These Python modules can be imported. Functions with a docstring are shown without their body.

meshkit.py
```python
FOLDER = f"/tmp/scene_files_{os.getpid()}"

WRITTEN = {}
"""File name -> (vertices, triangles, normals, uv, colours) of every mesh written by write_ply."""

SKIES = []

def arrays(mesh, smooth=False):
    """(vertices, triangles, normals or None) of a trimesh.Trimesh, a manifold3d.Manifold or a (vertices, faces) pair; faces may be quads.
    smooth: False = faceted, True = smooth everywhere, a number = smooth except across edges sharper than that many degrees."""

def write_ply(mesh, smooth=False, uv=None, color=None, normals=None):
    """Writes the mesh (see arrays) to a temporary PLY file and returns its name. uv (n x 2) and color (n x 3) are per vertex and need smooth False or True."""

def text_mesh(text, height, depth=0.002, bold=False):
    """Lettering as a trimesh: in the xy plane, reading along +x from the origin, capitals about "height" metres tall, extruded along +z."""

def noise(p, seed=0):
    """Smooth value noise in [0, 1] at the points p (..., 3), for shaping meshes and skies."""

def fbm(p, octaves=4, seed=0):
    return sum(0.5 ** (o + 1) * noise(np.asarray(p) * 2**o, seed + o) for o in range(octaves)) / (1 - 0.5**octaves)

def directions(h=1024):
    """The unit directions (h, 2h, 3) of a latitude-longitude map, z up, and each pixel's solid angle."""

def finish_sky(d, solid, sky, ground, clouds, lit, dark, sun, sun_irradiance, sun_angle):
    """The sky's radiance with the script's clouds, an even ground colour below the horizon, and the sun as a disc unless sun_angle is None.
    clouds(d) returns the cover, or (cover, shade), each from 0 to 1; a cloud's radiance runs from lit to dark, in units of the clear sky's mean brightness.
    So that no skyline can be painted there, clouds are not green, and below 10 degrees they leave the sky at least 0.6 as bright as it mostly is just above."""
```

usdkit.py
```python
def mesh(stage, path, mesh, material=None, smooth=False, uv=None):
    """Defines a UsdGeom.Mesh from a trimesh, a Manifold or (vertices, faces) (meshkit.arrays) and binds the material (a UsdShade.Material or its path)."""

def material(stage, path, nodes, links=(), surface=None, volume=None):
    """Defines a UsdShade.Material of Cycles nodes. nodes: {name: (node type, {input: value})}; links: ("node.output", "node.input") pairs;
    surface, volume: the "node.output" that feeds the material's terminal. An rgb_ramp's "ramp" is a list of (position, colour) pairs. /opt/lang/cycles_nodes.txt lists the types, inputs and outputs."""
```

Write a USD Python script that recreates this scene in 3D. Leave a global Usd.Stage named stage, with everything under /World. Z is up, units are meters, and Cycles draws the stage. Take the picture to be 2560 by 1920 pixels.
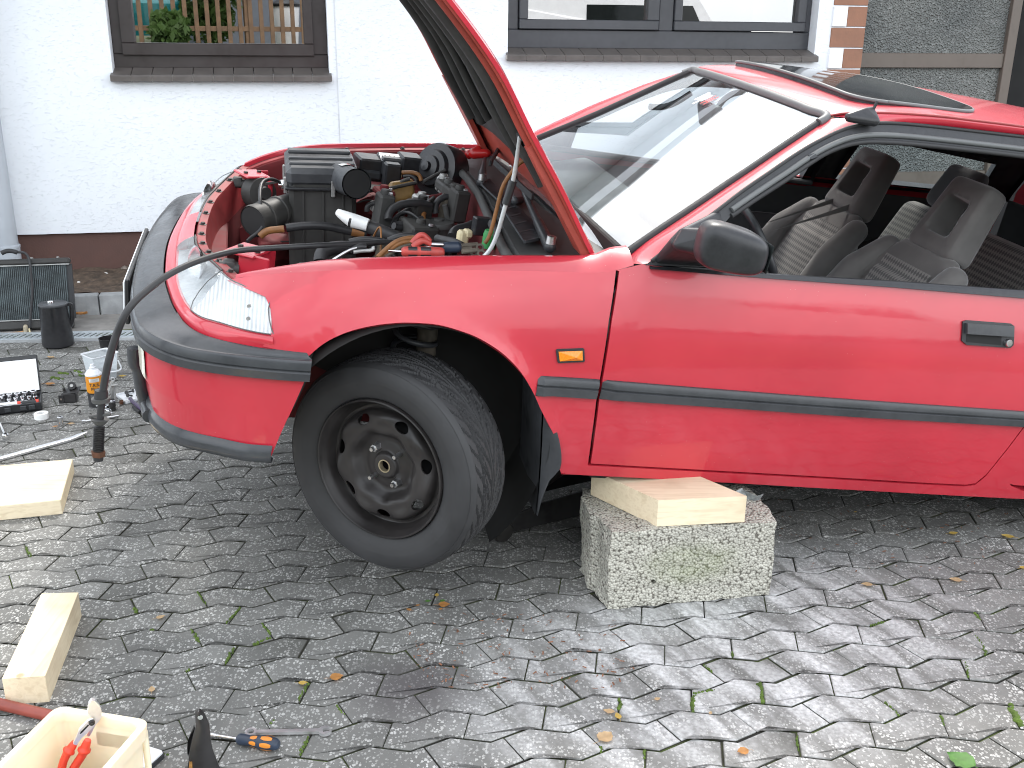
import math, random
import numpy as np, trimesh, shapely, manifold3d
from shapely.geometry import Polygon, Point
from scipy.interpolate import PchipInterpolator
from scipy.spatial import Delaunay
from pxr import Usd, UsdGeom, UsdLux, UsdShade, Sdf, Gf
import usdkit, meshkit

stage = Usd.Stage.CreateInMemory()
UsdGeom.SetStageUpAxis(stage, UsdGeom.Tokens.z)
UsdGeom.SetStageMetersPerUnit(stage, 1.0)
UsdGeom.Xform.Define(stage, '/World')
UsdGeom.Scope.Define(stage, '/World/Looks')

# ---------------------------------------------------------------- camera, sky, sun
EYE = 1.45
PITCH, ROLL, FPX = 0.3353894, 0.01216424, 2590.0
cp, sp, cr, sr = math.cos(PITCH), math.sin(PITCH), math.cos(ROLL), math.sin(ROLL)
right0, down0, fwd = np.array([1., 0, 0]), np.array([0, -sp, -cp]), np.array([0, cp, -sp])
c_right, c_down = cr * right0 - sr * down0, sr * right0 + cr * down0
cam = UsdGeom.Camera.Define(stage, '/World/camera')
M = Gf.Matrix4d(*c_right, 0, *(-c_down), 0, *(-fwd), 0, 0, 0, EYE, 1)
cam.AddTransformOp().Set(M)
cam.CreateHorizontalApertureAttr(36.0)
cam.CreateVerticalApertureAttr(27.0)
cam.CreateFocalLengthAttr(36.0 * FPX / 2560)
cam.CreateClippingRangeAttr(Gf.Vec2f(0.05, 500))
EXPOSURE = 1.12
cam.CreateExposureAttr(EXPOSURE)

SUN = np.array([0.10, 0.62, 0.78]); SUN /= np.linalg.norm(SUN)
SUN_EL, SUN_ROT = math.asin(SUN[2]), math.atan2(SUN[0], SUN[1])
sky_mat = usdkit.material(stage, '/World/Looks/overcast_sky', {
    "sky": ("sky_texture", {"sky_type": "single_scattering", "sun_disc": False, "sun_elevation": SUN_EL, "sun_rotation": SUN_ROT, "aerosol_density": 4.0}),
    "tc": ("texture_coordinate", {}),
    "n": ("noise_texture", {"scale": 1.7, "detail": 5.0, "roughness": 0.55}),
    "r": ("rgb_ramp", {"ramp": [(0.30, (0.25, 0.25, 0.25)), (0.66, (0.85, 0.85, 0.85))]}),
    "n2": ("noise_texture", {"scale": 2.3, "detail": 4.0}),
    "c": ("rgb_ramp", {"ramp": [(0.35, (8.0, 8.4, 9.0)), (0.65, (15.0, 15.4, 15.6))]}),
    "m": ("mix_color", {"use_clamp": False}),
    "bg": ("background_shader", {"strength": 0.12})},
    [("tc.generated", "n.vector"), ("tc.generated", "n2.vector"), ("n.fac", "r.fac"), ("n2.fac", "c.fac"), ("r.color", "m.fac"),
     ("sky.color", "m.a"), ("c.color", "m.b"), ("m.result", "bg.color")], surface="bg.background")
sky = UsdLux.DomeLight.Define(stage, '/World/sky')
UsdShade.MaterialBindingAPI.Apply(sky.GetPrim()).Bind(sky_mat)
sky.GetPrim().SetCustomDataByKey('kind', 'structure')
sun = UsdLux.DistantLight.Define(stage, '/World/sun')
sun.CreateIntensityAttr(0.40)
sun.CreateAngleAttr(12.0)
sun.CreateNormalizeAttr(True)
sun.CreateColorAttr(Gf.Vec3f(1.0, 0.965, 0.91))
zx = np.cross([0, 0, 1], SUN); zx /= np.linalg.norm(zx); zy = np.cross(SUN, zx)
sun.AddTransformOp().Set(Gf.Matrix4d(*zx, 0, *zy, 0, *SUN, 0, 0, 0, 6, 1))

# ---------------------------------------------------------------- measuring tools (a pixel of the 2212 px wide view -> a point on a known surface)
K = 2560 / 2212
EYEP = np.array([0, 0, EYE])
def ray(px):
    px = np.asarray(px, float) * K
    x, y = (px[..., 0] - 1280) / FPX, (px[..., 1] - 960) / FPX
    x, y = x * cr + y * sr, -x * sr + y * cr
    return np.stack([x, cp - y * sp, -sp - y * cp], -1)
def plane(px, n, p0):
    d = ray(px); n = np.asarray(n, float)
    return EYEP + d * ((np.asarray(p0, float) - EYEP) @ n / (d @ n))[..., None]
def G(px, z=0.0): return plane(px, [0, 0, 1], [0, 0, z])
def Zq(ox, oy, w, W=2212):
    k = w / W / K
    return lambda *a: [(ox / K + x * k, oy / K + y * k) for x, y in zip(a[::2], a[1::2])]
V1, V2, V3, V4 = Zq(0, 0, 860), Zq(400, 340, 1100), Zq(900, 0, 1000), Zq(1560, 130, 1000)
V5, V6, V7, V8 = Zq(0, 560, 700, 1659), Zq(0, 1100, 900, 1821), Zq(680, 760, 800, 1896), Zq(1300, 1100, 1260)
V9, V10, V11, V12 = Zq(1900, 0, 660), Zq(1240, 0, 900), Zq(0, 600, 420), Zq(0, 1680, 420)
V13, V14, V15 = Zq(420, 1720, 440), Zq(580, 360, 600), Zq(0, 760, 500)

# the car stands jacked up: its own frame (x to the rear, y to the far side, z up from the front hub)
def Rm(a, b, c):
    ca, sa, cb, sb, cc, sc = math.cos(a), math.sin(a), math.cos(b), math.sin(b), math.cos(c), math.sin(c)
    return np.array([[ca, -sa, 0], [sa, ca, 0], [0, 0, 1]]) @ np.array([[cb, 0, sb], [0, 1, 0], [-sb, 0, cb]]) @ np.array([[1, 0, 0], [0, cc, -sc], [0, sc, cc]])
CAR_R = Rm(*np.radians([13.3293, 7.994, 4.630])); CAR_T = np.array([-.484, 3.139, -.996 + EYE])
def loc(P): return (np.asarray(P, float) - CAR_T) @ CAR_R
def wor(P): return np.asarray(P, float) @ CAR_R.T + CAR_T
EYEL = loc(EYEP)
def CY(px, y): return loc(plane(px, CAR_R[:, 1], wor([0, y, 0])))
def CX(px, x): return loc(plane(px, CAR_R[:, 0], wor([x, 0, 0])))
def CZ(px, z): return loc(plane(px, CAR_R[:, 2], wor([0, 0, z])))

# ---------------------------------------------------------------- prims
used = {}
def numbered(path):
    k = used.get(path, -1) + 1; used[path] = k
    return path if k == 0 else f'{path}_{k:03d}'
def data(prim, **kw):
    for k, v in kw.items():
        if v: prim.SetCustomDataByKey(k, v)
class Thing:
    def __init__(s, path, base): s.path, s.base, s.prim = path, np.asarray(base, float), stage.GetPrimAtPath(path)
def thing(name, label, cat, base=(0, 0, 0), group=None, kind=None, rot=None):
    path = numbered('/World/' + name)
    x = UsdGeom.Xform.Define(stage, path)
    b = np.asarray(base, float)
    if rot is None: x.AddTranslateOp().Set(Gf.Vec3d(*b))
    else: x.AddTransformOp().Set(Gf.Matrix4d(*rot[:, 0], 0, *rot[:, 1], 0, *rot[:, 2], 0, *b, 1))
    t = Thing(path, b if rot is None else (0, 0, 0))
    data(t.prim, label=label, category=cat, group=group, kind=kind)
    return t
def arr(m):
    if hasattr(m, 'to_mesh'):
        q = m.to_mesh(); return np.array(q.vert_properties[:, :3], float), np.array(q.tri_verts)
    if isinstance(m, (tuple, list)):
        v, f = np.asarray(m[0], float), np.asarray(m[1], int)
        if f.shape[1] == 4: f = np.vstack([f[:, [0, 1, 2]], f[:, [0, 2, 3]]])
        return v, f
    return np.array(m.vertices, float), np.array(m.faces)
def part(parent, name, mesh, mat, smooth=35, label=None, kind=None):
    v, f = arr(mesh)
    path = numbered(parent.path + '/' + name)
    m = usdkit.mesh(stage, path, (v - parent.base, f), mat, smooth=smooth)
    data(m.GetPrim(), label=label, kind=kind)
    return Thing(path, parent.base)
def solo(name, mesh, mat, label=None, cat=None, group=None, kind=None, smooth=35, base=None):
    v, f = arr(mesh)
    path = numbered('/World/' + name)
    b = np.array([0, 0, 0.]) if base is None else np.asarray(base, float)
    m = usdkit.mesh(stage, path, (v - b, f), mat, smooth=smooth)
    if base is not None: m.AddTranslateOp().Set(Gf.Vec3d(*b))
    data(m.GetPrim(), label=label, category=cat, group=group, kind=kind)
    return Thing(path, b)

# ---------------------------------------------------------------- shapes
def join(*ms):
    vs, fs, n = [], [], 0
    for m in ms:
        v, f = arr(m); vs.append(v); fs.append(f + n); n += len(v)
    return np.vstack(vs), np.vstack(fs)
def move(m, t=(0, 0, 0), R=None):
    v, f = arr(m)
    if R is not None: v = v @ np.asarray(R).T
    return v + np.asarray(t, float), f
def rz(a): c, s = math.cos(a), math.sin(a); return np.array([[c, -s, 0], [s, c, 0], [0, 0, 1.]])
def ry(a): c, s = math.cos(a), math.sin(a); return np.array([[c, 0, s], [0, 1., 0], [-s, 0, c]])
def rx(a): c, s = math.cos(a), math.sin(a); return np.array([[1., 0, 0], [0, c, -s], [0, s, c]])
def unit(v): v = np.asarray(v, float); return v / np.linalg.norm(v)
def frame_from(zdir, xhint=(1, 0, 0)):
    z = unit(zdir); x = np.asarray(xhint, float); x = x - (x @ z) * z
    if np.linalg.norm(x) < 1e-6: x = np.array([0, 1., 0]) - z[1] * z
    x = unit(x); return np.stack([x, np.cross(z, x), z], 1)
def box(size, c=(0, 0, 0), R=None, ch=0.0):
    """a box with chamfered edges"""
    sx, sy, sz = np.asarray(size, float) / 2
    if ch <= 0: v, f = arr(trimesh.creation.box((2 * sx, 2 * sy, 2 * sz)))
    else:
        ch = min(ch, .45 * min(2 * sx, 2 * sy, 2 * sz))
        p = []
        for a in (-1, 1):
            for b in (-1, 1):
                for d in (-1, 1):
                    p += [(a * (sx - ch), b * (sy - ch), d * sz), (a * (sx - ch), b * sy, d * (sz - ch)), (a * sx, b * (sy - ch), d * (sz - ch))]
        v, f = arr(manifold3d.Manifold.hull_points(np.array(p)))
    return move((v, f), c, R)
def hull(*pr):
    """rounded hull: (x, y, z, r) balls"""
    q = []
    ball = trimesh.creation.icosphere(subdivisions=2).vertices
    for x, y, z, r in pr: q.append(ball * r + [x, y, z])
    return manifold3d.Manifold.hull_points(np.vstack(q))
def soft(mans, edge=0.02, it=8):
    m = mans[0]
    for k in mans[1:]: m = m + k
    m = m.refine_to_length(edge)
    v, f = arr(m)
    t = trimesh.Trimesh(v, f, process=True)
    trimesh.smoothing.filter_taubin(t, lamb=.5, nu=.53, iterations=it)
    return np.array(t.vertices), np.array(t.faces)
def grid(P, closed_u=False, closed_v=False):
    """P (m, n, 3) -> quads"""
    P = np.asarray(P, float); m, n = P.shape[:2]
    i, j = np.meshgrid(np.arange(m if closed_u else m - 1), np.arange(n if closed_v else n - 1), indexing='ij')
    i, j = i.ravel(), j.ravel(); i2, j2 = (i + 1) % m, (j + 1) % n
    return P.reshape(-1, 3), np.stack([i * n + j, i2 * n + j, i2 * n + j2, i * n + j2], 1)
def flip(m): v, f = arr(m); return v, f[:, ::-1]
def curve(pts, n=24):
    pts = np.asarray(pts, float)
    s = np.r_[0, np.cumsum(np.linalg.norm(np.diff(pts, axis=0), axis=1))]
    t = np.linspace(0, s[-1], n)
    return np.stack([PchipInterpolator(s, pts[:, k])(t) for k in range(pts.shape[1])], 1)
def spline(pts, n=30):
    """Catmull-Rom style smooth curve"""
    from scipy.interpolate import CubicSpline
    pts = np.asarray(pts, float)
    s = np.r_[0, np.cumsum(np.sqrt(np.linalg.norm(np.diff(pts, axis=0), axis=1)))]
    return CubicSpline(s, pts, bc_type='natural')(np.linspace(0, s[-1], n))
def tube(path, r, k=10, cap=True, prof=None):
    path = np.asarray(path, float); n = len(path)
    r = np.broadcast_to(np.asarray(r, float), n)
    t = np.gradient(path, axis=0); t /= np.maximum(np.linalg.norm(t, axis=1, keepdims=True), 1e-9)
    a = np.array([0, 0, 1.]) if abs(t[0, 2]) < .9 else np.array([1., 0, 0])
    x = unit(a - (a @ t[0]) * t[0]); rings = []
    for i in range(n):
        x = unit(x - (x @ t[i]) * t[i]); y = np.cross(t[i], x)
        if prof is None:
            ang = np.arange(k) * 2 * math.pi / k
            rings.append(path[i] + r[i] * (np.cos(ang)[:, None] * x + np.sin(ang)[:, None] * y))
        else:
            q = np.asarray(prof, float) * r[i]
            rings.append(path[i] + q[:, :1] * x + q[:, 1:] * y)
    v, f = grid(np.array(rings), closed_v=True)
    f = np.vstack([f[:, [0, 1, 2]], f[:, [0, 2, 3]]])[:, ::-1]
    if cap:
        kk = len(rings[0]); c0, c1 = len(v), len(v) + 1
        v = np.vstack([v, path[0], path[-1]]); b = (n - 1) * kk
        f = np.vstack([f, [[c0, (j + 1) % kk, j] for j in range(kk)], [[c1, b + j, b + (j + 1) % kk] for j in range(kk)]])
        f[-2 * kk:] = f[-2 * kk:]
    m = trimesh.Trimesh(v, f, process=False); 
    if cap and m.is_watertight: trimesh.repair.fix_normals(m)
    return np.array(m.vertices), np.array(m.faces)
def lathe(prof, n=32, c=(0, 0, 0), R=None, a0=0, a1=2 * math.pi):
    """prof: (radius, height) outline"""
    prof = np.asarray(prof, float)
    full = abs(a1 - a0 - 2 * math.pi) < 1e-6
    a = np.linspace(a0, a1, n + (0 if full else 1), endpoint=not full)
    P = np.stack([np.cos(a)[:, None] * prof[:, 0], np.sin(a)[:, None] * prof[:, 0], np.broadcast_to(prof[:, 1], (len(a), len(prof)))], -1)
    v, f = grid(P, closed_u=full)
    return move((v, np.vstack([f[:, [0, 1, 2]], f[:, [0, 2, 3]]])), c, R)
def prism(poly, h, c=(0, 0, 0), R=None, holes=()):
    """outline in xy extruded along z"""
    p = poly if hasattr(poly, 'exterior') else Polygon(poly, holes)
    if not p.is_valid: p = p.buffer(0)
    return move(trimesh.creation.extrude_polygon(p, h, engine='earcut'), c, R)
def rrect(w, h, r, n=5):
    return Polygon([(-w/2+r, -h/2+r), (w/2-r, -h/2+r), (w/2-r, h/2-r), (-w/2+r, h/2-r)]).buffer(r, quad_segs=n)
def bar(a, b, w, h, up=(0, 0, 1), ch=0.001):
    a, b = np.asarray(a, float), np.asarray(b, float); L = np.linalg.norm(b - a)
    x = unit(b - a); u = np.asarray(up, float); u = unit(u - (u @ x) * x); y = np.cross(u, x)
    return box((L, w, h), (a + b) / 2, np.stack([x, y, u], 1), ch)
def cyl(a, b, r, k=16, r2=None):
    a, b = np.asarray(a, float), np.asarray(b, float)
    return tube(np.array([a, b]), [r, r if r2 is None else r2], k)
def man(m): v, f = arr(m); return manifold3d.Manifold(manifold3d.Mesh(v.astype(np.float32), f.astype(np.uint32)))
def resample(P, h):
    P = np.asarray(P, float); out = []
    for a, b in zip(P, np.roll(P, -1, 0)):
        n = max(1, int(np.ceil(np.linalg.norm(b - a) / h)))
        out += [a + (b - a) * k / n for k in range(n)]
    return np.array(out)
def panel(poly, fn, h=0.025, depth=0.012, off=0.0, up=None, holes=()):
    """a sheet over the outline `poly` of the surface fn(u, v) -> points, with its edges turned in by `depth`"""
    P = Polygon(poly, holes)
    if not P.is_valid: P = P.buffer(0)
    if P.geom_type == 'MultiPolygon': P = max(P.geoms, key=lambda g: g.area)
    loops = [resample(np.array(P.exterior.coords)[:-1], h)] + [resample(np.array(r.coords)[:-1], h) for r in P.interiors]
    x0, y0, x1, y1 = P.bounds
    gx, gy = np.meshgrid(np.arange(x0 + h / 2, x1, h), np.arange(y0 + h / 2, y1, h))
    g = np.c_[gx.ravel(), gy.ravel()]
    inner = P.buffer(-h * .45)
    g = g[shapely.contains_xy(inner, g[:, 0], g[:, 1])] if len(g) else g
    uv = np.vstack(loops + [g])
    tri = Delaunay(uv).simplices
    cen = uv[tri].mean(1)
    tri = tri[shapely.contains_xy(P.buffer(1e-5), cen[:, 0], cen[:, 1])]
    e1, e2 = uv[tri[:, 1]] - uv[tri[:, 0]], uv[tri[:, 2]] - uv[tri[:, 0]]
    ar = e1[:, 0] * e2[:, 1] - e1[:, 1] * e2[:, 0]
    tri = tri[np.abs(ar) > 1e-9]
    X = fn(uv[:, 0], uv[:, 1])
    d = 1e-3
    nu, nv = fn(uv[:, 0] + d, uv[:, 1]) - fn(uv[:, 0] - d, uv[:, 1]), fn(uv[:, 0], uv[:, 1] + d) - fn(uv[:, 0], uv[:, 1] - d)
    N = np.cross(nu, nv); N /= np.maximum(np.linalg.norm(N, axis=1, keepdims=True), 1e-12)
    ref = np.array([0, -1., 0]) if up is None else np.asarray(up, float)
    sgn = np.sign((N @ ref).sum()) or 1
    N *= sgn
    fN = np.cross(X[tri[:, 1]] - X[tri[:, 0]], X[tri[:, 2]] - X[tri[:, 0]])
    bad = (fN * N[tri[:, 0]]).sum(1) < 0
    tri[bad] = tri[bad][:, ::-1]
    X = X + N * off
    V, F = [X], [tri]; nV = len(X); k0 = 0
    if depth > 0:
        for L in loops:
            n = len(L); idx = np.arange(k0, k0 + n); k0 += n
            a = X[idx]; b = a - N[idx] * depth
            i = np.arange(n); j = (i + 1) % n
            q = np.stack([nV + i, nV + j, nV + n + j, nV + n + i], 1)
            V += [a, b]; f = np.vstack([q[:, [0, 1, 2]], q[:, [0, 2, 3]]])
            A = np.vstack([a, b]); ff = f - nV
            cn = np.cross(A[ff[:, 1]] - A[ff[:, 0]], A[ff[:, 2]] - A[ff[:, 0]])
            F.append(f); nV += 2 * n
    return np.vstack(V), np.vstack(F)
def loft(c0, c1, n=8, bulge=0.0, bdir=(0, 0, 1)):
    """ruled sheet between two curves of equal length, bulged along bdir"""
    c0, c1 = np.asarray(c0, float), np.asarray(c1, float); t = np.linspace(0, 1, n)[None, :, None]
    P = c0[:, None] * (1 - t) + c1[:, None] * t + bulge * 4 * t * (1 - t) * np.asarray(bdir, float)
    return grid(P)
def mirror(m): v, f = arr(m); v = v.copy(); v[:, 1] *= -1; return v, f[:, ::-1]
# ---------------------------------------------------------------- materials
def look(name, nodes, links, surface): return usdkit.material(stage, '/World/Looks/' + name, nodes, links, surface=surface)
def plain(name, col, rough=.5, metal=0.0, var=.12, vs=8.0, bump=0.0, bs=60.0, rv=.1, world=False, **kw):
    """a base colour with soft tone and roughness variation and a little relief"""
    c = np.asarray(col, float)
    n = {"tc": ("texture_coordinate", {}), "n": ("noise_texture", {"scale": vs, "detail": 5.0, "roughness": .6}),
         "r": ("rgb_ramp", {"ramp": [(.3, tuple(c * (1 - var))), (.7, tuple(np.minimum(c * (1 + var), 1)))]}),
         "q": ("map_range", {"from_min": .3, "from_max": .7, "to_min": max(rough - rv, .02), "to_max": min(rough + rv, 1)}),
         "p": ("principled_bsdf", {"metallic": metal, **kw})}
    l = [("tc.object", "n.vector"), ("n.fac", "r.fac"), ("r.color", "p.base_color"), ("n.fac", "q.value"), ("q.result", "p.roughness")]
    if bump:
        n["bn"] = ("noise_texture", {"scale": bs, "detail": 3.0}); n["b"] = ("bump", {"strength": bump, "distance": .004})
        l += [("tc.object", "bn.vector"), ("bn.fac", "b.height"), ("b.normal", "p.normal")]
    return look(name, n, l, "p.BSDF")

# faded red car paint: clear coat, fine dust specks, slight chalkiness
def paint(name, c, coat=.9, rough=.42):
    return look(name, {
        "tc": ("texture_coordinate", {}), "n": ("noise_texture", {"scale": 3.0, "detail": 4.0}),
        "r": ("rgb_ramp", {"ramp": [(.3, tuple(np.array(c) * .9)), (.7, tuple(np.array(c) * 1.12 + .004))]}),
        "v": ("voronoi_texture", {"scale": 60.0}), "lt": ("math", {"math_type": "less_than", "value2": .045}),
        "vn": ("noise_texture", {"scale": 4.0}), "vg": ("math", {"math_type": "greater_than", "value2": .52}), "mu": ("math", {"math_type": "multiply"}),
        "mu2": ("math", {"math_type": "multiply", "value2": .55}),
        "m": ("mix_color", {"b": (.55, .42, .36)}),
        "o": ("noise_texture", {"scale": 5.0, "detail": 2.0}), "b": ("bump", {"strength": .05, "distance": .01}),
        "cr": ("noise_texture", {"scale": 11.0, "detail": 6.0}), "cq": ("map_range", {"from_min": .35, "from_max": .7, "to_min": .035, "to_max": .11}),
        "p": ("principled_bsdf", {"roughness": rough, "coat_weight": coat, "coat_ior": 1.5})},
        [("tc.object", "n.vector"), ("tc.object", "v.vector"), ("tc.object", "vn.vector"), ("tc.object", "o.vector"), ("tc.object", "cr.vector"), ("n.fac", "r.fac"), ("v.distance", "lt.value1"), ("vn.fac", "vg.value1"),
         ("lt.value", "mu.value1"), ("vg.value", "mu.value2"), ("mu.value", "mu2.value1"), ("mu2.value", "m.fac"), ("r.color", "m.a"), ("m.result", "p.base_color"),
         ("o.fac", "b.height"), ("b.normal", "p.coat_normal"), ("cr.fac", "cq.value"), ("cq.result", "p.coat_roughness")], "p.BSDF")
RED = paint('red_car_paint', (.40, .013, .028))
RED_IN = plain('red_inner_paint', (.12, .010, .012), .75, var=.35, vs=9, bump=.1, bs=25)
RED_DULL = plain('red_primer_paint', (.30, .045, .03), .45, var=.25, vs=7)
BLK = plain('black_trim_plastic', (.013, .0135, .015), .34, var=.2, vs=14, bump=.08, bs=500)
BLK_GREY = plain('weathered_black_plastic', (.034, .036, .039), .34, var=.25, vs=9, bump=.06, bs=420)
BAND = plain('bumper_band_plastic', (.032, .034, .037), .24, var=.18, vs=9, bump=.05, bs=420)
BLK_DUST = plain('dusty_black_plastic', (.030, .029, .027), .6, var=.45, vs=12, bump=.15, bs=60)
GREY_DUST = plain('dusty_grey_plastic', (.055, .055, .053), .62, var=.3, vs=10, bump=.15, bs=80)
RUBBER = plain('black_rubber', (.016, .016, .017), .6, var=.3, vs=20, bump=.06, bs=200)
HOSE = plain('grey_rubber_hose', (.018, .018, .019), .45, var=.3, vs=25, bump=.05, bs=150)
TYRE = plain('tyre_rubber', (.021, .021, .022), .62, var=.35, vs=10, bump=.12, bs=140)
STEELW = plain('black_wheel_steel', (.017, .015, .0145), .42, var=.5, vs=9, bump=.12, bs=40)
STEEL = plain('bare_steel', (.55, .55, .56), .3, 1.0, var=.2, vs=14)
SPAN = plain('satin_spanner_steel', (.86, .86, .87), .36, 1.0, var=.06, vs=12, rv=.05)
COWLM = plain('dusty_scuttle_plastic', (.058, .058, .057), .55, var=.3, vs=10, bump=.1, bs=120)
CHROME = plain('chrome_tool_steel', (.75, .75, .76), .16, 1.0, var=.1, vs=12, rv=.06)
ALU = plain('dull_aluminium', (.36, .36, .35), .5, .8, var=.3, vs=14, bump=.2, bs=60)
RUST = plain('rusty_iron', (.09, .038, .02), .8, .2, var=.5, vs=30, bump=.4, bs=120)
DIRTY = plain('oily_dark_metal', (.03, .028, .026), .5, .4, var=.6, vs=12, bump=.3, bs=50)
DARK = plain('dark_underbody', (.008, .008, .008), .9, var=.4, vs=8)
LINER = plain('wheel_arch_liner', (.011, .0105, .0095), .8, var=.5, vs=10, bump=.25, bs=30)
GREASE = plain('grimy_beige_metal', (.10, .085, .065), .7, var=.5, vs=14, bump=.4, bs=40)
AMBER_RES = plain('aged_amber_plastic', (.28, .17, .06), .4, var=.3, vs=14)
CREAM = plain('cream_plastic', (.62, .54, .34), .45, var=.15)
WHITE_TAPE = plain('white_wrap', (.74, .75, .74), .5, var=.1)
ORANGE_LOOM = plain('brown_orange_cable', (.20, .085, .025), .55, var=.4, vs=18)
RED_GRIP = plain('red_grip_plastic', (.62, .05, .025), .35, var=.1)
RED_GRIP_DULL = plain('worn_red_grip', (.36, .045, .035), .5, var=.3, vs=30)
NAVY = plain('navy_grip', (.02, .03, .05), .45, var=.25)
ORANGE = plain('orange_grip', (.60, .21, .025), .45, var=.12)
GREEN = plain('green_plastic', (.03, .22, .06), .5)
GLASS_DARK = plain('black_roof_glass', (.012, .013, .014), .06, var=.1, rv=.03)
SEAT = plain('dark_grey_velour', (.112, .106, .100), .9, var=.18, vs=14, bump=.2, bs=400, sheen_weight=.5, sheen_roughness=.4)
SEAT_SIDE = plain('darker_grey_velour', (.060, .060, .063), .9, var=.2, vs=14, bump=.2, bs=400, sheen_weight=.4)
CABIN = plain('dark_cabin_plastic', (.030, .033, .034), .6, var=.2, vs=12, bump=.1, bs=300)
TRAY_CREAM = plain('cream_crate_plastic', (.78, .68, .50), .38, var=.06, vs=6, subsurface_weight=.15, subsurface_scale=.01)
TAPE = plain('white_tape', (.78, .78, .76), .45, var=.06)
CAN_ORANGE = plain('orange_can_paint', (.62, .24, .02), .3, var=.05)
CAN_BLACK = plain('black_can_paint', (.02, .02, .021), .3, var=.05)
JUG = plain('black_jug_plastic', (.011, .011, .012), .3, var=.2)
JUG_LID = plain('grey_jug_lid', (.05, .052, .055), .35, var=.2)
PIPE_RED = plain('red_brown_painted_tube', (.22, .045, .03), .42, var=.3, vs=14)
BRKT = plain('black_bracket_paint', (.018, .017, .017), .38, var=.45, vs=10, bump=.1, bs=60)
WHITE_PL = plain('white_plastic', (.74, .76, .78), .35, var=.06)
BLUE = plain('blue_box_plastic', (.05, .07, .22), .4, var=.1)
BROWN_FR = plain('dark_brown_window_frame', (.026, .021, .020), .36, var=.15, vs=5)
GREY_FR = plain('dark_grey_window_frame', (.040, .042, .047), .3, var=.2, vs=3)
DOOR_BR = plain('brown_door_metal', (.105, .085, .07), .4, var=.08)
TILE_BR = plain('glazed_sill_tile', (.055, .035, .03), .4, var=.35, vs=12)
TILE_TOP = plain('grey_brown_sill_tile', (.080, .070, .064), .42, var=.25, vs=12)
PLINTH = plain('brown_plinth_paint', (.085, .042, .033), .75, var=.15, vs=6, bump=.25, bs=120)
BRICK = plain('red_brown_clinker', (.24, .115, .07), .7, var=.16, vs=9, bump=.25, bs=90)
ZINC = plain('zinc_grey_paint', (.38, .41, .44), .42, var=.08, vs=4)
CONC = plain('kerb_concrete', (.30, .31, .31), .8, var=.22, vs=12, bump=.3, bs=60)
DRAINM = plain('galvanised_grate', (.42, .46, .48), .5, .3, var=.2, vs=14)
PEB_W = plain('white_pebble', (.65, .64, .60), .7, var=.2, vs=30, bump=.3, bs=40)
PEB_B = plain('brown_pebble', (.17, .14, .12), .8, var=.4, vs=30, bump=.3, bs=40)
SOIL = plain('crumbly_soil', (.085, .06, .042), .95, var=.55, vs=26, bump=.8, bs=60)
MOSS = plain('joint_moss', (.075, .12, .018), .95, var=.5, vs=50, bump=.6, bs=200)
SEAL = plain('grey_rubber_seal', (.10, .105, .105), .45, var=.1)
PRED = plain('dark_red_lens', (.35, .01, .01), .2)
LENS_IN = plain('lens_reflector', (.42, .44, .46), .25, .7, var=.08)
PRINT_W = plain('white_print', (.7, .7, .7), .5, var=.02)
PRINT_R = plain('red_print', (.6, .04, .04), .5, var=.02)
PRINT_B = plain('black_print', (.02, .02, .02), .5, var=.02)
SOFFIT = plain('white_soffit_boards', (.72, .74, .76), .6, var=.05)
ROOFT = plain('grey_roof_sheet', (.34, .34, .34), .7, var=.3)
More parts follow.
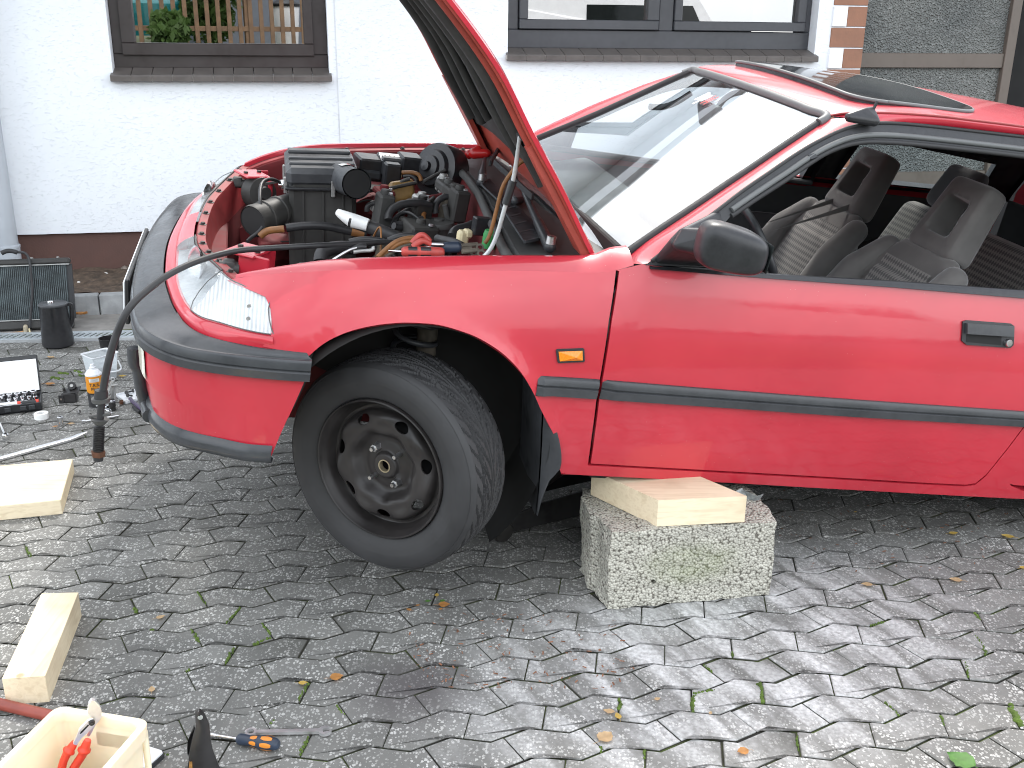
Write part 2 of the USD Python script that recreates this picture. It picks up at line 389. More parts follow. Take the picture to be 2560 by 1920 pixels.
ASPH = plain('yard_asphalt', (.06, .06, .06), .9, var=.3, vs=3, bump=.4, bs=80)
FENCE = plain('brown_fence_wood', (.17, .105, .06), .7, var=.3, vs=6)
TEAL = plain('teal_car_paint', (.01, .16, .17), .25, var=.05, coat_weight=.8)
WHITE_CAR = plain('white_car_paint', (.78, .79, .80), .25, var=.03, coat_weight=.8)
WIN_DARK = plain('dark_car_glass', (.01, .012, .012), .05, var=.05, rv=.02)

def clear_glass(name, tint=(1, 1, 1), ior=1.5, rough=.01, mixadd=0.0):
    """a thin pane: the same mirror strength from both of its sides"""
    return look(name, {"t": ("transparent_bsdf", {"color": tint}), "g": ("glossy_bsdf", {"color": (1, 1, 1), "roughness": rough}), "ge": ("geometry", {}), "io": ("mix_float", {"a": ior, "b": 1 / ior, "use_clamp": False}),
        "f": ("fresnel", {"IOR": ior}), "a": ("math", {"math_type": "add", "value2": mixadd, "use_clamp": True}), "m": ("mix_closure", {})},
        [("ge.backfacing", "io.fac"), ("io.result", "f.IOR"), ("f.fac", "a.value1"), ("a.value", "m.fac"), ("t.BSDF", "m.closure1"), ("g.BSDF", "m.closure2")], "m.closure")
SCREEN = clear_glass('windscreen_glass', (.80, .88, .90), 1.6, .012, .16)
WINGLASS = clear_glass('side_glass', (.82, .88, .88), 1.45, .01)
HOUSEGLASS = clear_glass('house_window_glass', (.22, .24, .25), 1.9, .006, .36)
LENS = look('aged_lamp_lens', {"t": ("transparent_bsdf", {"color": (.95, .97, .97)}), "p": ("principled_bsdf", {"base_color": (.50, .52, .53), "roughness": .08, "coat_weight": .6}), "tc": ("texture_coordinate", {}), "n": ("noise_texture", {"scale": 9.0, "detail": 4.0}), "q": ("map_range", {"from_min": .3, "from_max": .7, "to_min": .10, "to_max": .40}), "m": ("mix_closure", {})},
    [("tc.object", "n.vector"), ("n.fac", "q.value"), ("q.result", "m.fac"), ("t.BSDF", "m.closure1"), ("p.BSDF", "m.closure2")], "m.closure")

def amber(name, c):
    return look(name, {"tc": ("texture_coordinate", {}), "w": ("wave_texture", {"scale": 90.0}), "b": ("bump", {"strength": .3, "distance": .003}),
        "p": ("principled_bsdf", {"base_color": c, "roughness": .18, "coat_weight": .6, "subsurface_weight": .3, "subsurface_scale": .004})},
        [("tc.object", "w.vector"), ("w.fac", "b.height"), ("b.normal", "p.normal")], "p.BSDF")
AMBER = amber('amber_lens', (.72, .19, .01))

# ornamental glass of the house door: bumpy and glittering
DOORGLASS = look('ornamental_glass', {"tc": ("texture_coordinate", {}), "v": ("voronoi_texture", {"scale": 95.0, "feature": "smooth_f1", "smoothness": .35}),
    "b": ("bump", {"strength": 1.0, "distance": .02}), "n": ("noise_texture", {"scale": 2.0, "detail": 3.0}),
    "r": ("rgb_ramp", {"ramp": [(.3, (.075, .082, .082)), (.7, (.16, .165, .155))]}),
    "p": ("principled_bsdf", {"roughness": .12, "specular_ior_level": .9})},
    [("tc.object", "v.vector"), ("tc.object", "n.vector"), ("n.fac", "r.fac"), ("r.color", "p.base_color"), ("v.distance", "b.height"), ("b.normal", "p.normal")], "p.BSDF")

# scratched render: white plaster with fine horizontal worm scratches
STUCCO = look('white_scratch_plaster', {"tc": ("texture_coordinate", {}), "mp": ("mapping", {"scale": (17, 17, 60)}), "n": ("noise_texture", {"scale": 2.2, "detail": 4.0, "roughness": .55, "distortion": .6}),
    "s": ("rgb_ramp", {"ramp": [(.34, (0, 0, 0)), (.40, (1, 1, 1))]}), "g": ("noise_texture", {"scale": 320.0, "detail": 2.0}), "ad": ("math", {"math_type": "multiply_add", "value2": .18}),
    "big": ("noise_texture", {"scale": .9, "detail": 3.0}), "r": ("rgb_ramp", {"ramp": [(.3, (.66, .69, .72)), (.7, (.74, .77, .795))]}),
    "b": ("bump", {"strength": .5, "distance": .004}), "p": ("principled_bsdf", {"roughness": .85})},
    [("tc.object", "mp.vector"), ("mp.vector", "n.vector"), ("n.fac", "s.fac"), ("tc.object", "g.vector"), ("g.fac", "ad.value1"), ("s.color", "ad.value3"), ("ad.value", "b.height"), ("b.normal", "p.normal"),
     ("tc.object", "big.vector"), ("big.fac", "r.fac"), ("r.color", "p.base_color")], "p.BSDF")
WHITE_SMOOTH = plain('smooth_white_reveal', (.80, .83, .85), .8, var=.03, vs=3, bump=.1, bs=100)

# paving stone: grey concrete with pale chips, each stone its own tone; stone dust spilled by the block
def paver(name, kk):
    return look(name, {
        "g": ("geometry", {}), "oi": ("object_info", {}),
        "n": ("noise_texture", {"scale": 5.0, "detail": 6.0, "roughness": .6}), "r": ("rgb_ramp", {"ramp": [(.3, tuple(np.array((.118, .117, .109)) * kk)), (.7, tuple(np.array((.184, .182, .169)) * kk))]}),
        "mp": ("mapping", {"scale": (1, .8, 1)}),
        "v": ("voronoi_texture", {"scale": 150.0, "randomness": 1.0}), "sel": ("separate_color", {}), "th": ("map_range", {"from_min": 0, "from_max": 1, "to_min": .02, "to_max": .58}),
        "lt": ("math", {"math_type": "less_than"}), "wn": ("noise_texture", {"scale": 14.0, "detail": 2.0}), "wg": ("map_range", {"from_min": .35, "from_max": .62, "to_min": .25, "to_max": 1.0}),
        "mu": ("math", {"math_type": "multiply"}), "mu2": ("math", {"math_type": "multiply", "value2": .66}),
        "m": ("mix_color", {"b": (.62, .615, .585)}),
        "hv": ("hsv", {"hue": .5, "saturation": 1.0}), "hr": ("map_range", {"from_min": 0, "from_max": 1, "to_min": .91, "to_max": 1.09}),
        # dust
        "dp": ("vector_math", {"math_type": "subtract", "vector2": (0.56, 2.19, 0)}), "dq": ("mapping", {"rotation": (0, 0, -.55)}), "dm": ("mapping", {"scale": (1.05, 1.75, 0)}),
        "dl": ("vector_math", {"math_type": "length"}), "dr": ("map_range", {"range_type": "smoothstep", "from_min": .28, "from_max": 1.0, "to_min": 1, "to_max": 0}),
        "sq": ("mapping", {"rotation": (0, 0, 1.05)}), "sm": ("mapping", {"scale": (2.6, 11.0, 0)}), "sn": ("noise_texture", {"scale": 1.3, "detail": 4.0, "roughness": .55, "distortion": .5}), "sg": ("map_range", {"range_type": "smoothstep", "from_min": .36, "from_max": .66, "to_min": .12, "to_max": 1.0}),
        "fn": ("noise_texture", {"scale": 90.0, "detail": 2.0}), "fg": ("map_range", {"from_min": .3, "from_max": .65, "to_min": .45, "to_max": 1.0}),
        "d1": ("math", {"math_type": "multiply"}), "d2": ("math", {"math_type": "multiply"}), "d3": ("math", {"math_type": "multiply", "value2": 1.0}),
        "md": ("mix_color", {"b": (.64, .64, .635)}),
        # oil stain
        "op": ("vector_math", {"math_type": "subtract", "vector2": (-0.23, 2.02, 0)}), "ol": ("vector_math", {"math_type": "length"}), "orr": ("map_range", {"range_type": "smoothstep", "from_min": .03, "from_max": .20, "to_min": .6, "to_max": 0}), "mo": ("mix_color", {"b": (.055, .045, .05)}),
        "gz": ("separate_xyz", {}), "gr": ("map_range", {"range_type": "smoothstep", "from_min": -.0040, "from_max": -.0014, "to_min": 1, "to_max": 0}), "mz": ("mix_color", {"b": (.030, .029, .021)}),
        "wv": ("noise_texture", {"scale": 260.0, "detail": 1.0}), "wm": ("vector_math", {"math_type": "scale", "scale": .006}), "wa": ("vector_math", {"math_type": "add"}),
        "bn": ("noise_texture", {"scale": 160.0, "detail": 4.0}), "ba": ("math", {"math_type": "add"}), "b": ("bump", {"strength": .55, "distance": .003}),
        "p": ("principled_bsdf", {"roughness": .78})},
        [("g.position", "n.vector"), ("n.fac", "r.fac"), ("g.position", "mp.vector"), ("g.position", "wv.vector"), ("wv.color", "wm.vector1"), ("mp.vector", "wa.vector1"), ("wm.vector", "wa.vector2"), ("wa.vector", "v.vector"), ("v.color", "sel.color"), ("sel.r", "th.value"), ("v.distance", "lt.value1"), ("th.result", "lt.value2"),
         ("g.position", "wn.vector"), ("wn.fac", "wg.value"), ("lt.value", "mu.value1"), ("wg.result", "mu.value2"), ("mu.value", "mu2.value1"), ("mu2.value", "m.fac"), ("r.color", "m.a"),
         ("oi.random", "hr.value"), ("hr.result", "hv.value"), ("m.result", "hv.color"),
         ("g.position", "dp.vector1"), ("dp.vector", "dq.vector"), ("dq.vector", "dm.vector"), ("dm.vector", "dl.vector1"), ("dl.value", "dr.value"),
         ("g.position", "sq.vector"), ("sq.vector", "sm.vector"), ("sm.vector", "sn.vector"), ("sn.fac", "sg.value"), ("g.position", "fn.vector"), ("fn.fac", "fg.value"),
         ("dr.result", "d1.value1"), ("sg.result", "d1.value2"), ("d1.value", "d2.value1"), ("fg.result", "d2.value2"), ("d2.value", "d3.value1"), ("d3.value", "md.fac"), ("hv.color", "md.a"),
         ("g.position", "op.vector1"), ("op.vector", "ol.vector1"), ("ol.value", "orr.value"), ("orr.result", "mo.fac"), ("md.result", "mo.a"), ("g.position", "gz.vector"), ("gz.z", "gr.value"), ("gr.result", "mz.fac"), ("mo.result", "mz.a"), ("mz.result", "p.base_color"),
         ("g.position", "bn.vector"), ("bn.fac", "ba.value1"), ("lt.value", "ba.value2"), ("ba.value", "b.height"), ("b.normal", "p.normal")], "p.BSDF")
PAVERS = [paver('concrete_paver_a', 1.0), paver('concrete_paver_b', .93), paver('concrete_paver_c', 1.08)]
SAND = look('joint_sand', {"g": ("geometry", {}), "n": ("noise_texture", {"scale": 3.2, "detail": 5.0}), "n2": ("noise_texture", {"scale": 40.0, "detail": 3.0}), "ad": ("math", {"math_type": "multiply_add", "value2": .35}),
    "r": ("rgb_ramp", {"ramp": [(.56, (.022, .020, .017)), (.70, (.05, .065, .016)), (.85, (.075, .11, .015))]}), "p": ("principled_bsdf", {"roughness": .95})},
    [("g.position", "n.vector"), ("g.position", "n2.vector"), ("n2.fac", "ad.value1"), ("n.fac", "ad.value3"), ("ad.value", "r.fac"), ("r.color", "p.base_color")], "p.BSDF")

# pumice block: pale grey grains with dark pores, a mossy patch
PUMICE = look('pumice_concrete', {"tc": ("texture_coordinate", {}), "v": ("voronoi_texture", {"scale": 150.0}), "r": ("rgb_ramp", {"ramp": [(.20, (.58, .565, .49)), (.52, (.50, .485, .42)), (.66, (.38, .365, .31)), (.82, (.13, .12, .10))]}),
    "vc": ("separate_color", {}), "vr": ("map_range", {"to_min": .80, "to_max": 1.10}), "hv": ("hsv", {"hue": .5, "saturation": 1.0}),
    "n": ("noise_texture", {"scale": 22.0, "detail": 4.0}), "mx": ("mapping", {"location": (.02, 0, -.035), "scale": (5.5, 0, 11)}), "ln": ("vector_math", {"math_type": "length"}), "mr": ("map_range", {"range_type": "smoothstep", "from_min": .25, "from_max": .95, "to_min": .55, "to_max": 0}),
    "mm": ("math", {"math_type": "multiply"}), "m": ("mix_color", {"b": (.17, .22, .06)}),
    "b": ("bump", {"strength": .8, "distance": .009, "invert": True}), "p": ("principled_bsdf", {"roughness": .95})},
    [("tc.object", "v.vector"), ("v.distance", "r.fac"), ("v.color", "vc.color"), ("vc.r", "vr.value"), ("vr.result", "hv.value"), ("r.color", "hv.color"), ("tc.object", "n.vector"), ("tc.object", "mx.vector"), ("mx.vector", "ln.vector1"), ("ln.value", "mr.value"),
     ("mr.result", "mm.value1"), ("n.fac", "mm.value2"), ("mm.value", "m.fac"), ("hv.color", "m.a"), ("m.result", "p.base_color"), ("v.distance", "b.height"), ("b.normal", "p.normal")], "p.BSDF")

def pine(name, axis, tone=1.0):
    sc = [16., 16., 16.]; sc[axis] = .9
    return look(name, {"tc": ("texture_coordinate", {}), "mp": ("mapping", {"scale": tuple(sc)}), "n": ("noise_texture", {"scale": 4.0, "detail": 4.0, "distortion": .5}),
        "r": ("rgb_ramp", {"ramp": [(.3, tuple(np.array((.66, .54, .36)) * tone)), (.5, tuple(np.array((.78, .67, .48)) * tone)), (.7, tuple(np.array((.70, .58, .40)) * tone))]}),
        "d": ("noise_texture", {"scale": 7.0, "detail": 4.0}), "dr": ("map_range", {"from_min": .5, "from_max": .78, "to_min": 0, "to_max": .45}), "m": ("mix_color", {"b": tuple(np.array((.40, .29, .16)) * tone)}),
        "kv": ("voronoi_texture", {"scale": 9.0}), "kr": ("map_range", {"range_type": "smoothstep", "from_min": .05, "from_max": .11, "to_min": .65, "to_max": 0}), "mk": ("mix_color", {"b": tuple(np.array((.30, .19, .09)) * tone)}),
        "b": ("bump", {"strength": .15, "distance": .004}), "p": ("principled_bsdf", {"roughness": .65})},
        [("tc.object", "mp.vector"), ("mp.vector", "n.vector"), ("n.fac", "r.fac"), ("tc.object", "d.vector"), ("d.fac", "dr.value"), ("dr.result", "m.fac"), ("r.color", "m.a"), ("tc.object", "kv.vector"), ("kv.distance", "kr.value"), ("kr.result", "mk.fac"), ("m.result", "mk.a"), ("mk.result", "p.base_color"), ("n.fac", "b.height"), ("b.normal", "p.normal")], "p.BSDF")
PINE_X, PINE_Y = pine('planed_pine_x', 0), pine('planed_pine_y', 1)

# woven seat centre: small pale and dark checks
WEAVE = look('checked_seat_cloth', {"tc": ("texture_coordinate", {}), "mp": ("mapping", {"rotation": (0, 0, 0), "scale": (150, 150, 150)}), "sx": ("separate_xyz", {}),
    "a": ("math", {"math_type": "sine"}), "k": ("math", {"math_type": "add"}), "c": ("math", {"math_type": "sine"}), "dz": ("math", {"math_type": "subtract"}), "mul": ("math", {"math_type": "multiply"}),
    "r": ("rgb_ramp", {"ramp": [(.38, (.075, .073, .070)), (.60, (.21, .20, .185))]}), "q": ("map_range", {"from_min": -1, "from_max": 1}), "y7": ("math", {"math_type": "multiply", "value2": 1.6}), "p": ("principled_bsdf", {"roughness": .95, "sheen_weight": .3})},
    [("tc.object", "mp.vector"), ("mp.vector", "sx.vector"), ("sx.y", "y7.value1"), ("y7.value", "k.value1"), ("sx.z", "k.value2"), ("k.value", "a.value1"), ("y7.value", "dz.value1"), ("sx.z", "dz.value2"), ("dz.value", "c.value1"),
     ("a.value", "mul.value1"), ("c.value", "mul.value2"), ("mul.value", "q.value"), ("q.result", "r.fac"), ("r.color", "p.base_color")], "p.BSDF")

def leafmat(name, c):
    return look(name, {"tc": ("texture_coordinate", {}), "n": ("noise_texture", {"scale": 60.0, "detail": 3.0}), "r": ("rgb_ramp", {"ramp": [(.35, tuple(np.array(c) * .75)), (.65, tuple(c))]}),
        "p": ("principled_bsdf", {"roughness": .6}), "t": ("translucent_bsdf", {"color": c}), "m": ("mix_closure", {"fac": .25})},
        [("tc.object", "n.vector"), ("n.fac", "r.fac"), ("r.color", "p.base_color"), ("p.BSDF", "m.closure1"), ("t.BSDF", "m.closure2")], "m.closure")
LEAF_Y, LEAF_O, LEAF_T, LEAF_G = leafmat('yellow_leaf', (.62, .42, .10)), leafmat('orange_leaf', (.52, .24, .07)), leafmat('tan_leaf', (.58, .40, .22)), leafmat('green_leaf', (.10, .24, .05))
FOLIAGE = leafmat('shrub_leaves', (.07, .13, .03))
MILKY = look('milky_plastic', {"t": ("transparent_bsdf", {"color": (.9, .92, .93)}), "p": ("principled_bsdf", {"base_color": (.62, .66, .68), "roughness": .3}), "m": ("mix_closure", {"fac": .45})},
    [("t.BSDF", "m.closure1"), ("p.BSDF", "m.closure2")], "m.closure")
RADFIN = look('radiator_fins', {"tc": ("texture_coordinate", {}), "n": ("noise_texture", {"scale": 14.0, "detail": 5.0}), "r": ("rgb_ramp", {"ramp": [(.35, (.010, .012, .013)), (.7, (.045, .058, .062))]}), "p": ("principled_bsdf", {"roughness": .55, "metallic": .3})},
    [("tc.object", "n.vector"), ("n.fac", "r.fac"), ("r.color", "p.base_color")], "p.BSDF")
SEAT_MESHTONE = SEAT
# ================================================================ SETTING
rng = np.random.default_rng(7)
# ---- pavement: zigzag concrete stones, 17 x 9 cm
LO = np.array([-0.588093, 1.937084]) * EYE; LPHI = 0.19452474; LP, LH, LA, LS = [x * EYE for x in (0.118819956, 0.0628835948, 0.0107899355, 0.000687)]
def LV(i, j, fr=None):
    def one(j):
        u, v = j * LP / 2 + i * LS, -i * LH + (LA if j % 2 == 0 else -LA)
        c, s = math.cos(LPHI), math.sin(LPHI)
        return LO + [u * c - v * s, u * s + v * c]
    return one(j) if fr is None else one(j) * (1 - fr) + one(j + 1) * fr
DA, DB = G((0, 733.3)), G((287, 727.6))                      # front edge of the drain
DU = unit(DB - DA); DN = np.array([-DU[1], DU[0], 0])         # along the drain / towards the house
def behind_drain(p): return (np.array([p[0], p[1], 0]) - DA) @ DN
def proj(P):
    P = np.asarray(P, float) - EYEP
    x, y, d = P @ c_right, P @ c_down, P @ fwd
    return np.stack([1280 + FPX * x / d, 960 + FPX * y / d], -1) / K
def stone(poly, h0):
    P = Polygon(poly).buffer(-.0009 - rng.random() * .0007, join_style=2)
    if P.geom_type != 'Polygon': P = max(P.geoms, key=lambda g: g.area)
    P = np.array(P.exterior.coords)[:-1]
    if Polygon(P).exterior.is_ccw is False: P = P[::-1]
    n = len(P); c = P.mean(0); Q = c + (P - c) * .955
    tilt = rng.normal(0, .006, 2)
    zt = lambda q: h0 + (q - c) @ tilt
    v = [np.c_[Q, zt(Q)], np.c_[P, zt(P) - .0024], np.c_[P, np.full(n, -.030)]]
    f = [[0, k, k + 1] for k in range(1, n - 1)]
    for r in (0, 1):
        for k in range(n):
            a, b = r * n + k, r * n + (k + 1) % n
            f += [[a, a + n, b + n], [a, b + n, b]]
    return np.vstack(v), np.array(f)
pav = thing('pavement', 'grey concrete paving of interlocking zigzag stones', '', kind='structure')
pav.prim.ClearCustomDataByKey('category')
stones = []
for i in range(-26, 24):
    for k in range(-16, 30):
        if i % 2 == 0: a, b, q = LV(i, 2*k-1, .34), LV(i, 2*k+1, .34), [LV(i, 2*k), LV(i, 2*k+1)]; c_, d_, r_ = LV(i+1, 2*k-1, .66), LV(i+1, 2*k+1, .66), [LV(i+1, 2*k+1), LV(i+1, 2*k)]
        else: a, b, q = LV(i, 2*k, .66), LV(i, 2*k+2, .66), [LV(i, 2*k+1), LV(i, 2*k+2)]; c_, d_, r_ = LV(i+1, 2*k, .34), LV(i+1, 2*k+2, .34), [LV(i+1, 2*k+2), LV(i+1, 2*k+1)]
        poly = np.array([a] + q + [b, d_] + r_ + [c_])
        bd = max(behind_drain(p) for p in poly)
        if bd > -.055:
            if min(behind_drain(p) for p in poly) > -.06: continue
            pp = Polygon(poly).intersection(Polygon([(DA - DU*9 - DN*.055)[:2], (DA + DU*9 - DN*.055)[:2], (DA + DU*9 - DN*3)[:2], (DA - DU*9 - DN*3)[:2]]))
            if pp.is_empty or pp.geom_type != 'Polygon' or pp.area < .001: continue
            poly = np.array(pp.exterior.coords)[:-1]
        if i % 1 == 0 and len(poly) == 8:
            vv_ = np.array([-math.sin(LPHI), math.cos(LPHI)]) * .0019
            poly = np.concatenate([poly[:4] - vv_, poly[4:] + vv_])
        cen = poly.mean(0)
        if abs(cen[0]) > 3.6 or cen[1] < .35: continue
        q2 = proj(np.c_[poly, np.zeros(len(poly))])
        area = 0
        if q2[:, 0].max() > 0 and q2[:, 0].min() < 2212 and q2[:, 1].max() > 0 and q2[:, 1].min() < 1659:
            vis = Polygon(q2).buffer(0).intersection(shapely.box(0, 0, 2212, 1659)).area
            area = vis
            for blk in (shapely.box(1275, 1170, 1660, 1290), shapely.box(640, 690, 1070, 1190), shapely.box(300, 500, 2212, 1000), shapely.box(1290, 900, 2212, 1060)):
                if blk.contains(Point(q2.mean(0))): area = 0
        stones.append((area, poly))
order = sorted(range(len(stones)), key=lambda q: -stones[q][0])
rest = [[], [], []]
for n_, q in enumerate(order):
    area, poly = stones[q]
    m = stone(poly, rng.normal(0, .0011))
    w = int(rng.choice([0, 0, 1, 2]))
    if n_ < 300 and area > 0: part(pav, 'paving_stone', m, PAVERS[w], smooth=False)
    else: rest[0].append(m)
part(pav, 'paving_stones', join(*rest[0]), PAVERS[0], smooth=False, kind='stuff')
solo('joint_bed', box((9, 7, .02), (0, 2.4, -.0158)), SAND, kind='structure')
solo('ground', grid(np.array([[(x, y, -.035) for y in (-200, 200)] for x in (-200, 200)])), ASPH, kind='structure')

# moss tufts in the wider joints
mv = []
for (x, y, a, L, wd) in [(V8(1060, 1080), 0, 0, .05, .012)[0] + (1.5, .05, .012)] if False else []: pass
def moss_strip(p, q, wd, h=.006):
    a, b = G(p), G(q); L = np.linalg.norm(b - a); n = max(3, int(L / .006)); out = []
    for k in range(n):
        c = a + (b - a) * (k + .5) / n + np.r_[rng.normal(0, wd * .3, 2), 0]
        r = wd * (.4 + .5 * rng.random())
        s = trimesh.creation.icosphere(subdivisions=1); s.vertices *= (r, r, h * (.6 + .6 * rng.random())); s.vertices += rng.normal(0, r * .12, s.vertices.shape); s.apply_translation(c + [0, 0, -.001])
        out.append(s)
    return join(*out)
MS = [(V8(1050, 1060), V8(1065, 1155), .007), (V8(765, 1110), V8(755, 1195), .006), (V8(770, 1115), V8(860, 1095), .005), (V8(2150, 1165), V8(2195, 1255), .011), (V8(1995, 760), V8(2020, 790), .006), (V8(2030, 920), V8(2045, 940), .006),
      (V8(1955, 975), V8(1970, 1045), .004), (V8(440, 1140), V8(436, 1180), .006), (V8(1600, 1150), V8(1665, 1210), .004), (V8(1215, 1300), V8(1220, 1360), .004), (V8(545, 1360), V8(545, 1400), .005), (V8(1845, 1210), V8(1860, 1250), .005), (V8(350, 1345), V8(365, 1375), .006),
      (V8(805, 985), V8(840, 1020), .004), (V8(930, 930), V8(935, 955), .004), (V8(1535, 815), V8(1600, 800), .004), (V8(2000, 860), V8(2040, 920), .003),
      (V6(1320, 925), V6(1370, 985), .0045), (V6(1275, 1035), V6(1370, 1000), .0045), (V6(970, 960), V6(1005, 1020), .005), (V6(1185, 1050), V6(1140, 1130), .004), (V6(1215, 850), V6(1145, 925), .0035), (V6(1000, 770), V6(1035, 830), .004), (V6(680, 850), V6(690, 870), .006), (V6(1555, 1230), V6(1510, 1320), .004), (V6(2090 - 700, 1420), V6(2090 - 720, 1440), .005),
      (V6(1560, 1500), V6(1515, 1590), .005), (V6(1700, 1345), V6(1740, 1390), .0045), (V6(780, 960), V6(760, 965), .004), (V6(130, 540), V6(160, 590), .005), (V6(800, 1580), V6(850, 1600), .004), (V6(940, 1170), V6(960, 1160), .004),
      (V15(820, 740), V15(900, 760), .012), (V15(640, 760), V15(760, 770), .010), (V15(560, 810), V15(680, 830), .010), (V15(860, 790), V15(930, 800), .010), (V15(120, 690), V15(260, 680), .006)]
solo('moss', join(*[moss_strip(p[0], q[0], w) for p, q, w in MS]), MOSS, 'bright green moss growing in the paving joints', None, kind='stuff', smooth=True)

# ---- drain channel along the house
def DP(u, n, z=0.0): return DA + DU * u + DN * n + [0, 0, z]
dR = np.stack([DU, DN, [0, 0, 1]], 1)
drain = thing('drain_channel', 'grey slotted drain grate sunk in the paving in front of the kerb', 'drain grate', DP(0, 0))
u0, u1, wdr = -1.2, 5.6, .125
part(drain, 'channel_bed', box((u1 - u0, wdr, .01), DP((u0 + u1) / 2, wdr / 2, -.05), dR), DARK)
for n0, n1 in ((.0, .028), (wdr - .028, wdr)): part(drain, 'grate_rail', box((u1 - u0, n1 - n0, .05), DP((u0 + u1) / 2, (n0 + n1) / 2, -.026), dR, .001), DRAINM)
k = 0
for u in np.arange(u0 + .02, 2.9, .0275):
    a, b = DP(u, .027, -.009), DP(u + .022, wdr - .027, -.009)
    part(drain, 'grate_bar', bar(a, b, .0125, .016, ch=.001), DRAINM, smooth=False)
solo('mortar_strip', box((u1 - u0, .052, .03), DP((u0 + u1) / 2, -.028, -.0165), dR, .002), CONC, kind='structure')

# ---- kerb, soil strip
WA = math.radians(12.5)
WU, WN = np.array([math.cos(WA), math.sin(WA), 0]), np.array([math.sin(WA), -math.cos(WA), 0])
KB = G((164, 680)); wR = np.stack([WU, WN, [0, 0, 1]], 1); wR[:, 1] *= -1   # x along the wall, y into the house, z up
WIN_ = -WN
def KP(u, n, z): return KB + WU * u + WIN_ * n + [0, 0, z]
uj = (plane((214, 660), WN, KB) - KB) @ WU
kerb = thing('kerb', 'low grey concrete kerb holding the soil strip at the house wall', 'kerb', KP(0, 0, 0))
for j in range(-2, 9): part(kerb, 'kerb_stone', box((.494, .06, .155), KP(uj + j * .5 + .25, .03, .022), wR, .005), CONC)
solo('gutter_strip', box((7, .30, .03), KP(2.4, -.155, -.018), wR, .002), plain('dirty_concrete_strip', (.20, .19, .175), .85, var=.4, vs=7, bump=.4, bs=50), kind='structure')
SW = .43                                                       # soil width: kerb front to wall
nu, nn = 210, 26
uu, vv = np.meshgrid(np.linspace(-1.3, 4.2, nu), np.linspace(.055, SW + .03, nn), indexing='ij')
base = KB[None, None] + WU * uu[..., None] + WIN_ * vv[..., None]
hgt = .088 + .055 * (vv / SW) + .035 * (meshkit.fbm(base * 14, 4, 3) - .5) + .018 * (meshkit.fbm(base * 45, 3, 5) - .5)
solo('soil', grid(np.concatenate([base[..., :2], hgt[..., None]], -1)), SOIL, kind='structure', smooth=True)
def pebble(px, r, mat, label, zz=.13, n=.3):
    c = plane(px, WN, KP(0, n, 0)); s = trimesh.creation.icosphere(subdivisions=3)
    v = s.vertices * (1 + .35 * (meshkit.fbm(s.vertices * 1.6 + px[0], 3)[:, None] - .5)) * np.array([1, .8, .78]) * r
    solo('pebble', (v + c, s.faces), mat, label, 'stone', 'stones lying on the soil strip', smooth=True, base=c)
pebble((203, 592), .017, PEB_W, 'white pebble on the soil at the plinth, left of the other white one', n=.39)
pebble((228, 593), .016, PEB_W, 'white pebble on the soil at the plinth, right of the other white one', n=.39)
pebble((269, 580), .019, PEB_B, 'rough grey stone leaning on the brown plinth beside the bumper', n=.40)
pebble((262, 597), .018, PEB_B, 'brown stone on the soil below the grey one', n=.36)
pebble((170, 610), .009, PEB_W, 'tiny pale pebble on the soil beside the radiator edge', n=.25)
pebble((187, 637), .012, PEB_B, 'flat brown stone on the soil just behind the kerb', n=.08)

# ---- the house
W0 = KP(0, SW, 0)
def WQ(px, o=0.0):                                             # pixel -> (u, z) on the wall plane o metres in front
    P = plane(px, WN, W0 + WN * o); return np.stack([(P - W0) @ WU, P[..., 2]], -1)
def W3(u, z, o=0.0): return W0 + WU * u + WN * o + np.array([0, 0, z])
def wbox(ua, ub, za, zb, oa, ob, ch=.002): return box((ub - ua, abs(ob - oa), zb - za), W3((ua + ub) / 2, (za + zb) / 2, (oa + ob) / 2), wR, ch)
def wprism(poly, depth, o):                                    # (u, z) outline, from o going into the house by depth
    v, f = arr(prism(poly, depth)); return np.stack([W3(a, b, o - c) for a, b, c in v]), f[:, ::-1]
house = thing('house', 'white plastered house with brown plinth, dark windows and a glazed brown door', 'house', W0)
zp = WQ(np.array([(200, 503)]))[0, 1]
L0, L1 = WQ(V1(728, 488))[0], WQ(V1(2118, 466))[0]
R0, R1 = WQ(V10(72, 340))[0], WQ(V10(1955, 330))[0]
zl, zr = (L0[1] + L1[1]) / 2, (R0[1] + R1[1]) / 2
ZT = 2.35
uD = WQ(V9(872, 300))[0, 0]                                    # right edge of the clinker strip
UA, UB, ZE = -3.2, 7.5, 2.62
holes = [[(L0[0], zl), (L1[0], zl), (L1[0], ZT), (L0[0], ZT)], [(R0[0], zr), (R1[0], zr), (R1[0], ZT), (R0[0], ZT)]]
outer = [(UA, zp), (uD, zp), (uD, ZT), (uD + 2.2, ZT), (uD + 2.2, zp), (UB, zp), (UB, ZE), (UA, ZE)]
part(house, 'wall', wprism(Polygon(outer, holes), .30, 0.0), STUCCO, smooth=False)
for a_, b_ in ((UA, uD), (uD + 2.2, UB)): part(house, 'plinth', wbox(a_, b_, -.1, zp + .01, -.3, -.018), PLINTH)
# crack / expansion line
cu, cz = WQ(V1(2160, 300))[0]
part(house, 'wall_joint', wbox(cu - .003, cu + .003, zp + .02, ZE - .05, -.01, .0015, 0), plain('grey_sealant', (.52, .54, .56), .6), smooth=False)

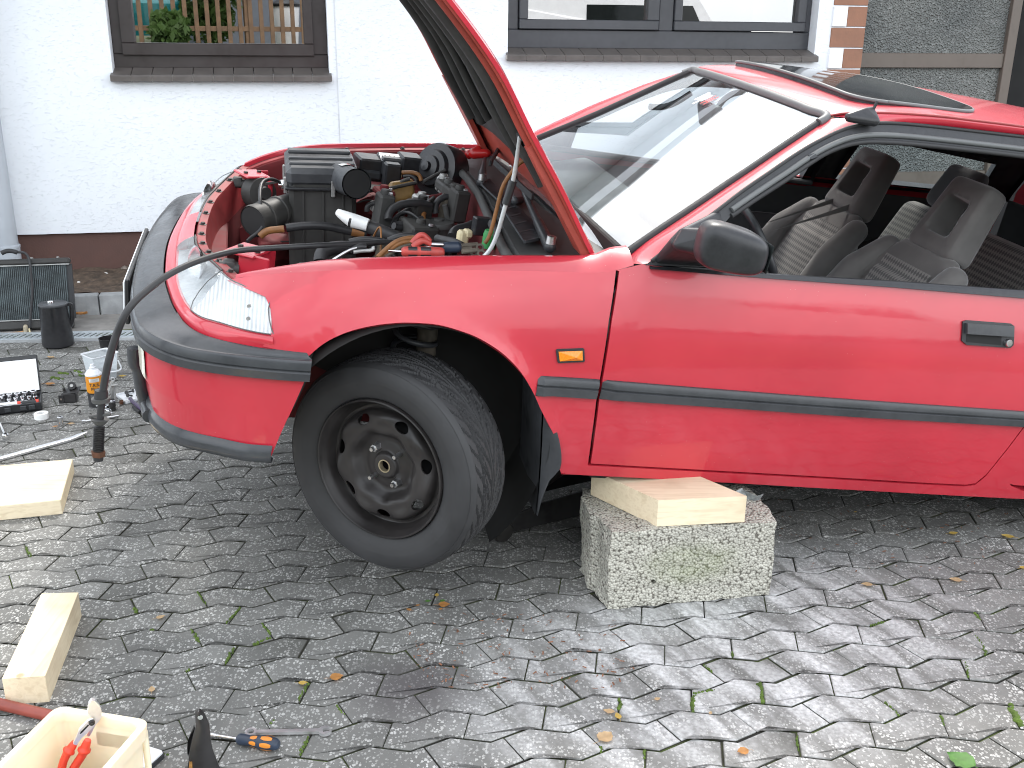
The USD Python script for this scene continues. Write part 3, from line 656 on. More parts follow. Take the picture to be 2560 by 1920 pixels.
def frame_ring(ua, ub, za, zb, w, o, d, wl=None, wr=None, wt=None, wb=None, ch=.004):
    wl, wr, wt, wb = [w if q is None else q for q in (wl, wr, wt, wb)]
    return join(wbox(ua, ub, za, za + wb, o - d, o, ch), wbox(ua, ub, zb - wt, zb, o - d, o, ch),
                wbox(ua, ua + wl, za + wb, zb - wt, o - d, o, ch), wbox(ub - wr, ub, za + wb, zb - wt, o - d, o, ch))
def sill(win, ua, ub, z, n, back, wide=.0):
    p = (ub - ua + 2 * wide) / n
    for k in range(n):
        a = ua - wide + k * p
        # sloping tile: profile in (o, z)
        prof = [(-back, z + .030), (.038, z - .004), (.042, z - .010), (.042, z - .034), (.030, z - .038), (-back, z - .01)]
        v, f = arr(prism(prof, p - .004)); Pn = np.stack([W3(a + .002 + c, b, q) for q, b, c in v])
        part(win, 'sill_tile', (Pn, f), TILE_TOP, smooth=False)
    part(win, 'sill_bed', wbox(ua - wide, ub + wide, z - .033, z - .006, -.05, .036, 0), plain('pale_grout_' + str(n), (.40, .37, .34), .8), smooth=False)
OF = -.085
# left window
a = WQ(V1(735, 450, 2070, 430, 800, 345, 870, 275, 1955, 268, 2010, 320), OF)
fl, fr = L0[0], L1[0]; fb = zl + .028
ob, sb_ = a[2][1] - fb, a[3][1] - a[2][1]
wl, wr_ = a[2][0] - fl, fr - a[5][0]
win = part(house, 'window', frame_ring(fl, fr, fb, ZT, .06, OF, .06, wl=wl, wr=wr_, wb=ob), BROWN_FR, label='single dark brown window, left of the raised bonnet')
part(win, 'sash', frame_ring(fl + wl - .008, fr - wr_ + .008, fb + ob - .008, ZT - .05, .06, OF + .016, .06, wl=a[3][0] - a[2][0] + .008, wr=a[5][0] - a[4][0] + .008, wb=sb_ + .008), BROWN_FR)
part(win, 'pane', wbox(a[3][0] - .01, a[4][0] + .01, a[3][1] - .01, ZT - .1, OF - .03, OF - .024, 0), HOUSEGLASS, smooth=False)
sill(win, L0[0], L1[0], zl, 11, .085, .012)
# right window, two casements
b = WQ(V10(135, 180, 190, 120, 930, 120, 998, 180, 1085, 180, 1135, 120, 1850, 120, 1895, 180, 135, 270), OF)
fl, fr = R0[0], R1[0]; fb = zr + .028
zs, zg = b[0][1], b[1][1]
win2 = part(house, 'window', join(frame_ring(fl, fr, fb, ZT, .06, OF, .06, wl=b[0][0] - fl, wr=fr - b[7][0], wb=zs - fb), wbox(b[3][0], b[4][0], zs, ZT - .06, OF - .06, OF, .004)), GREY_FR, label='dark grey double casement window behind the windscreen')
for (x0, x1, g0, g1) in ((b[0][0], b[3][0], b[1][0], b[2][0]), (b[4][0], b[7][0], b[5][0], b[6][0])):
    part(win2, 'sash', frame_ring(x0 + .004, x1 - .004, zs + .003, ZT - .065, .05, OF + .016, .06, wl=g0 - x0, wr=x1 - g1, wb=zg - zs), GREY_FR)
    part(win2, 'pane', wbox(g0 - .008, g1 + .008, zg - .008, ZT - .11, OF - .03, OF - .024, 0), HOUSEGLASS, smooth=False)
sill(win2, R0[0], R1[0], zr, 17, .085, .012)
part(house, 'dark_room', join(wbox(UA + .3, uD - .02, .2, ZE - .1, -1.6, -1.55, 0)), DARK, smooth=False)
# clinker strip beside the door: long and short courses in turn
zb = [WQ(V9(870, y))[0, 1] for y in (52, 238, 402, 577)]
pitch_ = (zb[0] - zb[3]) / 3
uS = WQ(V9(728, 150))[0, 0]; uL = WQ(V9(588, 320))[0, 0]
zk, k = zb[0] + 6 * pitch_, 0
while zk > zp + .02:
    long_ = k % 2 == 1
    ua = uL if long_ else uS
    part(house, 'brick', wbox(ua, uD, zk - pitch_ + .004, zk - .004, -.02, .006, .002), BRICK, smooth=False)
    if not long_: part(house, 'plaster_block', wbox(uL, uS - .003, zk - pitch_ + .003, zk - .003, -.01, .012, .003), WHITE_SMOOTH, smooth=False)
    zk -= pitch_; k += 1
# glazed door
DO = -.10
d1 = WQ(V9(2112, 0, 2055, 440, 2020, 640, 2200, 0), DO); dz = [WQ(V9(1400, y), DO)[0, 1] for y in (445, 568)]
zkick = WQ(V4(1500, 665), DO)[0, 1]
ur = (d1[0][0] + d1[1][0] + d1[2][0]) / 3; ue = d1[3][0]
dl = uD - .10
door = part(house, 'door', join(wbox(dl - .06, dl, .05, ZT, DO - .05, DO, .003), wbox(ur, ue, .05, ZT, DO - .05, DO + .01, .003), wbox(dl, ur, dz[1], dz[0], DO - .05, DO, .003), wbox(dl, ur, zkick - .30, zkick, DO - .05, DO, .003),
     wbox(dl, ur, ZT - .07, ZT, DO - .05, DO, .003), wbox(dl, ur, .05, .15, DO - .05, DO, .003)), DOOR_BR, label='brown metal door with textured glass at the right edge')
part(door, 'pane', wbox(dl - .01, ur + .01, dz[0] - .005, ZT - .06, DO - .03, DO - .022, 0), DOORGLASS, smooth=False)
part(door, 'pane', wbox(dl - .01, ur + .01, zkick - .005, dz[1] + .005, DO - .03, DO - .022, 0), DOORGLASS, smooth=False)
part(door, 'kick_panel', wbox(dl - .01, ur + .01, .14, zkick - .29, DO - .035, DO - .02, 0), DOOR_BR, smooth=False)
part(house, 'porch_wall', wbox(ue + .01, uD + 2.2, 0, ZT, DO - .35, DO - .30, 0), DARK, smooth=False)
# eaves and roof
EO = .36
part(house, 'soffit', wbox(UA, UB, ZE + .002, ZE + .05, -.3, EO, 0), SOFFIT, smooth=False)
part(house, 'fascia', wbox(UA, UB, ZE - .03, ZE + .2, EO, EO + .03, .003), SOFFIT)
part(house, 'roof', (np.array([W3(u, z, o) for u in (UA, UB) for o, z in ((EO + .06, ZE + .16), (-5.0, ZE + .55), (-5.0, ZE + .02), (EO + .02, ZE + .06))]), np.array([[0, 1, 5, 4], [1, 2, 6, 5], [2, 3, 7, 6], [3, 0, 4, 7]])), ROOFT, smooth=False)
for a_, b_ in ((UA, UA + .3), (UB - .3, UB)): part(house, 'gable_wall', wbox(a_, b_, -.1, ZE, -6, -.3, 0), STUCCO, smooth=False)
# downpipe at the left edge
pt, pb = WQ([(0, 262)], .09)[0], WQ([(33, 520)], .09)[0]
pr_ = (WQ([(36, 505)], .09)[0, 0] - WQ([(0, 505)], .09)[0, 0]) * .72
pu = WQ([(38, 515)], .09)[0, 0] - pr_
dp = thing('downpipe', 'pale grey rain downpipe on the white wall at the left edge', 'downpipe', W3(pu, 0, .09))
part(dp, 'pipe', cyl(W3(pu, .18, .09), W3(pu, ZE, .09), pr_, 28), ZINC)
zc = WQ([(10, 540)], .09)[0, 1]
part(dp, 'pipe_collar', lathe([(pr_, zc - .2), (pr_ * 1.08, zc - .2), (pr_ * 1.08, zc + .01), (pr_ * 1.13, zc + .012), (pr_ * 1.13, zc + .024), (pr_, zc + .03)], 28, W3(pu, 0, .09)), ZINC)
# ================================================================ THE CAR (built in its own frame)
car = thing('car', 'red two door coupe jacked up on blocks, its bonnet propped open and side window down', 'car', CAR_T, rot=CAR_R)
def cpart(name, mesh, mat, par=None, **kw): return part(par or car, name, mesh, mat, **kw)
def P1(pts):
    pts = np.array(pts, float); return PchipInterpolator(pts[:, 0], pts[:, 1], extrapolate=True)
def sstep(a, b, x): t = np.clip((np.asarray(x, float) - a) / (b - a), 0, 1); return t * t * (3 - 2 * t)
# half width of the body side at (x, z)
Zc = P1([(-.60, .335), (-.47, .395), (-.41, .428), (-.32, .462), (-.2, .483), (.02, .511), (.3, .553), (.457, .585), (.6, .597), (1.0, .606), (1.65, .624), (2.5, .66), (2.85, .67)])
wc = P1([(-.62, .42), (-.55, .52), (-.47, .585), (-.41, .635), (-.33, .690), (-.2, .735), (0, .755), (.3, .765), (.5, .768), (1, .770), (2.5, .755), (2.85, .70)])
wl0 = P1([(-.62, .58), (-.56, .690), (-.50, .738), (-.44, .772), (-.33, .803), (-.2, .822), (0, .829), (2.0, .829), (2.5, .81), (2.85, .75)])
prof = P1([(-.30, .66), (-.10, .72), (-.04, .765), (-.01, .783), (.03, .797), (.10, .813), (.2, .826), (.3, .830), (.4, .826), (.5, .812), (.58, .792), (.63, .778), (.8, .74)])
ARC_C, ARC_R = np.array([.055, .045]), .36
def wside(X, Z):
    X, Z = np.asarray(X, float), np.asarray(Z, float)
    zc = Zc(X)
    low = prof(np.minimum(Z, zc)) - (.83 - wl0(X))
    end = prof(zc) - (.83 - wl0(X)) - wc(X)
    q = np.clip((Z - .22) / (zc - .22), 0, 1)
    w = low - end * q ** 2.2
    r = np.hypot(X - ARC_C[0], Z - ARC_C[1])
    flare = .010 * np.exp(-((r - .345) / .022) ** 2) * sstep(-.05, .08, Z)
    w = w + flare
    g = wc(X) - .50 * (Z - zc) - .25 * (Z - zc) ** 2
    return np.where(Z > zc, g, w)
def SIDE(X, Z): return np.stack([np.asarray(X, float), -wside(X, Z), np.asarray(Z, float)], -1)
def hit(px, fn=wside, off=0.0, ya=-.98, yb=-.35):
    """pixels -> (x, z) where the view meets the near body side"""
    px = np.atleast_2d(np.array(px, float)); d = ray(px) @ CAR_R
    ts = np.linspace(0, 1, 400)
    t0, t1 = (ya - EYEL[1]) / d[:, 1], (yb - EYEL[1]) / d[:, 1]
    T = t0[:, None] + (t1 - t0)[:, None] * ts
    Q = EYEL + d[:, None] * T[..., None]
    F = Q[..., 1] + fn(Q[..., 0], Q[..., 2]) + off
    k = np.argmax((F[:, :-1] < 0) & (F[:, 1:] >= 0), axis=1)
    i = np.arange(len(px)); fa, fb = F[i, k], F[i, k + 1]
    u = np.clip(fa / (fa - fb), 0, 1)
    R_ = Q[i, k] + (Q[i, k + 1] - Q[i, k]) * u[:, None]
    return R_[:, [0, 2]]
def cylhit(px, plan):
    """pixels -> points on the upright wall that stands on the plan curve (x, y)"""
    plan = np.asarray(plan, float); out = []
    for p in np.atleast_2d(np.array(px, float)):
        d = ray(p) @ CAR_R; best = None
        for a, b in zip(plan[:-1], plan[1:]):
            try: t, u = np.linalg.solve(np.array([[d[0], a[0] - b[0]], [d[1], a[1] - b[1]]]), a - EYEL[:2])
            except np.linalg.LinAlgError: continue
            if -1e-6 <= u <= 1 + 1e-6 and t > 0 and (best is None or t < best): best = t
        out.append(EYEL + d * best if best else [np.nan] * 3)
    return np.array(out)
def smooth_x(pts, xs):
    """a smooth curve through scattered (x, ...) measurements"""
    pts = pts[np.argsort(pts[:, 0])]; keep = np.r_[True, np.diff(pts[:, 0]) > 1e-4]; pts = pts[keep]
    return np.stack([PchipInterpolator(pts[:, 0], pts[:, k])(xs) for k in range(1, pts.shape[1])], -1)

# ---- fender crease and inner edge
xs = np.linspace(-.40, .545, 60)
cr_px = V2(335, 722, 420, 708, 560, 694, 700, 685, 960, 673, 1300, 672, 1700, 676, 2000, 682, 2212, 688)
plan_c = np.stack([np.linspace(-.45, .6, 60), -wc(np.linspace(-.45, .6, 60))], 1)
CR = cylhit(cr_px, plan_c); CR = CR[~np.isnan(CR[:, 0])]
Zc_old = Zc
czs = CR[np.argsort(CR[:, 0])][:, [0, 2]]
Zc = P1([(-.60, .335), (-.50, .385)] + [tuple(q) for q in czs if -.44 < q[0] < .48] + [(.6, .600), (1.0, .606), (1.65, .624), (2.5, .66), (2.85, .67)])
wi = lambda x: wc(x) - np.interp(x, [-.42, -.36, -.2, 0, .3, .46, .56], [.006, .026, .050, .056, .054, .06, .085])
in_px = V2(335, 716, 420, 692, 560, 663, 800, 625, 1000, 612, 1400, 602, 1800, 598, 2100, 598, 2175, 592)
xi = np.linspace(-.45, .6, 60)
INE = cylhit(in_px, np.stack([xi, -wi(xi)], 1)); INE = INE[~np.isnan(INE[:, 0])]
Zi = P1([tuple(q) for q in INE[np.argsort(INE[:, 0])][:, [0, 2]] if -.43 < q[0] < .455] + [(.50, .606), (.56, .612)])

# ---- near fender: side sheet + top strip
tip = hit(V2(338, 726))[0]
cre = [(x, float(Zc(x))) for x in np.linspace(-.395, .50, 40)]
gap_px = [(1334, 585), (1327, 640), (1318, 695), (1304, 790), (1293, 850), (1283, 930), (1270, 1018)]
arch_px = V7(1207 - 0 + 490, 960, 1695, 880, 1680, 800, 1640, 715, 1600, 640, 1540, 510, 1460, 385, 1330, 265, 1150, 170, 950, 118, 820, 110, 700, 115, 500, 150, 330, 220, 215, 312)
gap = hit(gap_px); arch = curve(hit(arch_px), 60)
f_low = hit([(1235, 1021), (1212, 1022)])
front = hit(V2(755, 1106, 640, 1083, 515, 1058, 560, 1000, 562, 940, 555, 870, 530, 808, 480, 785, 420, 760, 370, 742))
g5 = [(x - .004, z) for x, z in gap]
fpoly = [tuple(tip)] + cre + [tuple(q) for q in g5] + [tuple(q) for q in f_low] + [tuple(q) for q in arch] + [tuple(q) for q in front]
F1 = panel(fpoly, SIDE, .018, .016)
xt = np.linspace(-.395, .54, 60)
def rollover(xt, n=7):
    a = np.stack([xt, -wc(xt), Zc(xt)], 1); b = np.stack([xt, -wi(xt), Zi(xt)], 1)
    t = np.linspace(0, 1, n)[None, :, None]
    P = a[:, None] * (1 - t) + b[:, None] * t + np.array([0, 0, .006]) * (4 * t * (1 - t))
    low = b + [0, .003, -.03]
    return grid(np.concatenate([P, low[:, None]], 1))
F2 = rollover(xt)
fender = cpart('fender', join(F1, F2), RED, smooth=40, label='near front fender')
cpart('fender', mirror(join(panel([tuple(tip)] + cre + [tuple(q) for q in g5] + [(.44, .04), (-.25, .3)], SIDE, .04, .01), F2)), RED, smooth=40, label='far front fender')
# flange with rubber strip inside the fender top
# ---- door, quarter, sill
dz_b = hit([(1271, 1001), (1500, 1014), (1750, 1028), (2000, 1043), (2085, 1047)])
dcut = hit([(2107, 1044), (2130, 1025), (2160, 988), (2186, 955), (2212, 920)])
DR = 1.815                                                    # rear edge of the door
belt_px = [(1412, 574), (1500, 584), (1660, 594), (1900, 612), (2212, 642)]
belt = hit(belt_px)
bz = P1([tuple(q) for q in belt] + [(2.5, belt[-1][1] + (2.5 - belt[-1][0]) * .03)])
gapd = [(x + .004, z) for x, z in gap]
xb = np.linspace(.56, DR, 30)
dpoly = [(gapd[0][0] - .002, gapd[0][1])] + [(gapd[0][0] - .005, float(Zc(.5)))] + [(x, float(bz(x))) for x in xb] + [(DR, .30)] + [tuple(q) for q in dcut[::-1]] + [tuple(q) for q in dz_b[::-1]] + gapd[::-1]
door_c = cpart('car_door', panel(dpoly, SIDE, .02, .016), RED, smooth=40)
slow = hit([(1212, 1024), (1450, 1036), (1800, 1056), (2212, 1078)])
sz = P1([tuple(q) for q in slow] + [(2.5, slow[-1][1])])
spoly = [(slow[0][0], float(sz(slow[0][0])))] + [(x, float(sz(x))) for x in np.linspace(.5, 2.0, 16)] + [(2.0, .0)] + [(DR + .02, .05)] + [(q[0] + .003, q[1] - .006) for q in dcut[::-1]][2:] + [(q[0], q[1] - .007) for q in dz_b[::-1]] + [(f_low[0][0], f_low[0][1] + .002)]
cpart('sill', panel(spoly, SIDE, .02, .03), RED, smooth=40)
qpoly = [(DR + .005, float(bz(DR + .005))), (2.74, float(bz(2.5)) + .006), (2.74, .32), (2.40, .30), (2.2, .36), (2.02, .30), (1.98, .05), (DR + .024, .055)] + [(q[0] + .004, q[1]) for q in dcut[1:]] + [(DR + .005, .30)]
RWX = 2.33
def hub_z(y): return (.283 - CAR_T[2] - CAR_R[2, 0] * RWX - CAR_R[2, 1] * y) / CAR_R[2, 2]
rarch = Polygon(qpoly).buffer(0).difference(Point(RWX, hub_z(-.72)).buffer(.318, 24))
rarch = max(rarch.geoms, key=lambda g: g.area) if rarch.geom_type != 'Polygon' else rarch
cpart('rear_quarter', panel(np.array(rarch.exterior.coords)[:-1], SIDE, .03, .03), RED, smooth=40)
cpart('rear_quarter', mirror(panel([(.5, .62), (.6, float(bz(.6))), (1.2, float(bz(1.2))), (2.74, float(bz(2.5)) + .006), (2.74, .1), (.5, .05)], SIDE, .05, .012)), RED, smooth=40, label='far body side')
# side mouldings: a raised, bevelled black strip
def strip(xa, xb_, zfa, zfb, dep=.012, n=40, endcap=.02):
    X = np.linspace(xa, xb_, n); P = []
    for x in X:
        za, zb_ = zfa(x), zfb(x); m = za + (zb_ - za) * .52
        e = min(1, (x - xa + .004) / endcap) * dep; e = min(e, dep)
        w = lambda z: wside(x, z)
        P.append([(x, -w(za), za), (x, -w(za) - e, za + .004), (x, -w(m) - e - .002, m - .002), (x, -w(m) - e + .003, m + .001), (x, -w(m) - e, m + .005), (x, -w(zb_) - e + .001, zb_ - .008), (x, -w(zb_) - e + .006, zb_ - .001), (x, -w(zb_), zb_)])
    P = np.array(P); v, f = grid(P)
    ends = [P[0], P[-1]]
    return join((v, f[:, ::-1]), *[(e, np.array([[0, k, k + 1] for k in range(1, 7)])) for e in ends])
ml = hit([(1153, 812), (1290, 819), (1500, 836), (1800, 859), (2212, 888)]); mb = hit([(1165, 856), (1290, 862), (1500, 876), (1800, 897), (2212, 922)])
mt_, mb_ = P1([tuple(q) for q in ml] + [(2.4, ml[-1][1])]), P1([tuple(q) for q in mb] + [(2.4, mb[-1][1])])
xg = float(np.interp(.28, gap[::-1, 1], gap[::-1, 0]))
cpart('side_moulding', strip(ml[0][0] + .012, xg - .006, mb_, mt_), BLK_GREY, par=fender)
cpart('side_moulding', strip(xg + .004, DR - .006, mb_, mt_), BLK_GREY, par=door_c)
cpart('side_moulding', strip(DR + .006, 1.97, mb_, mt_), BLK_GREY)
# ---- side marker
mk = hit([(1204, 757), (1207, 780), (1259, 778), (1258, 755)])
def onside(poly, h0, h1, mat, name, par, hh=.01, **kw): return cpart(name, panel(poly, SIDE, hh, h1 - h0, off=h1), mat, par=par, **kw)
rm = Polygon(mk).buffer(-.004).buffer(.004)
mkr = onside(list(Polygon(mk).buffer(.004).exterior.coords)[:-1], -.002, .004, BLK, 'marker_bezel', fender)
cm = Polygon(mk).buffer(-.0015); mcen = np.array(cm.centroid.coords[0]); mo_ = np.array(cm.exterior.coords)[:-1]
wedge = SIDE(*mo_.T); ctr = SIDE(mcen[0] + .012, mcen[1]) - [0, .014, 0]
n = len(mo_); base_ = wedge - [0, .006, 0]
cpart('side_marker', (np.vstack([wedge, base_, ctr[None]]), np.vstack([[[i, (i + 1) % n, n + i] for i in range(n)], [[(i + 1) % n, n + (i + 1) % n, n + i] for i in range(n)], [[n + i, n + (i + 1) % n, 2 * n] for i in range(n)]])), AMBER, par=fender, smooth=False)
# ---- door handle
hp = hit(V4(1868, 1490, 1890, 1482, 2130, 1500, 2152, 1515, 2148, 1620, 2130, 1635, 1890, 1618, 1862, 1595))
hb = onside(hp, -.004, .005, BLK, 'handle', door_c)
hin = hit(V4(1885, 1560, 2080, 1572, 2078, 1620, 1885, 1602))
cpart('handle_recess', panel(hin, SIDE, .01, .003, off=.0056), DARK, par=door_c)
hg = hit(V4(1880, 1498, 2138, 1515, 2136, 1572, 1880, 1555)); cpart('handle_grip', panel(hg, SIDE, .008, .012, off=.015), BLK_GREY, par=door_c)
lk = hit(V4(2112, 1602))[0]; lp = SIDE(*lk) - [0, .006, 0]
cpart('lock', lathe([(.0001, .010), (.009, .010), (.0105, .007), (.0105, -.004)], 18, lp, frame_from((0, -1, .1))), STEEL, par=door_c)

# ---- black window frame of the door, seals, belt strip
fo = V4(118, 1178, 330, 1010, 520, 868, 640, 775, 800, 664, 1000, 530, 1100, 476, 1180, 438, 1260, 410, 1330, 396, 1420, 391, 1520, 394, 1700, 410, 1950, 438, 2212, 468)
fi = V4(590, 905, 760, 790, 900, 700, 1000, 630, 1100, 566, 1180, 530, 1250, 508, 1330, 497, 1420, 497, 1520, 502, 1700, 518, 1950, 545, 2212, 576)
FO, FI = curve(hit(fo), 70), curve(hit(fi), 70)
fzo = lambda x: np.interp(x, FO[:, 0], FO[:, 1]); 
xr = 1.83
def ext(A, x): s = (A[-1, 1] - A[-3, 1]) / (A[-1, 0] - A[-3, 0]); return np.vstack([A, [x, A[-1, 1] + s * (x - A[-1, 0])]])
FOx, FIx = ext(FO, xr), ext(FI, xr - .05)
sail = hit(V4(118, 1178, 590, 905)); 
frame_poly = [tuple(q) for q in FOx] + [(xr, float(bz(xr))), (xr - .055, float(bz(xr)))] + [tuple(q) for q in FIx[::-1]] + [tuple(q) for q in hit(V4(500, 1010, 520, 1150, 640, 1195, 300, 1185))]
cpart('window_frame', panel(frame_poly, SIDE, .02, .02, off=.003), BLK, par=door_c, smooth=40)
def curve_on(A, off, n=70):
    A = curve(np.array(A), n); return SIDE(A[:, 0], A[:, 1]) + [0, -off, 0]
mid = FIx * .62 + np.array([np.interp(FIx[:, 0], FOx[:, 0], FOx[:, 0]), np.interp(FIx[:, 0], FOx[:, 0], FOx[:, 1])]).T * .38
cpart('window_seal', tube(curve_on(mid, .006), .0075, 8), SEAL, par=door_c, smooth=60)
cpart('window_seal', tube(curve_on(FIx, .003), .007, 8), RUBBER, par=door_c, smooth=60)
cpart('window_seal', tube(curve_on(FOx[1:], .004), .005, 8), RUBBER, par=door_c, smooth=60)
bl0, bl1 = hit(V4(140, 1183, 330, 1198, 800, 1232, 1500, 1272, 2212, 1322)), hit(V4(150, 1200, 330, 1214, 800, 1252, 1500, 1302, 2212, 1362))
def beltband(x0, x1, dz0=0, n=50):
    X = np.linspace(x0, x1, n); za = np.interp(X, bl1[:, 0], bl1[:, 1]); zb_ = np.interp(X, bl0[:, 0], bl0[:, 1])
    za[X > bl1[-1, 0]] = bl1[-1, 1] + .03 * (X[X > bl1[-1, 0]] - bl1[-1, 0]); zb_[X > bl0[-1, 0]] = bl0[-1, 1] + .03 * (X[X > bl0[-1, 0]] - bl0[-1, 0])
    P = []
    for x, a, b in zip(X, za, zb_):
        P.append([(x, -wside(x, a) - .001, a), (x, -wside(x, a) - .008, a + .002), (x, -wside(x, b) - .006, b - .004), (x, -wside(x, b) + .001, b + .001), (x, -wside(x, b) + .02, b - .002)])
    return flip(grid(np.array(P)))
cpart('belt_strip', beltband(bl0[0, 0], DR + .01), BLK, par=door_c, smooth=40)
cpart('frame_joint', panel(hit(V4(1005, 578, 1040, 566, 1058, 588, 1022, 602)), SIDE, .01, .008, off=.012), BLK, par=door_c)

# ---- windscreen, pillars, roof
ws_px = V4(5, 1110, 200, 975, 400, 842, 600, 706, 800, 570, 960, 462, 1060, 396)
ws_w = lambda z: np.interp(z, [.50, .578, .76, .966, 1.05], [.715, .67, .572, .485, .45])
WSN = hit(ws_px, fn=lambda X, Z: ws_w(Z), ya=-.9, yb=-.3)
zz = np.linspace(WSN[0, 1], WSN[-1, 1] + .012, 24)
xx = P1([(z, x) for x, z in WSN])(zz)
topc = (xx[-1], zz[-1])
zz = np.r_[zz[0] - .05, zz]; xx = np.r_[xx[0] - .05, xx]
rows = []
ww = np.linspace(-1, 1, 33)
for k, (x, z) in enumerate(zip(xx, zz)):
    t = k / (len(zz) - 1); bul = .062 * (1 - t) + .038 * t; w = ws_w(z)
    y = ww * w
    # rounded upper corners
    rows.append(np.stack([x - bul * (1 - ww ** 2), y, z + .012 * t * (1 - ww ** 2)], -1))
SCR = np.array(rows)
screen = cpart('windscreen', flip(grid(SCR)), SCREEN, smooth=True)
edge = np.concatenate([SCR[:, 0], SCR[-1, 1:-1], SCR[::-1, -1]])
def offs(c, o): return c + np.array(o)
# seal: flat band round the glass; grey along the top
cpart('windscreen_seal', tube(SCR[:, 0] + [.006, -.006, .004], .011, 8), RUBBER, par=screen, smooth=60)
cpart('windscreen_seal', tube(SCR[:, -1] + [.006, .006, .004], .011, 8), RUBBER, par=screen, smooth=60)
topseal = np.concatenate([SCR[-2:, 0] + [.008, -.010, .008], SCR[-1] + [.012, 0, .010], SCR[-2:, -1][::-1] + [.008, .010, .008]])
cpart('windscreen_seal', tube(spline(topseal[::2], 60), .013, 8), SEAL, par=screen, smooth=60, label='grey top seal of the windscreen')
# near A pillar: between the black frame and the glass
po = hit(V4(60, 1172, 118, 1172, 330, 1004, 520, 862, 640, 768, 800, 656, 1000, 522, 1100, 468, 1180, 430, 1260, 402, 1330, 388))
PO = SIDE(po[:, 0], po[:, 1])
zq = np.clip(np.interp(np.linspace(0, 1, len(PO)), np.linspace(0, 1, len(SCR)), np.arange(len(SCR))), 0, len(SCR) - 1)
PI_ = np.stack([np.interp(zq, np.arange(len(SCR)), SCR[:, 0, c]) for c in range(3)], 1) + [.010, -.012, .004]
PO, PI_ = curve(PO, 40), curve(PI_, 40)
pil = loft(PO, PI_, 8, .010, unit((-.35, -.55, .6)))
cpart('roof_pillar', pil, RED, smooth=60, label='near windscreen pillar')
cpart('roof_pillar', mirror(pil), RED, smooth=60, label='far windscreen pillar')
# roof: gutter line near side
gut = V9(620, 945, 740, 922, 960, 920, 1300, 948, 1700, 1000, 2212, 1066)
ZG = lambda X: np.interp(X, [1.05, 1.12, 1.22, 1.5, 1.9, 2.4], [.972, .985, 1.000, 1.012, 1.010, .985])
gy = .545
GU = CY(gut, -gy); gx, gz = GU[:, 0], GU[:, 2]
gzf = P1([(x, z) for x, z in zip(gx, gz)] + [(2.3, gz[-1] - .012), (2.8, gz[-1] - .075)])
xs2 = np.linspace(gx[0], 2.74, 48)
topx = topc[0] + .02
R0_ = []
for k, x in enumerate(xs2):
    zg_ = float(gzf(x)); yy = np.linspace(-gy, gy, 33); q = 1 - (yy / gy) ** 2
    xfr = x - (.055 + .0) * q * max(0, 1 - k / 14) * 1.0
    crown = .028 * q
    R0_.append(np.stack([xfr, yy, zg_ + crown], -1))
RF = np.array(R0_)
# pull the front row onto the screen's upper edge
front_row = SCR[-1] + [.020, 0, .012]
front_row = np.stack([np.interp(np.linspace(-1, 1, 33), ww, front_row[:, c]) for c in range(3)], 1)
for k in range(10):
    t = (1 - k / 10) ** 1.5; RF[k] = RF[k] * (1 - t) + front_row * t
cpart('roof', flip(grid(RF)), RED, smooth=True)
# red cant rail between gutter and the door frame
ca = hit(V4(1330, 388, 1420, 383, 1520, 386, 1700, 402, 1950, 430, 2212, 460)); ca = np.vstack([ext(ca, 2.2), [2.74, ext(ca, 2.2)[-1, 1] - .05]])
CA = curve(SIDE(ca[:, 0], ca[:, 1]), 40); CB = np.stack([np.interp(np.linspace(0, 1, 40), np.linspace(0, 1, len(RF)), RF[:, 0, c]) for c in range(3)], 1)
CBc = curve(RF[:, 0], 40)
cant = loft(CA, CBc, 6, .008, unit((0, -.8, .4)))
cpart('cant_rail', cant, RED, smooth=60); cpart('cant_rail', mirror(cant), RED, smooth=60)
cpart('roof_gutter', tube(curve(RF[:, 0], 50) + [0, -.001, .001], .0035, 6), plain('dark_red_gutter', (.25, .03, .03), .5), smooth=60)
# far door frame seen through the car
farf = mirror(panel([tuple(q) for q in FOx] + [(xr, float(bz(xr))), (xr - .05, float(bz(xr)))] + [tuple(q) for q in FIx[::-1] - [0, .0]] + [(FIx[0][0], float(bz(FIx[0][0])) + .01), (FOx[0][0], FOx[0][1])], SIDE, .03, .03))
cpart('window_frame', farf, BLK, smooth=40, label='far window frame')
# rear part of each side with its quarter window, and the tail (mostly out of the picture)
ztop = lambda x: float(FOx[-1, 1]) - .03 * (x - xr)
qw = [(1.925, .642), (2.60, .664), (2.58, .80), (1.94, .835)]
xe = 2.74
rear_poly = [(xr + .002, float(bz(xr))), (xe, float(bz(2.5)) + .006), (xe, ztop(xe)), (2.3, ztop(2.3)), (xr + .002, ztop(xr))]
for m, mt_ in ((lambda q: q, RED), (mirror, BLK)):
    cpart('rear_pillar', m(panel(rear_poly, SIDE, .04, .03, holes=[qw])), mt_, smooth=40)
    cpart('rear_window', m(panel([(x - .006 * (1 if x > 2.2 else -1) * -1, z) for x, z in qw], SIDE, .08, 0, off=-.012)), WINGLASS, smooth=40)
tail = np.array([(2.75, y, z) for z in (.0, .35, .68, .95) for y in (-.69, -.4, 0, .4, .69)]).reshape(4, 5, 3)
tail[3, :, 1] *= .78; tail[:, 1:4, 0] += .04
cpart('tail_panel', grid(tail), RED, smooth=60)

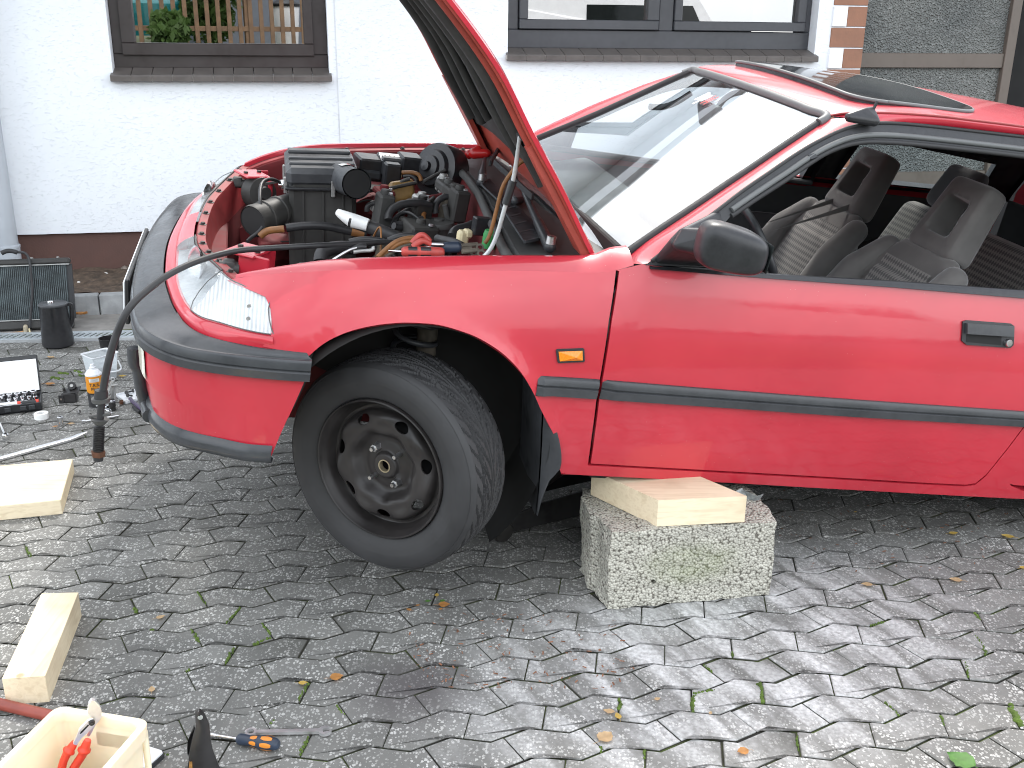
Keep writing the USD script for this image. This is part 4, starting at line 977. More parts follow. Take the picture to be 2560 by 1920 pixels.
# ---- sunroof of black glass, sitting a little proud of the roof
def roofz(x, y):
    zg_ = gzf(np.clip(x, gx[0], 2.78)); return zg_ + .028 * np.clip(1 - (y / gy) ** 2, 0, 1)
xa, xb2, wsr = 1.220, 1.612, .445
rp = Polygon([(xa, -wsr), (xb2, -wsr), (xb2, wsr), (xa, wsr)]).buffer(-.08).buffer(.08, quad_segs=6)
SRFN = lambda u, v: np.stack([u - .03 * (1 - (v / wsr) ** 2) * np.clip((xb2 - u) / (xb2 - xa), 0, 1), v, roofz(u, v) + .006 + .003 * (u - xa) / (xb2 - xa)], -1)
rpts = np.array(rp.exterior.coords)[:-1]
sr_ = cpart('sunroof', panel(rpts, SRFN, .05, .006, up=(0, 0, 1)), GLASS_DARK, smooth=50)
rr0 = resample(np.vstack([rpts]), .03); ring = SRFN(np.r_[rr0[:, 0], rr0[:1, 0]], np.r_[rr0[:, 1], rr0[:1, 1]])
cpart('sunroof_rim', tube(ring - [0, 0, .005], .0055, 6, cap=False), SEAL, par=sr_, smooth=60)
cpart('sunroof_skirt', grid(np.stack([ring - [0, 0, .004], ring - [0, 0, .03]], 1)), BLK, par=sr_)

# ---- aerial base on the cant rail
ab = CY(V9(850, 985), -.575)[0]
aer = cpart('aerial_base', soft([hull((ab[0] - .035, ab[1], ab[2] - .004, .012), (ab[0] + .040, ab[1], ab[2] - .004, .014), (ab[0] + .035, ab[1] + .02, ab[2] + .022, .008), (ab[0] + .012, ab[1] + .01, ab[2] + .018, .008))], .008, 4), BLK, smooth=60)
cpart('aerial_stub', cyl(ab + [.036, .015, .02], ab + [.042, .016, .045], .004, 8), BLK, par=aer)
# ---- nose: bumper, strip, lamps (rails run from the near wheel arch to the middle, then mirrored)
def rail(pts, n=48):
    c = curve(np.array(pts, float), n); return np.concatenate([c, (c * [1, -1, 1])[::-1][1:]])
c4 = rail([(-.213, -.836, .297), (-.33, -.818, .290), (-.44, -.789, .284), (-.51, -.757, .281), (-.565, -.710, .281), (-.608, -.635, .281), (-.640, -.46, .276), (-.658, -.26, .272), (-.666, 0, .270)])
c4b = c4 + [0, 0, -.006]; 
def inward(c, d, dz=0):
    t = np.gradient(c, axis=0); nrm = np.stack([-t[:, 1], t[:, 0], 0 * t[:, 0]], 1); nrm /= np.linalg.norm(nrm, axis=1, keepdims=True)
    nrm *= np.sign((nrm * (np.array([0.1, 0, 0]) - c * [1, 1, 0])).sum(1))[:, None]
    return c + nrm * d + [0, 0, dz]
c5 = rail([(-.228, -.806, .310), (-.302, -.800, .306), (-.376, -.777, .304), (-.443, -.744, .303), (-.482, -.705, .303), (-.520, -.622, .303), (-.555, -.477, .302), (-.585, -.26, .301), (-.596, 0, .300)])
c6 = rail([(-.302, -.789, .334), (-.32, -.785, .333), (-.364, -.768, .332), (-.423, -.730, .331), (-.471, -.693, .329), (-.502, -.63, .327), (-.527, -.53, .325), (-.547, -.40, .324), (-.560, -.2, .323), (-.566, 0, .322)])
c7 = rail([(-.316, -.740, .405), (-.345, -.715, .410), (-.380, -.682, .413), (-.414, -.636, .412), (-.437, -.56, .405), (-.464, -.46, .395), (-.490, -.36, .383), (-.509, -.27, .374), (-.520, -.15, .366), (-.524, 0, .362)])
c3 = inward(c4, -.004, -.050); c3[:, 2] = c4[:, 2] - .050
bump = cpart('front_bumper', flip(grid(np.stack([c5 + [0, 0, -.012], c5, c5 * .75 + c4 * .25 + [0, 0, .0015], c5 * .4 + c4 * .6 + [0, 0, .001], inward(c4, .010, .0005), c4, inward(c4, -.004, -.006), inward(c4, -.006, -.022), inward(c4, -.002, -.027), inward(c4, -.006, -.031), c3 + [0, 0, .004], c3, inward(c3, .010, -.003)], 1))), BAND, smooth=30)
# red lower skin, tucked under towards the middle, with a step across it
def lower(z, tuck, rear):
    c = inward(c3, .010, 0); c[:, 2] = c3[:, 2] + z
    fr = np.clip((-c[:, 0] - .30) / .35, 0, 1)
    t = np.gradient(c, axis=0)
    c = inward(c, 0); c = np.where(True, c, c)
    d = .004 + tuck * fr
    c2 = inward(c, 1.0) - c
    c = c + c2 * d[:, None]
    s = np.clip((c[:, 0] + .40) / .19, 0, 1)                    # the rear edge follows the arch
    c[:, 0] -= rear * s
    return c
LOW = np.stack([lower(-.003, 0, .012), lower(-.05, .004, .026), lower(-.095, .010, .040), lower(-.105, .017, .044), lower(-.15, .026, .058), lower(-.20, .040, .072), lower(-.205, .052, .074)], 1)
nL = len(LOW); cut = int(nL * .27)
lowskin = cpart('bumper_skin', flip(grid(LOW[:cut])), RED, par=bump, smooth=40)
cpart('bumper_skin', flip(grid(LOW[nL - cut:])), RED, par=bump, smooth=40)
mid_ = LOW[cut - 1:nL - cut + 1]
cpart('air_intake', flip(grid(np.stack([inward(mid_[:, k], .03 if k > 2 else .0) for k in range(7)], 1))), BLK, par=bump, smooth=40)
# front indicator in the red corner
ii = slice(int(nL * .205), int(nL * .262))
q0, q1 = LOW[ii, 0], LOW[ii, 2]
ind = np.stack([inward(q0 * (1 - t) + q1 * t, -.004) for t in (.12, .35, .6, .92)], 1)
cpart('front_indicator', flip(grid(ind)), look('clear_indicator', {"p": ("principled_bsdf", {"base_color": (.62, .60, .50), "roughness": .15, "coat_weight": .5})}, [], "p.BSDF"), par=bump, smooth=60)
# black lip along the bottom edge, rising at the corner
lip = LOW[:, 5]
li = LOW[:cut, 5]
lipc = np.concatenate([li[:-7], LOW[cut - 7:cut - 1, 5] * .5 + LOW[cut - 7:cut - 1, 4] * .5][:1] + [LOW[cut - 8 + j:cut - 7 + j, 5 - j] for j in range(1, 4)])
lp1 = inward(LOW[:, 5], -.003, -.006)
def lipmesh(c):
    P = np.stack([inward(c, -.004, .026), inward(c, -.012, .014), inward(c, -.016, -.002), inward(c, -.012, -.016), inward(c, .004, -.024), inward(c, .03, -.022)], 1)
    return flip(grid(P))
cpart('bumper_lip', lipmesh(LOW[:, 5]), BAND, par=bump, smooth=50)
def upright_lip(side):
    e = LOW[cut - 1] if side < 0 else LOW[nL - cut]
    c = np.concatenate([[LOW[cut - 5, 5] if side < 0 else LOW[nL - cut + 4, 5]], e[::-1][1:6]])
    c = spline(c + [-.012, -.0, -.0], 20)
    return tube(c, .017, 10)
cpart('bumper_lip', upright_lip(-1), BAND, par=bump, smooth=60); cpart('bumper_lip', upright_lip(1), BAND, par=bump, smooth=60)
# red strip between bumper and lamps
c5 = rail([(-.300, -.801, .306), (-.376, -.777, .304), (-.443, -.744, .303), (-.482, -.705, .303), (-.520, -.622, .303), (-.555, -.477, .302), (-.585, -.26, .301), (-.596, 0, .300)])
cpart('nose_strip', flip(grid(np.stack([c5 + [.01, 0, -.012], inward(c5, .004, -.002), inward(c5, .006, .006), inward(c5 * .45 + c6 * .55, -.005, .002), inward(c6, -.004, -.004), inward(c6, .004, .001), inward(c6, .03, .001)], 1))), RED, smooth=45)
# lamps: lens over a bright bowl
n7 = len(c6); mids = .5 * (c6 + c7)
LS_ = np.stack([inward(c6, .003, .003), inward(c6 * .75 + c7 * .25, -.008), inward(mids, -.011), inward(c6 * .25 + c7 * .75, -.009), inward(c7, .004, .001)], 1)
def lampseg(a, b, mat, name, nb=None, **kw):
    for m in (lambda q: q, mirror): yield m(flip(grid(LS_[a:b]))), a, b
ka, kb, kc = 0, 13, 40
for s_, m in (('near', lambda q: q), ('far', mirror)):
    hb_ = np.stack([inward(LS_[kb:kc, k], .05 if 0 < k < 4 else .006) for k in range(5)], 1)
    hl = cpart('headlight', m(flip(grid(LS_[kb:kc]))), LENS, smooth=60, label=s_ + ' headlight')
    cpart('reflector', m(flip(grid(hb_))), LENS_IN, par=hl, smooth=60)
    ctr = LS_[(kb + kc) // 2, 2]; cb = inward(LS_[:, 2], .045)[(kb + kc) // 2]
    cpart('bulb_bowl', m(lathe([(.004, .0), (.030, .006), (.052, .022), (.056, .03)], 24, cb + [.012, .0, -.002], frame_from((-1, -.35, .1)))), CHROME, par=hl, smooth=60)
    cb_ = np.stack([inward(LS_[ka:kb + 1, k], .022 if 0 < k < 4 else .003) for k in range(5)], 1)
    cl = cpart('corner_lamp', m(flip(grid(LS_[ka:kb + 1]))), LENS, smooth=60, label=s_ + ' clear corner lamp')
    cpart('reflector', m(flip(grid(cb_))), look('ribbed_reflector_' + s_, {"tc": ("texture_coordinate", {}), "w": ("wave_texture", {"scale": 34.0, "bands_direction": "x"}), "r": ("rgb_ramp", {"ramp": [(.2, (.40, .41, .42)), (.8, (.66, .67, .67))]}), "b": ("bump", {"strength": .35, "distance": .004}), "p": ("principled_bsdf", {"roughness": .35, "metallic": .35})},
        [("tc.object", "w.vector"), ("w.fac", "r.fac"), ("r.color", "p.base_color"), ("w.fac", "b.height"), ("b.normal", "p.normal")], "p.BSDF"), par=cl, smooth=60)
    for k_, t_ in ((3, .2), (3, .8)):
        sc = inward(LS_[:, 1] * (1 - t_) + LS_[:, 3] * t_, -.001)[k_]
        cpart('screw', m(lathe([(.0005, .002), (.0045, .002), (.005, -.004)], 12, sc, frame_from((-.3, -.95, .1)))), ALU, par=cl)
    # black gasket and divider
    e = np.concatenate([LS_[ka:kb + 1, 0], LS_[kb, 1:5], LS_[ka:kb + 1, 4][::-1][1:], LS_[ka, 0:4][::-1]])
    cpart('lamp_gasket', m(tube(e, .0014, 6, cap=False)), SEAL, par=cl, smooth=60)
    pp = np.concatenate([LS_[kb:kc, 4], [LS_[kc - 1, k] for k in (3, 2, 1, 0)]])
    cpart('lamp_gasket', m(tube(inward(LS_[kb:kc, 4], .004, .002), .0028, 6)), GREY_DUST, par=hl, smooth=60)
cpart('nose_panel', flip(grid(LS_[kc - 1:n7 - kc + 1])), RED, smooth=60)
# number plate: black holder, plate edge on
pl = [(-.673, y, z) for y, z in ((-.26, .262), (-.26, .136), (.26, .136), (.26, .262))]
plt_ = cpart('number_plate', box((.006, .52, .112), (-.682, 0, .199), ry(-.04), .002), WHITE_PL)
cpart('plate_holder', box((.012, .53, .128), (-.674, 0, .199), ry(-.04), .003), BLK, par=plt_)

# ---- bonnet: open, hinged at its rear edge, seen from below
hx = np.array([(.475, .566), (.455, .590), (.41, .652), (.36, .722), (.258, .852), (.166, .975), (.035, 1.105), (-.12, 1.235), (-.26, 1.335)])
hc = curve(hx, 40)
ht = np.gradient(hc, axis=0); ht /= np.linalg.norm(ht, axis=1, keepdims=True)
hn = np.stack([-ht[:, 1], ht[:, 0]], 1); hn = hn * np.sign(hn[:, :1] + 1e-9)    # towards the screen: the outer side
hw = np.interp(np.linspace(0, 1, 40), [0, .15, .6, 1], [.698, .695, .668, .620])
def hood_row(k, y, o): return np.array([hc[k, 0] + hn[k, 0] * o, y, hc[k, 1] + hn[k, 1] * o])
yn = np.linspace(-1, 1, 31)
outer_, inner_ = [], []
for k in range(40):
    crown = .030 * (1 - yn ** 4)
    outer_.append([hood_row(k, y * hw[k], c) for y, c in zip(yn, crown)])
    inner_.append([hood_row(k, y * (hw[k] - .002), c - .010) for y, c in zip(yn, crown)])
outer_, inner_ = np.array(outer_), np.array(inner_)
lo = np.concatenate([outer_[:, 0], outer_[-1, 1:], outer_[::-1, -1][1:], outer_[0, ::-1][1:-1]]); li_ = np.concatenate([inner_[:, 0], inner_[-1, 1:], inner_[::-1, -1][1:], inner_[0, ::-1][1:-1]])
lo, li_ = np.vstack([lo, lo[:1]]), np.vstack([li_, li_[:1]])
hood = cpart('bonnet', join(grid(outer_), grid(np.stack([lo, li_], 1))), RED, smooth=50)
cpart('bonnet_rim', flip(grid(inner_)), RED_DULL, par=hood, smooth=50)
# rim ridge: raised double fold along both long sides
for sgn in (-1, 1):
    for dy, o, r in ((.012, -.012, .006), (.045, -.022, .012)):
        c = np.array([hood_row(k, sgn * (hw[k] - dy), .030 * (1 - ((hw[k] - dy) / hw[k]) ** 4) + o) for k in range(1, 40)])
        cpart('rim_fold', tube(c, r, 8), RED_DULL, par=hood, smooth=60)
# dark insulating mat with pressed ribs
def matrow(k, a, b, n=30):
    yy = np.linspace(a, b, n)
    return [hood_row(k, y, .030 * (1 - (y / hw[k]) ** 4) - .020 - .012 * (meshkit.fbm(np.array([hc[k, 0] * 7, y * 7, hc[k, 1] * 7]), 3, 2) - .5)) for y in yy]
mt2 = np.array([matrow(k, -(hw[k] - .075), hw[k] - .055) for k in range(5, 40)])
mat_ = cpart('insulation_mat', flip(grid(mt2)), plain('dusty_black_mat', (.030, .029, .027), .75, var=.5, vs=9, bump=.4, bs=30), par=hood, smooth=50)
for k0, k1, y0, y1, r in ((7, 38, -.54, -.46, .020), (7, 38, .48, .38, .020), (8, 36, -.30, -.22, .014), (8, 36, .22, .14, .014), (10, 37, 0, -.02, .012)):
    c = np.array([hood_row(k, y0 + (y1 - y0) * (k - k0) / (k1 - k0), .004) + 0 for k in range(k0, k1)]); c = np.array([q for q in c])
    cpart('pressed_rib', tube(c - np.array([[hn[k, 0] * .022, 0, hn[k, 1] * .022] for k in range(k0, k1)]), r, 8), BLK_DUST, par=hood, smooth=60)
rg = hood_row(12, -.585, -.012)
cpart('grommet', lathe([(.010, .0), (.024, .0), (.026, .012), (.012, .014)], 20, rg, frame_from((-hn[12, 0], -.2, -hn[12, 1]))), RUBBER, par=hood, smooth=40)
for s in (-1, 1):   # hinge arms at the rear corners
    c = np.array([(.47, s * .655, .53), (.46, s * .66, .565), (.425, s * .655, .615), (.385, s * .64, .665)])
    cpart('bonnet_hinge', tube(spline(c, 16), .016, 8), RED_DULL if s < 0 else RED_IN, par=hood, smooth=60)
    pp = np.array([hood_row(k, s * y, -.012) for k, y in ((1, .69), (1, .60), (6, .585), (9, .60), (12, .63), (12, .665))])
    pc = pp.mean(0)
    cpart('corner_gusset', (np.vstack([pp, pp - [.014, 0, .010]]), np.vstack([[[0, k, k + 1] for k in range(1, 5)], [[6, 6 + k + 1, 6 + k] for k in range(1, 5)], [[k, k + 6, (k + 1) % 6 + 6] for k in range(6)], [[k, (k + 1) % 6 + 6, (k + 1) % 6] for k in range(6)]])), RED_DULL, par=hood, smooth=False)
# prop rod
pa, pb_ = CY(V3(886, 748, 846, 1000, 806, 1130, 702, 1402), -.585)[[0, 3]]
pr1 = CY(V3(846, 1000), -.585)[0]; pr2 = CY(V3(806, 1130), -.585)[0]
rod = cpart('prop_rod', tube(spline([pa + [.0, 0, .03], pa, pr1, pr2, CY(V3(760, 1290), -.585)[0], pb_, pb_ - [.03, 0, .03]], 40), .0058, 10), plain('grey_prop_rod', (.45, .46, .46), .35, .5), smooth=60)
cpart('rod_sleeve', cyl(pr1, pr2, .0105, 12), BLK, par=rod, smooth=60)
hs = CY(V3(965, 900, 935, 884, 895, 895, 860, 925, 830, 965, 795, 1020, 765, 1120, 748, 1190, 730, 1260, 708, 1320, 690, 1345), -.50)
cpart('washer_hose', tube(spline(hs, 50), .0055, 8), ORANGE_LOOM, smooth=60)

# ---- scuttle below the screen
cf = CZ(V3(455, 862, 520, 930, 600, 1000, 660, 1085, 700, 1170, 760, 1300, 805, 1400), .530)
cf = curve(np.vstack([[.30, .68, .53], cf, [.262, -.66, .53]]), 50)
bs_ = curve(SCR[0][::-1] + [0, 0, .0], 50) * 1.0
bs2 = np.stack([np.interp(cf[:, 1], SCR[1][:, 1], SCR[1][:, 0]) + .012, cf[:, 1], np.interp(cf[:, 1], SCR[1][:, 1], SCR[1][:, 2]) - .004], 1)
ts = np.linspace(0, 1, 12)
sh = np.interp(ts, [0, .06, .12, .5, .8, 1], [-.03, .012, .004, -.004, -.012, 0])
COWL = np.array([[a * (1 - t) + b * t + [0, 0, h] for t, h in zip(ts, sh)] for a, b in zip(cf, bs2)])
cowl = cpart('scuttle_panel', grid(COWL), COWLM, smooth=50)
cpart('scuttle_seal', tube(cf + [-.006, 0, .008], .013, 8), GREY_DUST, par=cowl, smooth=60)
cpart('scuttle_front', grid(np.stack([cf, cf + [-.004, 0, -.03], cf * [1, .68, 1] + [.01, 0, -.12], cf * [1, .66, 1] + [.0, 0, -.45]], 1)), RED_IN, smooth=40)
# vent grilles: fine slats over dark openings
def grille(corners, nu, nv, lift):
    A = CZ(corners, .552); out = []
    u = np.linspace(0, 1, nu); v = np.linspace(0, 1, nv)
    B = lambda a, b: (A[0] * (1 - a) + A[1] * a) * (1 - b) + (A[3] * (1 - a) + A[2] * a) * b + [0, 0, lift]
    bed = box((1, 1, 1)); bedv = np.array([B(0, 0), B(1, 0), B(1, 1), B(0, 1)])
    for a in u: out.append(bar(B(a, 0), B(a, 1), .0045, .006, ch=0))
    for b in v: out.append(bar(B(0, b), B(1, b), .006, .008, ch=0))
    return bedv, join(*out)
for cs, nu_, nv_ in ((V3(668, 1040, 712, 1015, 1000, 1300, 960, 1320), 34, 2), (V3(770, 1150, 822, 1130, 985, 1345, 905, 1362), 22, 6)):
    bv, gm = grille(cs, nu_, nv_, .012)
    gb = cpart('vent_opening', (bv - [0, 0, .006], np.array([[0, 1, 2, 3]])), DARK, par=cowl, smooth=False)
    cpart('vent_slats', gm, BLK_GREY, par=cowl, smooth=False, kind='stuff')
# wipers
def wiper(p, q, e0, e1, z, name='wiper_arm'):
    a = CZ(p, z)[0]; b = CZ(q, z + .035)[0]; c0, c1 = CZ(e0, z + .045)[0], CZ(e1, z + .05)[0]
    w = cpart(name, join(hull((*a, .016), (*(a * .6 + b * .4), .014)), hull((*(a * .6 + b * .4), .012), (*b, .007))), BLK, smooth=50)
    cpart('wiper_blade', bar(c0, c1, .010, .018, ch=.002), RUBBER, par=w)
    cpart('wiper_pivot', lathe([(.0, .03), (.012, .028), (.014, 0)], 16, a + [0, 0, .0]), STEEL, par=w, smooth=40)
wiper(V3(1050, 1365), V3(905, 1060), V3(955, 1090), V3(745, 898), .570)
wiper(V3(672, 1010), V3(690, 880), V3(720, 905), V3(790, 780), .560)
cpart('cowl_cap', hull(*[(*p, .012) for p in CZ(V3(845, 1060, 870, 1030, 885, 1105, 860, 1110), .575)]), BLK_GREY, par=cowl, smooth=50)
RED_FL = plain('dusty_red_flange', (.21, .020, .022), .5, var=.3, vs=16, bump=.1, bs=40)
# ---- inner wings, lamp support, bay
xq = np.linspace(-.40, .46, 40)
for s_, m in ((-1, lambda q: q), (1, mirror)):
    a = np.stack([xq, -wi(xq) + .004, Zi(xq) - .012], 1)
    zb2 = np.maximum(Zi(xq) - .16, .425 - 6.0 * (xq - .055) ** 2)
    fl = np.stack([a, a + [0, .012, -.006], a + [0, .040, -.010], a + [0, .046, -.03], np.stack([xq, -wi(xq) + .05, zb2], 1), np.stack([xq, -.455 + 0 * xq, zb2 - .02], 1), np.stack([xq, -.445 + 0 * xq, -.03 + 0 * xq], 1)], 1)
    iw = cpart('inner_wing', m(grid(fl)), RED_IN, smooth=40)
    fg = np.stack([a + [0, .010, -.002], a + [0, .034, -.004], a + [0, .037, -.014]], 1)
    cpart('wing_flange', m(grid(fg)), RED_FL, par=iw, smooth=40)
    for t in (.18, .42, .66, .9):
        k = int(t * 39); cpart('bolt', m(lathe([(.0005, .006), (.006, .006), (.0065, .002), (.010, .001), (.010, -.002)], 8, a[k] + [0, .022, -.002])), DIRTY, par=iw)
# strut tower near the scuttle on each side
for s in (-1, 1):
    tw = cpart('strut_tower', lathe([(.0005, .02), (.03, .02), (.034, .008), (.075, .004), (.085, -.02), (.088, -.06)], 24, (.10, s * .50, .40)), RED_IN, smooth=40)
    cpart('strut_nut', lathe([(.0005, .02), (.014, .02), (.016, 0)], 6, (.10, s * .50, .42)), DIRTY, par=tw)
# lamp support across the nose
cs = c7.copy()
sup = np.stack([inward(cs, .010, -.004), inward(cs, .014, .003), inward(cs, .036, .003), inward(cs, .040, -.006), inward(cs, .056, -.10), inward(cs, .064, -.14), inward(cs, .074, -.20), inward(cs, .066, -.40)], 1)[6:-6]
lsup = cpart('lamp_support', grid(sup[:, 4:]), RED_IN, smooth=40)
cpart('support_flange', grid(sup[:, :5]), RED_FL, par=lsup, smooth=40)
for k in range(6, len(sup) - 6, 7):
    p = sup[k, 2]
    cpart('bolt', lathe([(.0005, .007), (.006, .007), (.0065, .002), (.011, .001), (.011, -.002)], 8, p * .5 + sup[k, 1] * .5), DIRTY, par=lsup)
# red bracket behind the near lamp and its far twin
for m in (lambda q: q, mirror):
    bk = CZ(V2(350, 548, 425, 540, 510, 600, 508, 660, 430, 640), .425)
    bb = bk.mean(0)
    lb = cpart('lamp_bracket', m(join(box((.085, .10, .008), bb + [0, .015, .006], rz(-.5), .003), box((.085, .008, .09), bb + [.015, -.035, -.035], rz(-.5), .003), box((.01, .09, .10), bb + [.045, .03, -.04], rz(-.5), .003))), RED, smooth=False)
    for d in ((-.02, .03, .010), (.022, -.008, .010)): cpart('bolt', m(lathe([(.0005, .006), (.007, .006), (.0075, 0)], 6, bb + np.array(d))), DIRTY, par=lb)
    cpart('lamp_plug', m(join(cyl(bb + [-.07, -.01, -.035], bb + [-.02, -.01, -.035], .016, 12), box((.03, .03, .03), bb + [-.045, -.01, -.03], None, .004), cyl(bb + [-.02, -.01, -.035], bb + [.03, .0, -.045], .008, 8))), GREY_DUST, par=lb, smooth=40)
# floor, firewall and the dark lump of the drive train
cpart('bay_floor', box((.74, .86, .02), (.06, 0, -.03), None, .004), DARK)
cpart('engine_block', soft([hull((-.10, -.20, .05, .06), (.20, -.20, .05, .06), (-.10, .30, .05, .06), (.20, .30, .05, .06), (-.05, -.15, .20, .05), (.18, -.15, .24, .05), (-.05, .25, .18, .05), (.18, .25, .22, .05)), hull((.05, -.42, .08, .07), (.16, -.30, .12, .08)), hull((.0, .10, .22, .04), (.14, .28, .28, .04))], .03, 4), DIRTY, smooth=50)
def bay(name, mesh, mat, par=None, **kw): return cpart(name, mesh, mat, par=par, **kw)
# crossmember low at the front (dirty red with a slot)
cm_ = CZ(V14(262, 885, 420, 832, 830, 800, 985, 835, 985, 900, 620, 915, 275, 940), .24)
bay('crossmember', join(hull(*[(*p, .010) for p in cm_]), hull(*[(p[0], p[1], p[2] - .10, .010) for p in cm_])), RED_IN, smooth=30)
sl = CZ(V14(450, 900, 560, 898), .262); bay('slot', bar(sl[0], sl[1], .012, .002), DARK)
cpart('radiator_crossbar', bar((-.44, -.50, .27), (-.46, .50, .27), .05, .03, ch=.005), RED_IN)
# air filter box
TB = ry(-.10)
bx = np.array([-.150, .285, .42])
ab1 = bay('air_filter_box', box((.205, .32, .36), bx + TB @ [0, 0, -.06], TB, .014), BLK_DUST, smooth=False)
bay('filter_lid', join(box((.222, .335, .058), bx + TB @ [0, 0, .095], TB, .016), box((.20, .05, .012), bx + TB @ [0, .09, .128], TB, .004), box((.20, .02, .010), bx + TB @ [0, -.02, .126], TB, .003), box((.20, .02, .010), bx + TB @ [0, -.10, .126], TB, .003)), BLK_GREY, par=ab1, smooth=False)
bay('lid_seam', box((.228, .345, .008), bx + TB @ [0, 0, .062], TB, .002), BLK, par=ab1, smooth=False)
for k in (-.06, .0, .06): bay('box_rib', box((.006, .006, .24), bx + TB @ [k, -.162, -.06], TB, .001), BLK_DUST, par=ab1, smooth=False)
for p in ((-.112, -.13, .065), (-.112, .05, .065), (.03, -.17, .065)): bay('clip', box((.012, .016, .05), bx + TB @ np.array(p), TB, .002), ALU, par=ab1, smooth=False)
se = CY(V14(1150, 368), .02)[0]
s0 = bx + TB @ [.055, -.10, .085]
ax = unit(se - s0)
spn = bay('intake_spout', tube(np.array([s0 - ax * .02, s0 + ax * .03, se - ax * .02, se]), [.050, .046, .043, .046], 28, cap=False), BLK_GREY, par=ab1, smooth=60)
bay('spout_inside', tube(np.array([se, se - ax * .05]), [.042, .038], 24), DARK, par=spn, smooth=60)
fr_ = frame_from(ax, (0, 0, 1))
sa = np.linspace(-.95, .45, 14); stk = []
for t in (.045, .085):
    stk.append([s0 + ax * (t - .005) + fr_ @ [.0475 * math.cos(q), .0475 * math.sin(q), 0] for q in sa])
bay('sticker', grid(np.array(stk)), PRINT_W, par=spn, smooth=60)
tm = meshkit.text_mesh('51', .017, .0006, bold=True); tv, tf = arr(tm); tv[:, 0] -= tv[:, 0].mean(); tv[:, 1] -= tv[:, 1].mean()
qa = -.25 + tv[:, 0] / .048 * -1
tv2 = np.array([s0 + ax * (.060 - y) + fr_ @ [(.0480 + z) * math.cos(q), (.0480 + z) * math.sin(q), 0] for q, y, z in zip(qa, tv[:, 1], tv[:, 2])])
bay('sticker_print', (tv2, tf), PRINT_R, par=spn, smooth=False)
# loose intake duct lying in front of the box
d0, d1 = CY(V14(190, 715), .06)[0], CY(V14(560, 565), .20)[0]
da = unit(d1 - d0)
du = bay('intake_duct', tube(np.array([d0 + da * t for t in (0, .01, .05, .052, .06, .062, .11, .112, .12, .122, np.linalg.norm(d1 - d0))]), np.array([.048, .050, .046, .050, .050, .046, .044, .048, .048, .044, .040]), 24, cap=False), BLK_DUST, smooth=40)
bay('duct_inside', tube(np.array([d0 + da * .002, d0 + da * .09]), [.046, .040], 24), DARK, par=du, smooth=60)
# horn / motor behind the far lamp
hp_ = CY(V14(250, 450), .42)[0]
hn_ = bay('horn', lathe([(.0005, .045), (.02, .045), (.024, .03), (.05, .026), (.056, .012), (.056, -.02), (.03, -.05)], 28, hp_, frame_from((.6, -1, .25))), BLK_DUST, smooth=40)
bay('horn_bracket', join(bar(hp_ + [.02, -.03, .04], hp_ + [.07, -.05, .06], .02, .008), bar(hp_ + [.02, -.03, -.03], hp_ + [.08, -.05, -.03], .02, .01)), DIRTY, par=hn_)
wl_ = CY(V14(470, 375), .30)[0]
bay('bulb_holder', hull((*wl_, .016), (*(wl_ + [.02, 0, -.012]), .008)), CHROME, smooth=60)
def pipe(name, pts, ys, r, mat, n=40, par=None, k=10):
    P = np.array([CY([p], y)[0] for p, y in zip(pts, np.interp(np.linspace(0, 1, len(pts)), np.linspace(0, 1, len(ys)), ys))])
    return bay(name, tube(spline(P, n), r, k), mat, par=par, smooth=60)
pipe('wire', V14(450, 360, 370, 325, 290, 345, 260, 430, 265, 560, 290, 680, 270, 780, 180, 860, 140, 900), [.30, .08, .0], .0055, HOSE)
pipe('loom_hose', V14(260, 850, 320, 805, 400, 790, 480, 782), [.02, .02], .011, ORANGE_LOOM)
pipe('loom_hose', V14(500, 775, 620, 758, 800, 752, 960, 775, 1120, 810, 1230, 828), [.02, .04], .013, HOSE)
pipe('loom_clip', V14(1100, 806, 1215, 825), [.035, .035], .0145, ORANGE_LOOM)
# white wrapped hose end
wh = pipe('battery_hose', V14(1090, 705, 1250, 760, 1400, 815, 1560, 885, 1640, 930), [-.12, -.20], .020, HOSE)
pipe('white_wrapping', V14(972, 625, 1020, 655, 1110, 705), [-.10, -.12], np.linspace(.010, .0215, 40), WHITE_TAPE, par=wh)
pipe('white_wrapping', V14(1110, 705, 1190, 728, 1255, 748), [-.135, -.15], np.linspace(.0215, .0185, 40), WHITE_TAPE, par=wh)
# boxes on the far inner wing
def fbox(px, y, size, mat, name, ang=0.0, par=None):
    c = CY([px], y)[0]; return bay(name, box(size, c, rz(ang), .006), mat, par=par, smooth=False)
rb = fbox(V14(1280, 215)[0], .46, (.105, .11, .075), BLK, 'relay_box', .15)
fbox(V14(1275, 285)[0], .40, (.07, .02, .03), BLK_GREY, 'relay_clip', .15, rb)
fbb = fbox(V14(1475, 190)[0], .46, (.095, .10, .06), BLK_GREY, 'fuse_box', .1)
cpl = CY(V14(1455, 170), .44)[0]
bay('fuse_label', box((.070, .058, .002), cpl + [0, -.0, .016], rz(.1) @ rx(.25)), plain('silver_label', (.52, .54, .55), .4), par=fbb, smooth=False)
for dx in (-.016, .0, .016): bay('label_print', box((.006, .030, .001), cpl + [dx, 0, .0180], rz(.1) @ rx(.25)), PRINT_B, par=fbb, smooth=False)
fbox(V14(1635, 195)[0], .46, (.075, .10, .07), BLK, 'relay_box', .1)
fbox(V14(1470, 300)[0], .36, (.055, .05, .09), BLK, 'relay', .1)
fbox(V14(1545, 275)[0], .36, (.016, .02, .035), CREAM, 'connector', .1)
yc = CY(V14(1675, 150), .48)[0]
bay('yellow_cap', lathe([(.0005, .02), (.020, .018), (.024, .006), (.024, -.02), (.018, -.06)], 20, yc), AMBER_RES, smooth=40)
bo = CY(V14(1855, 225), .40)[0]
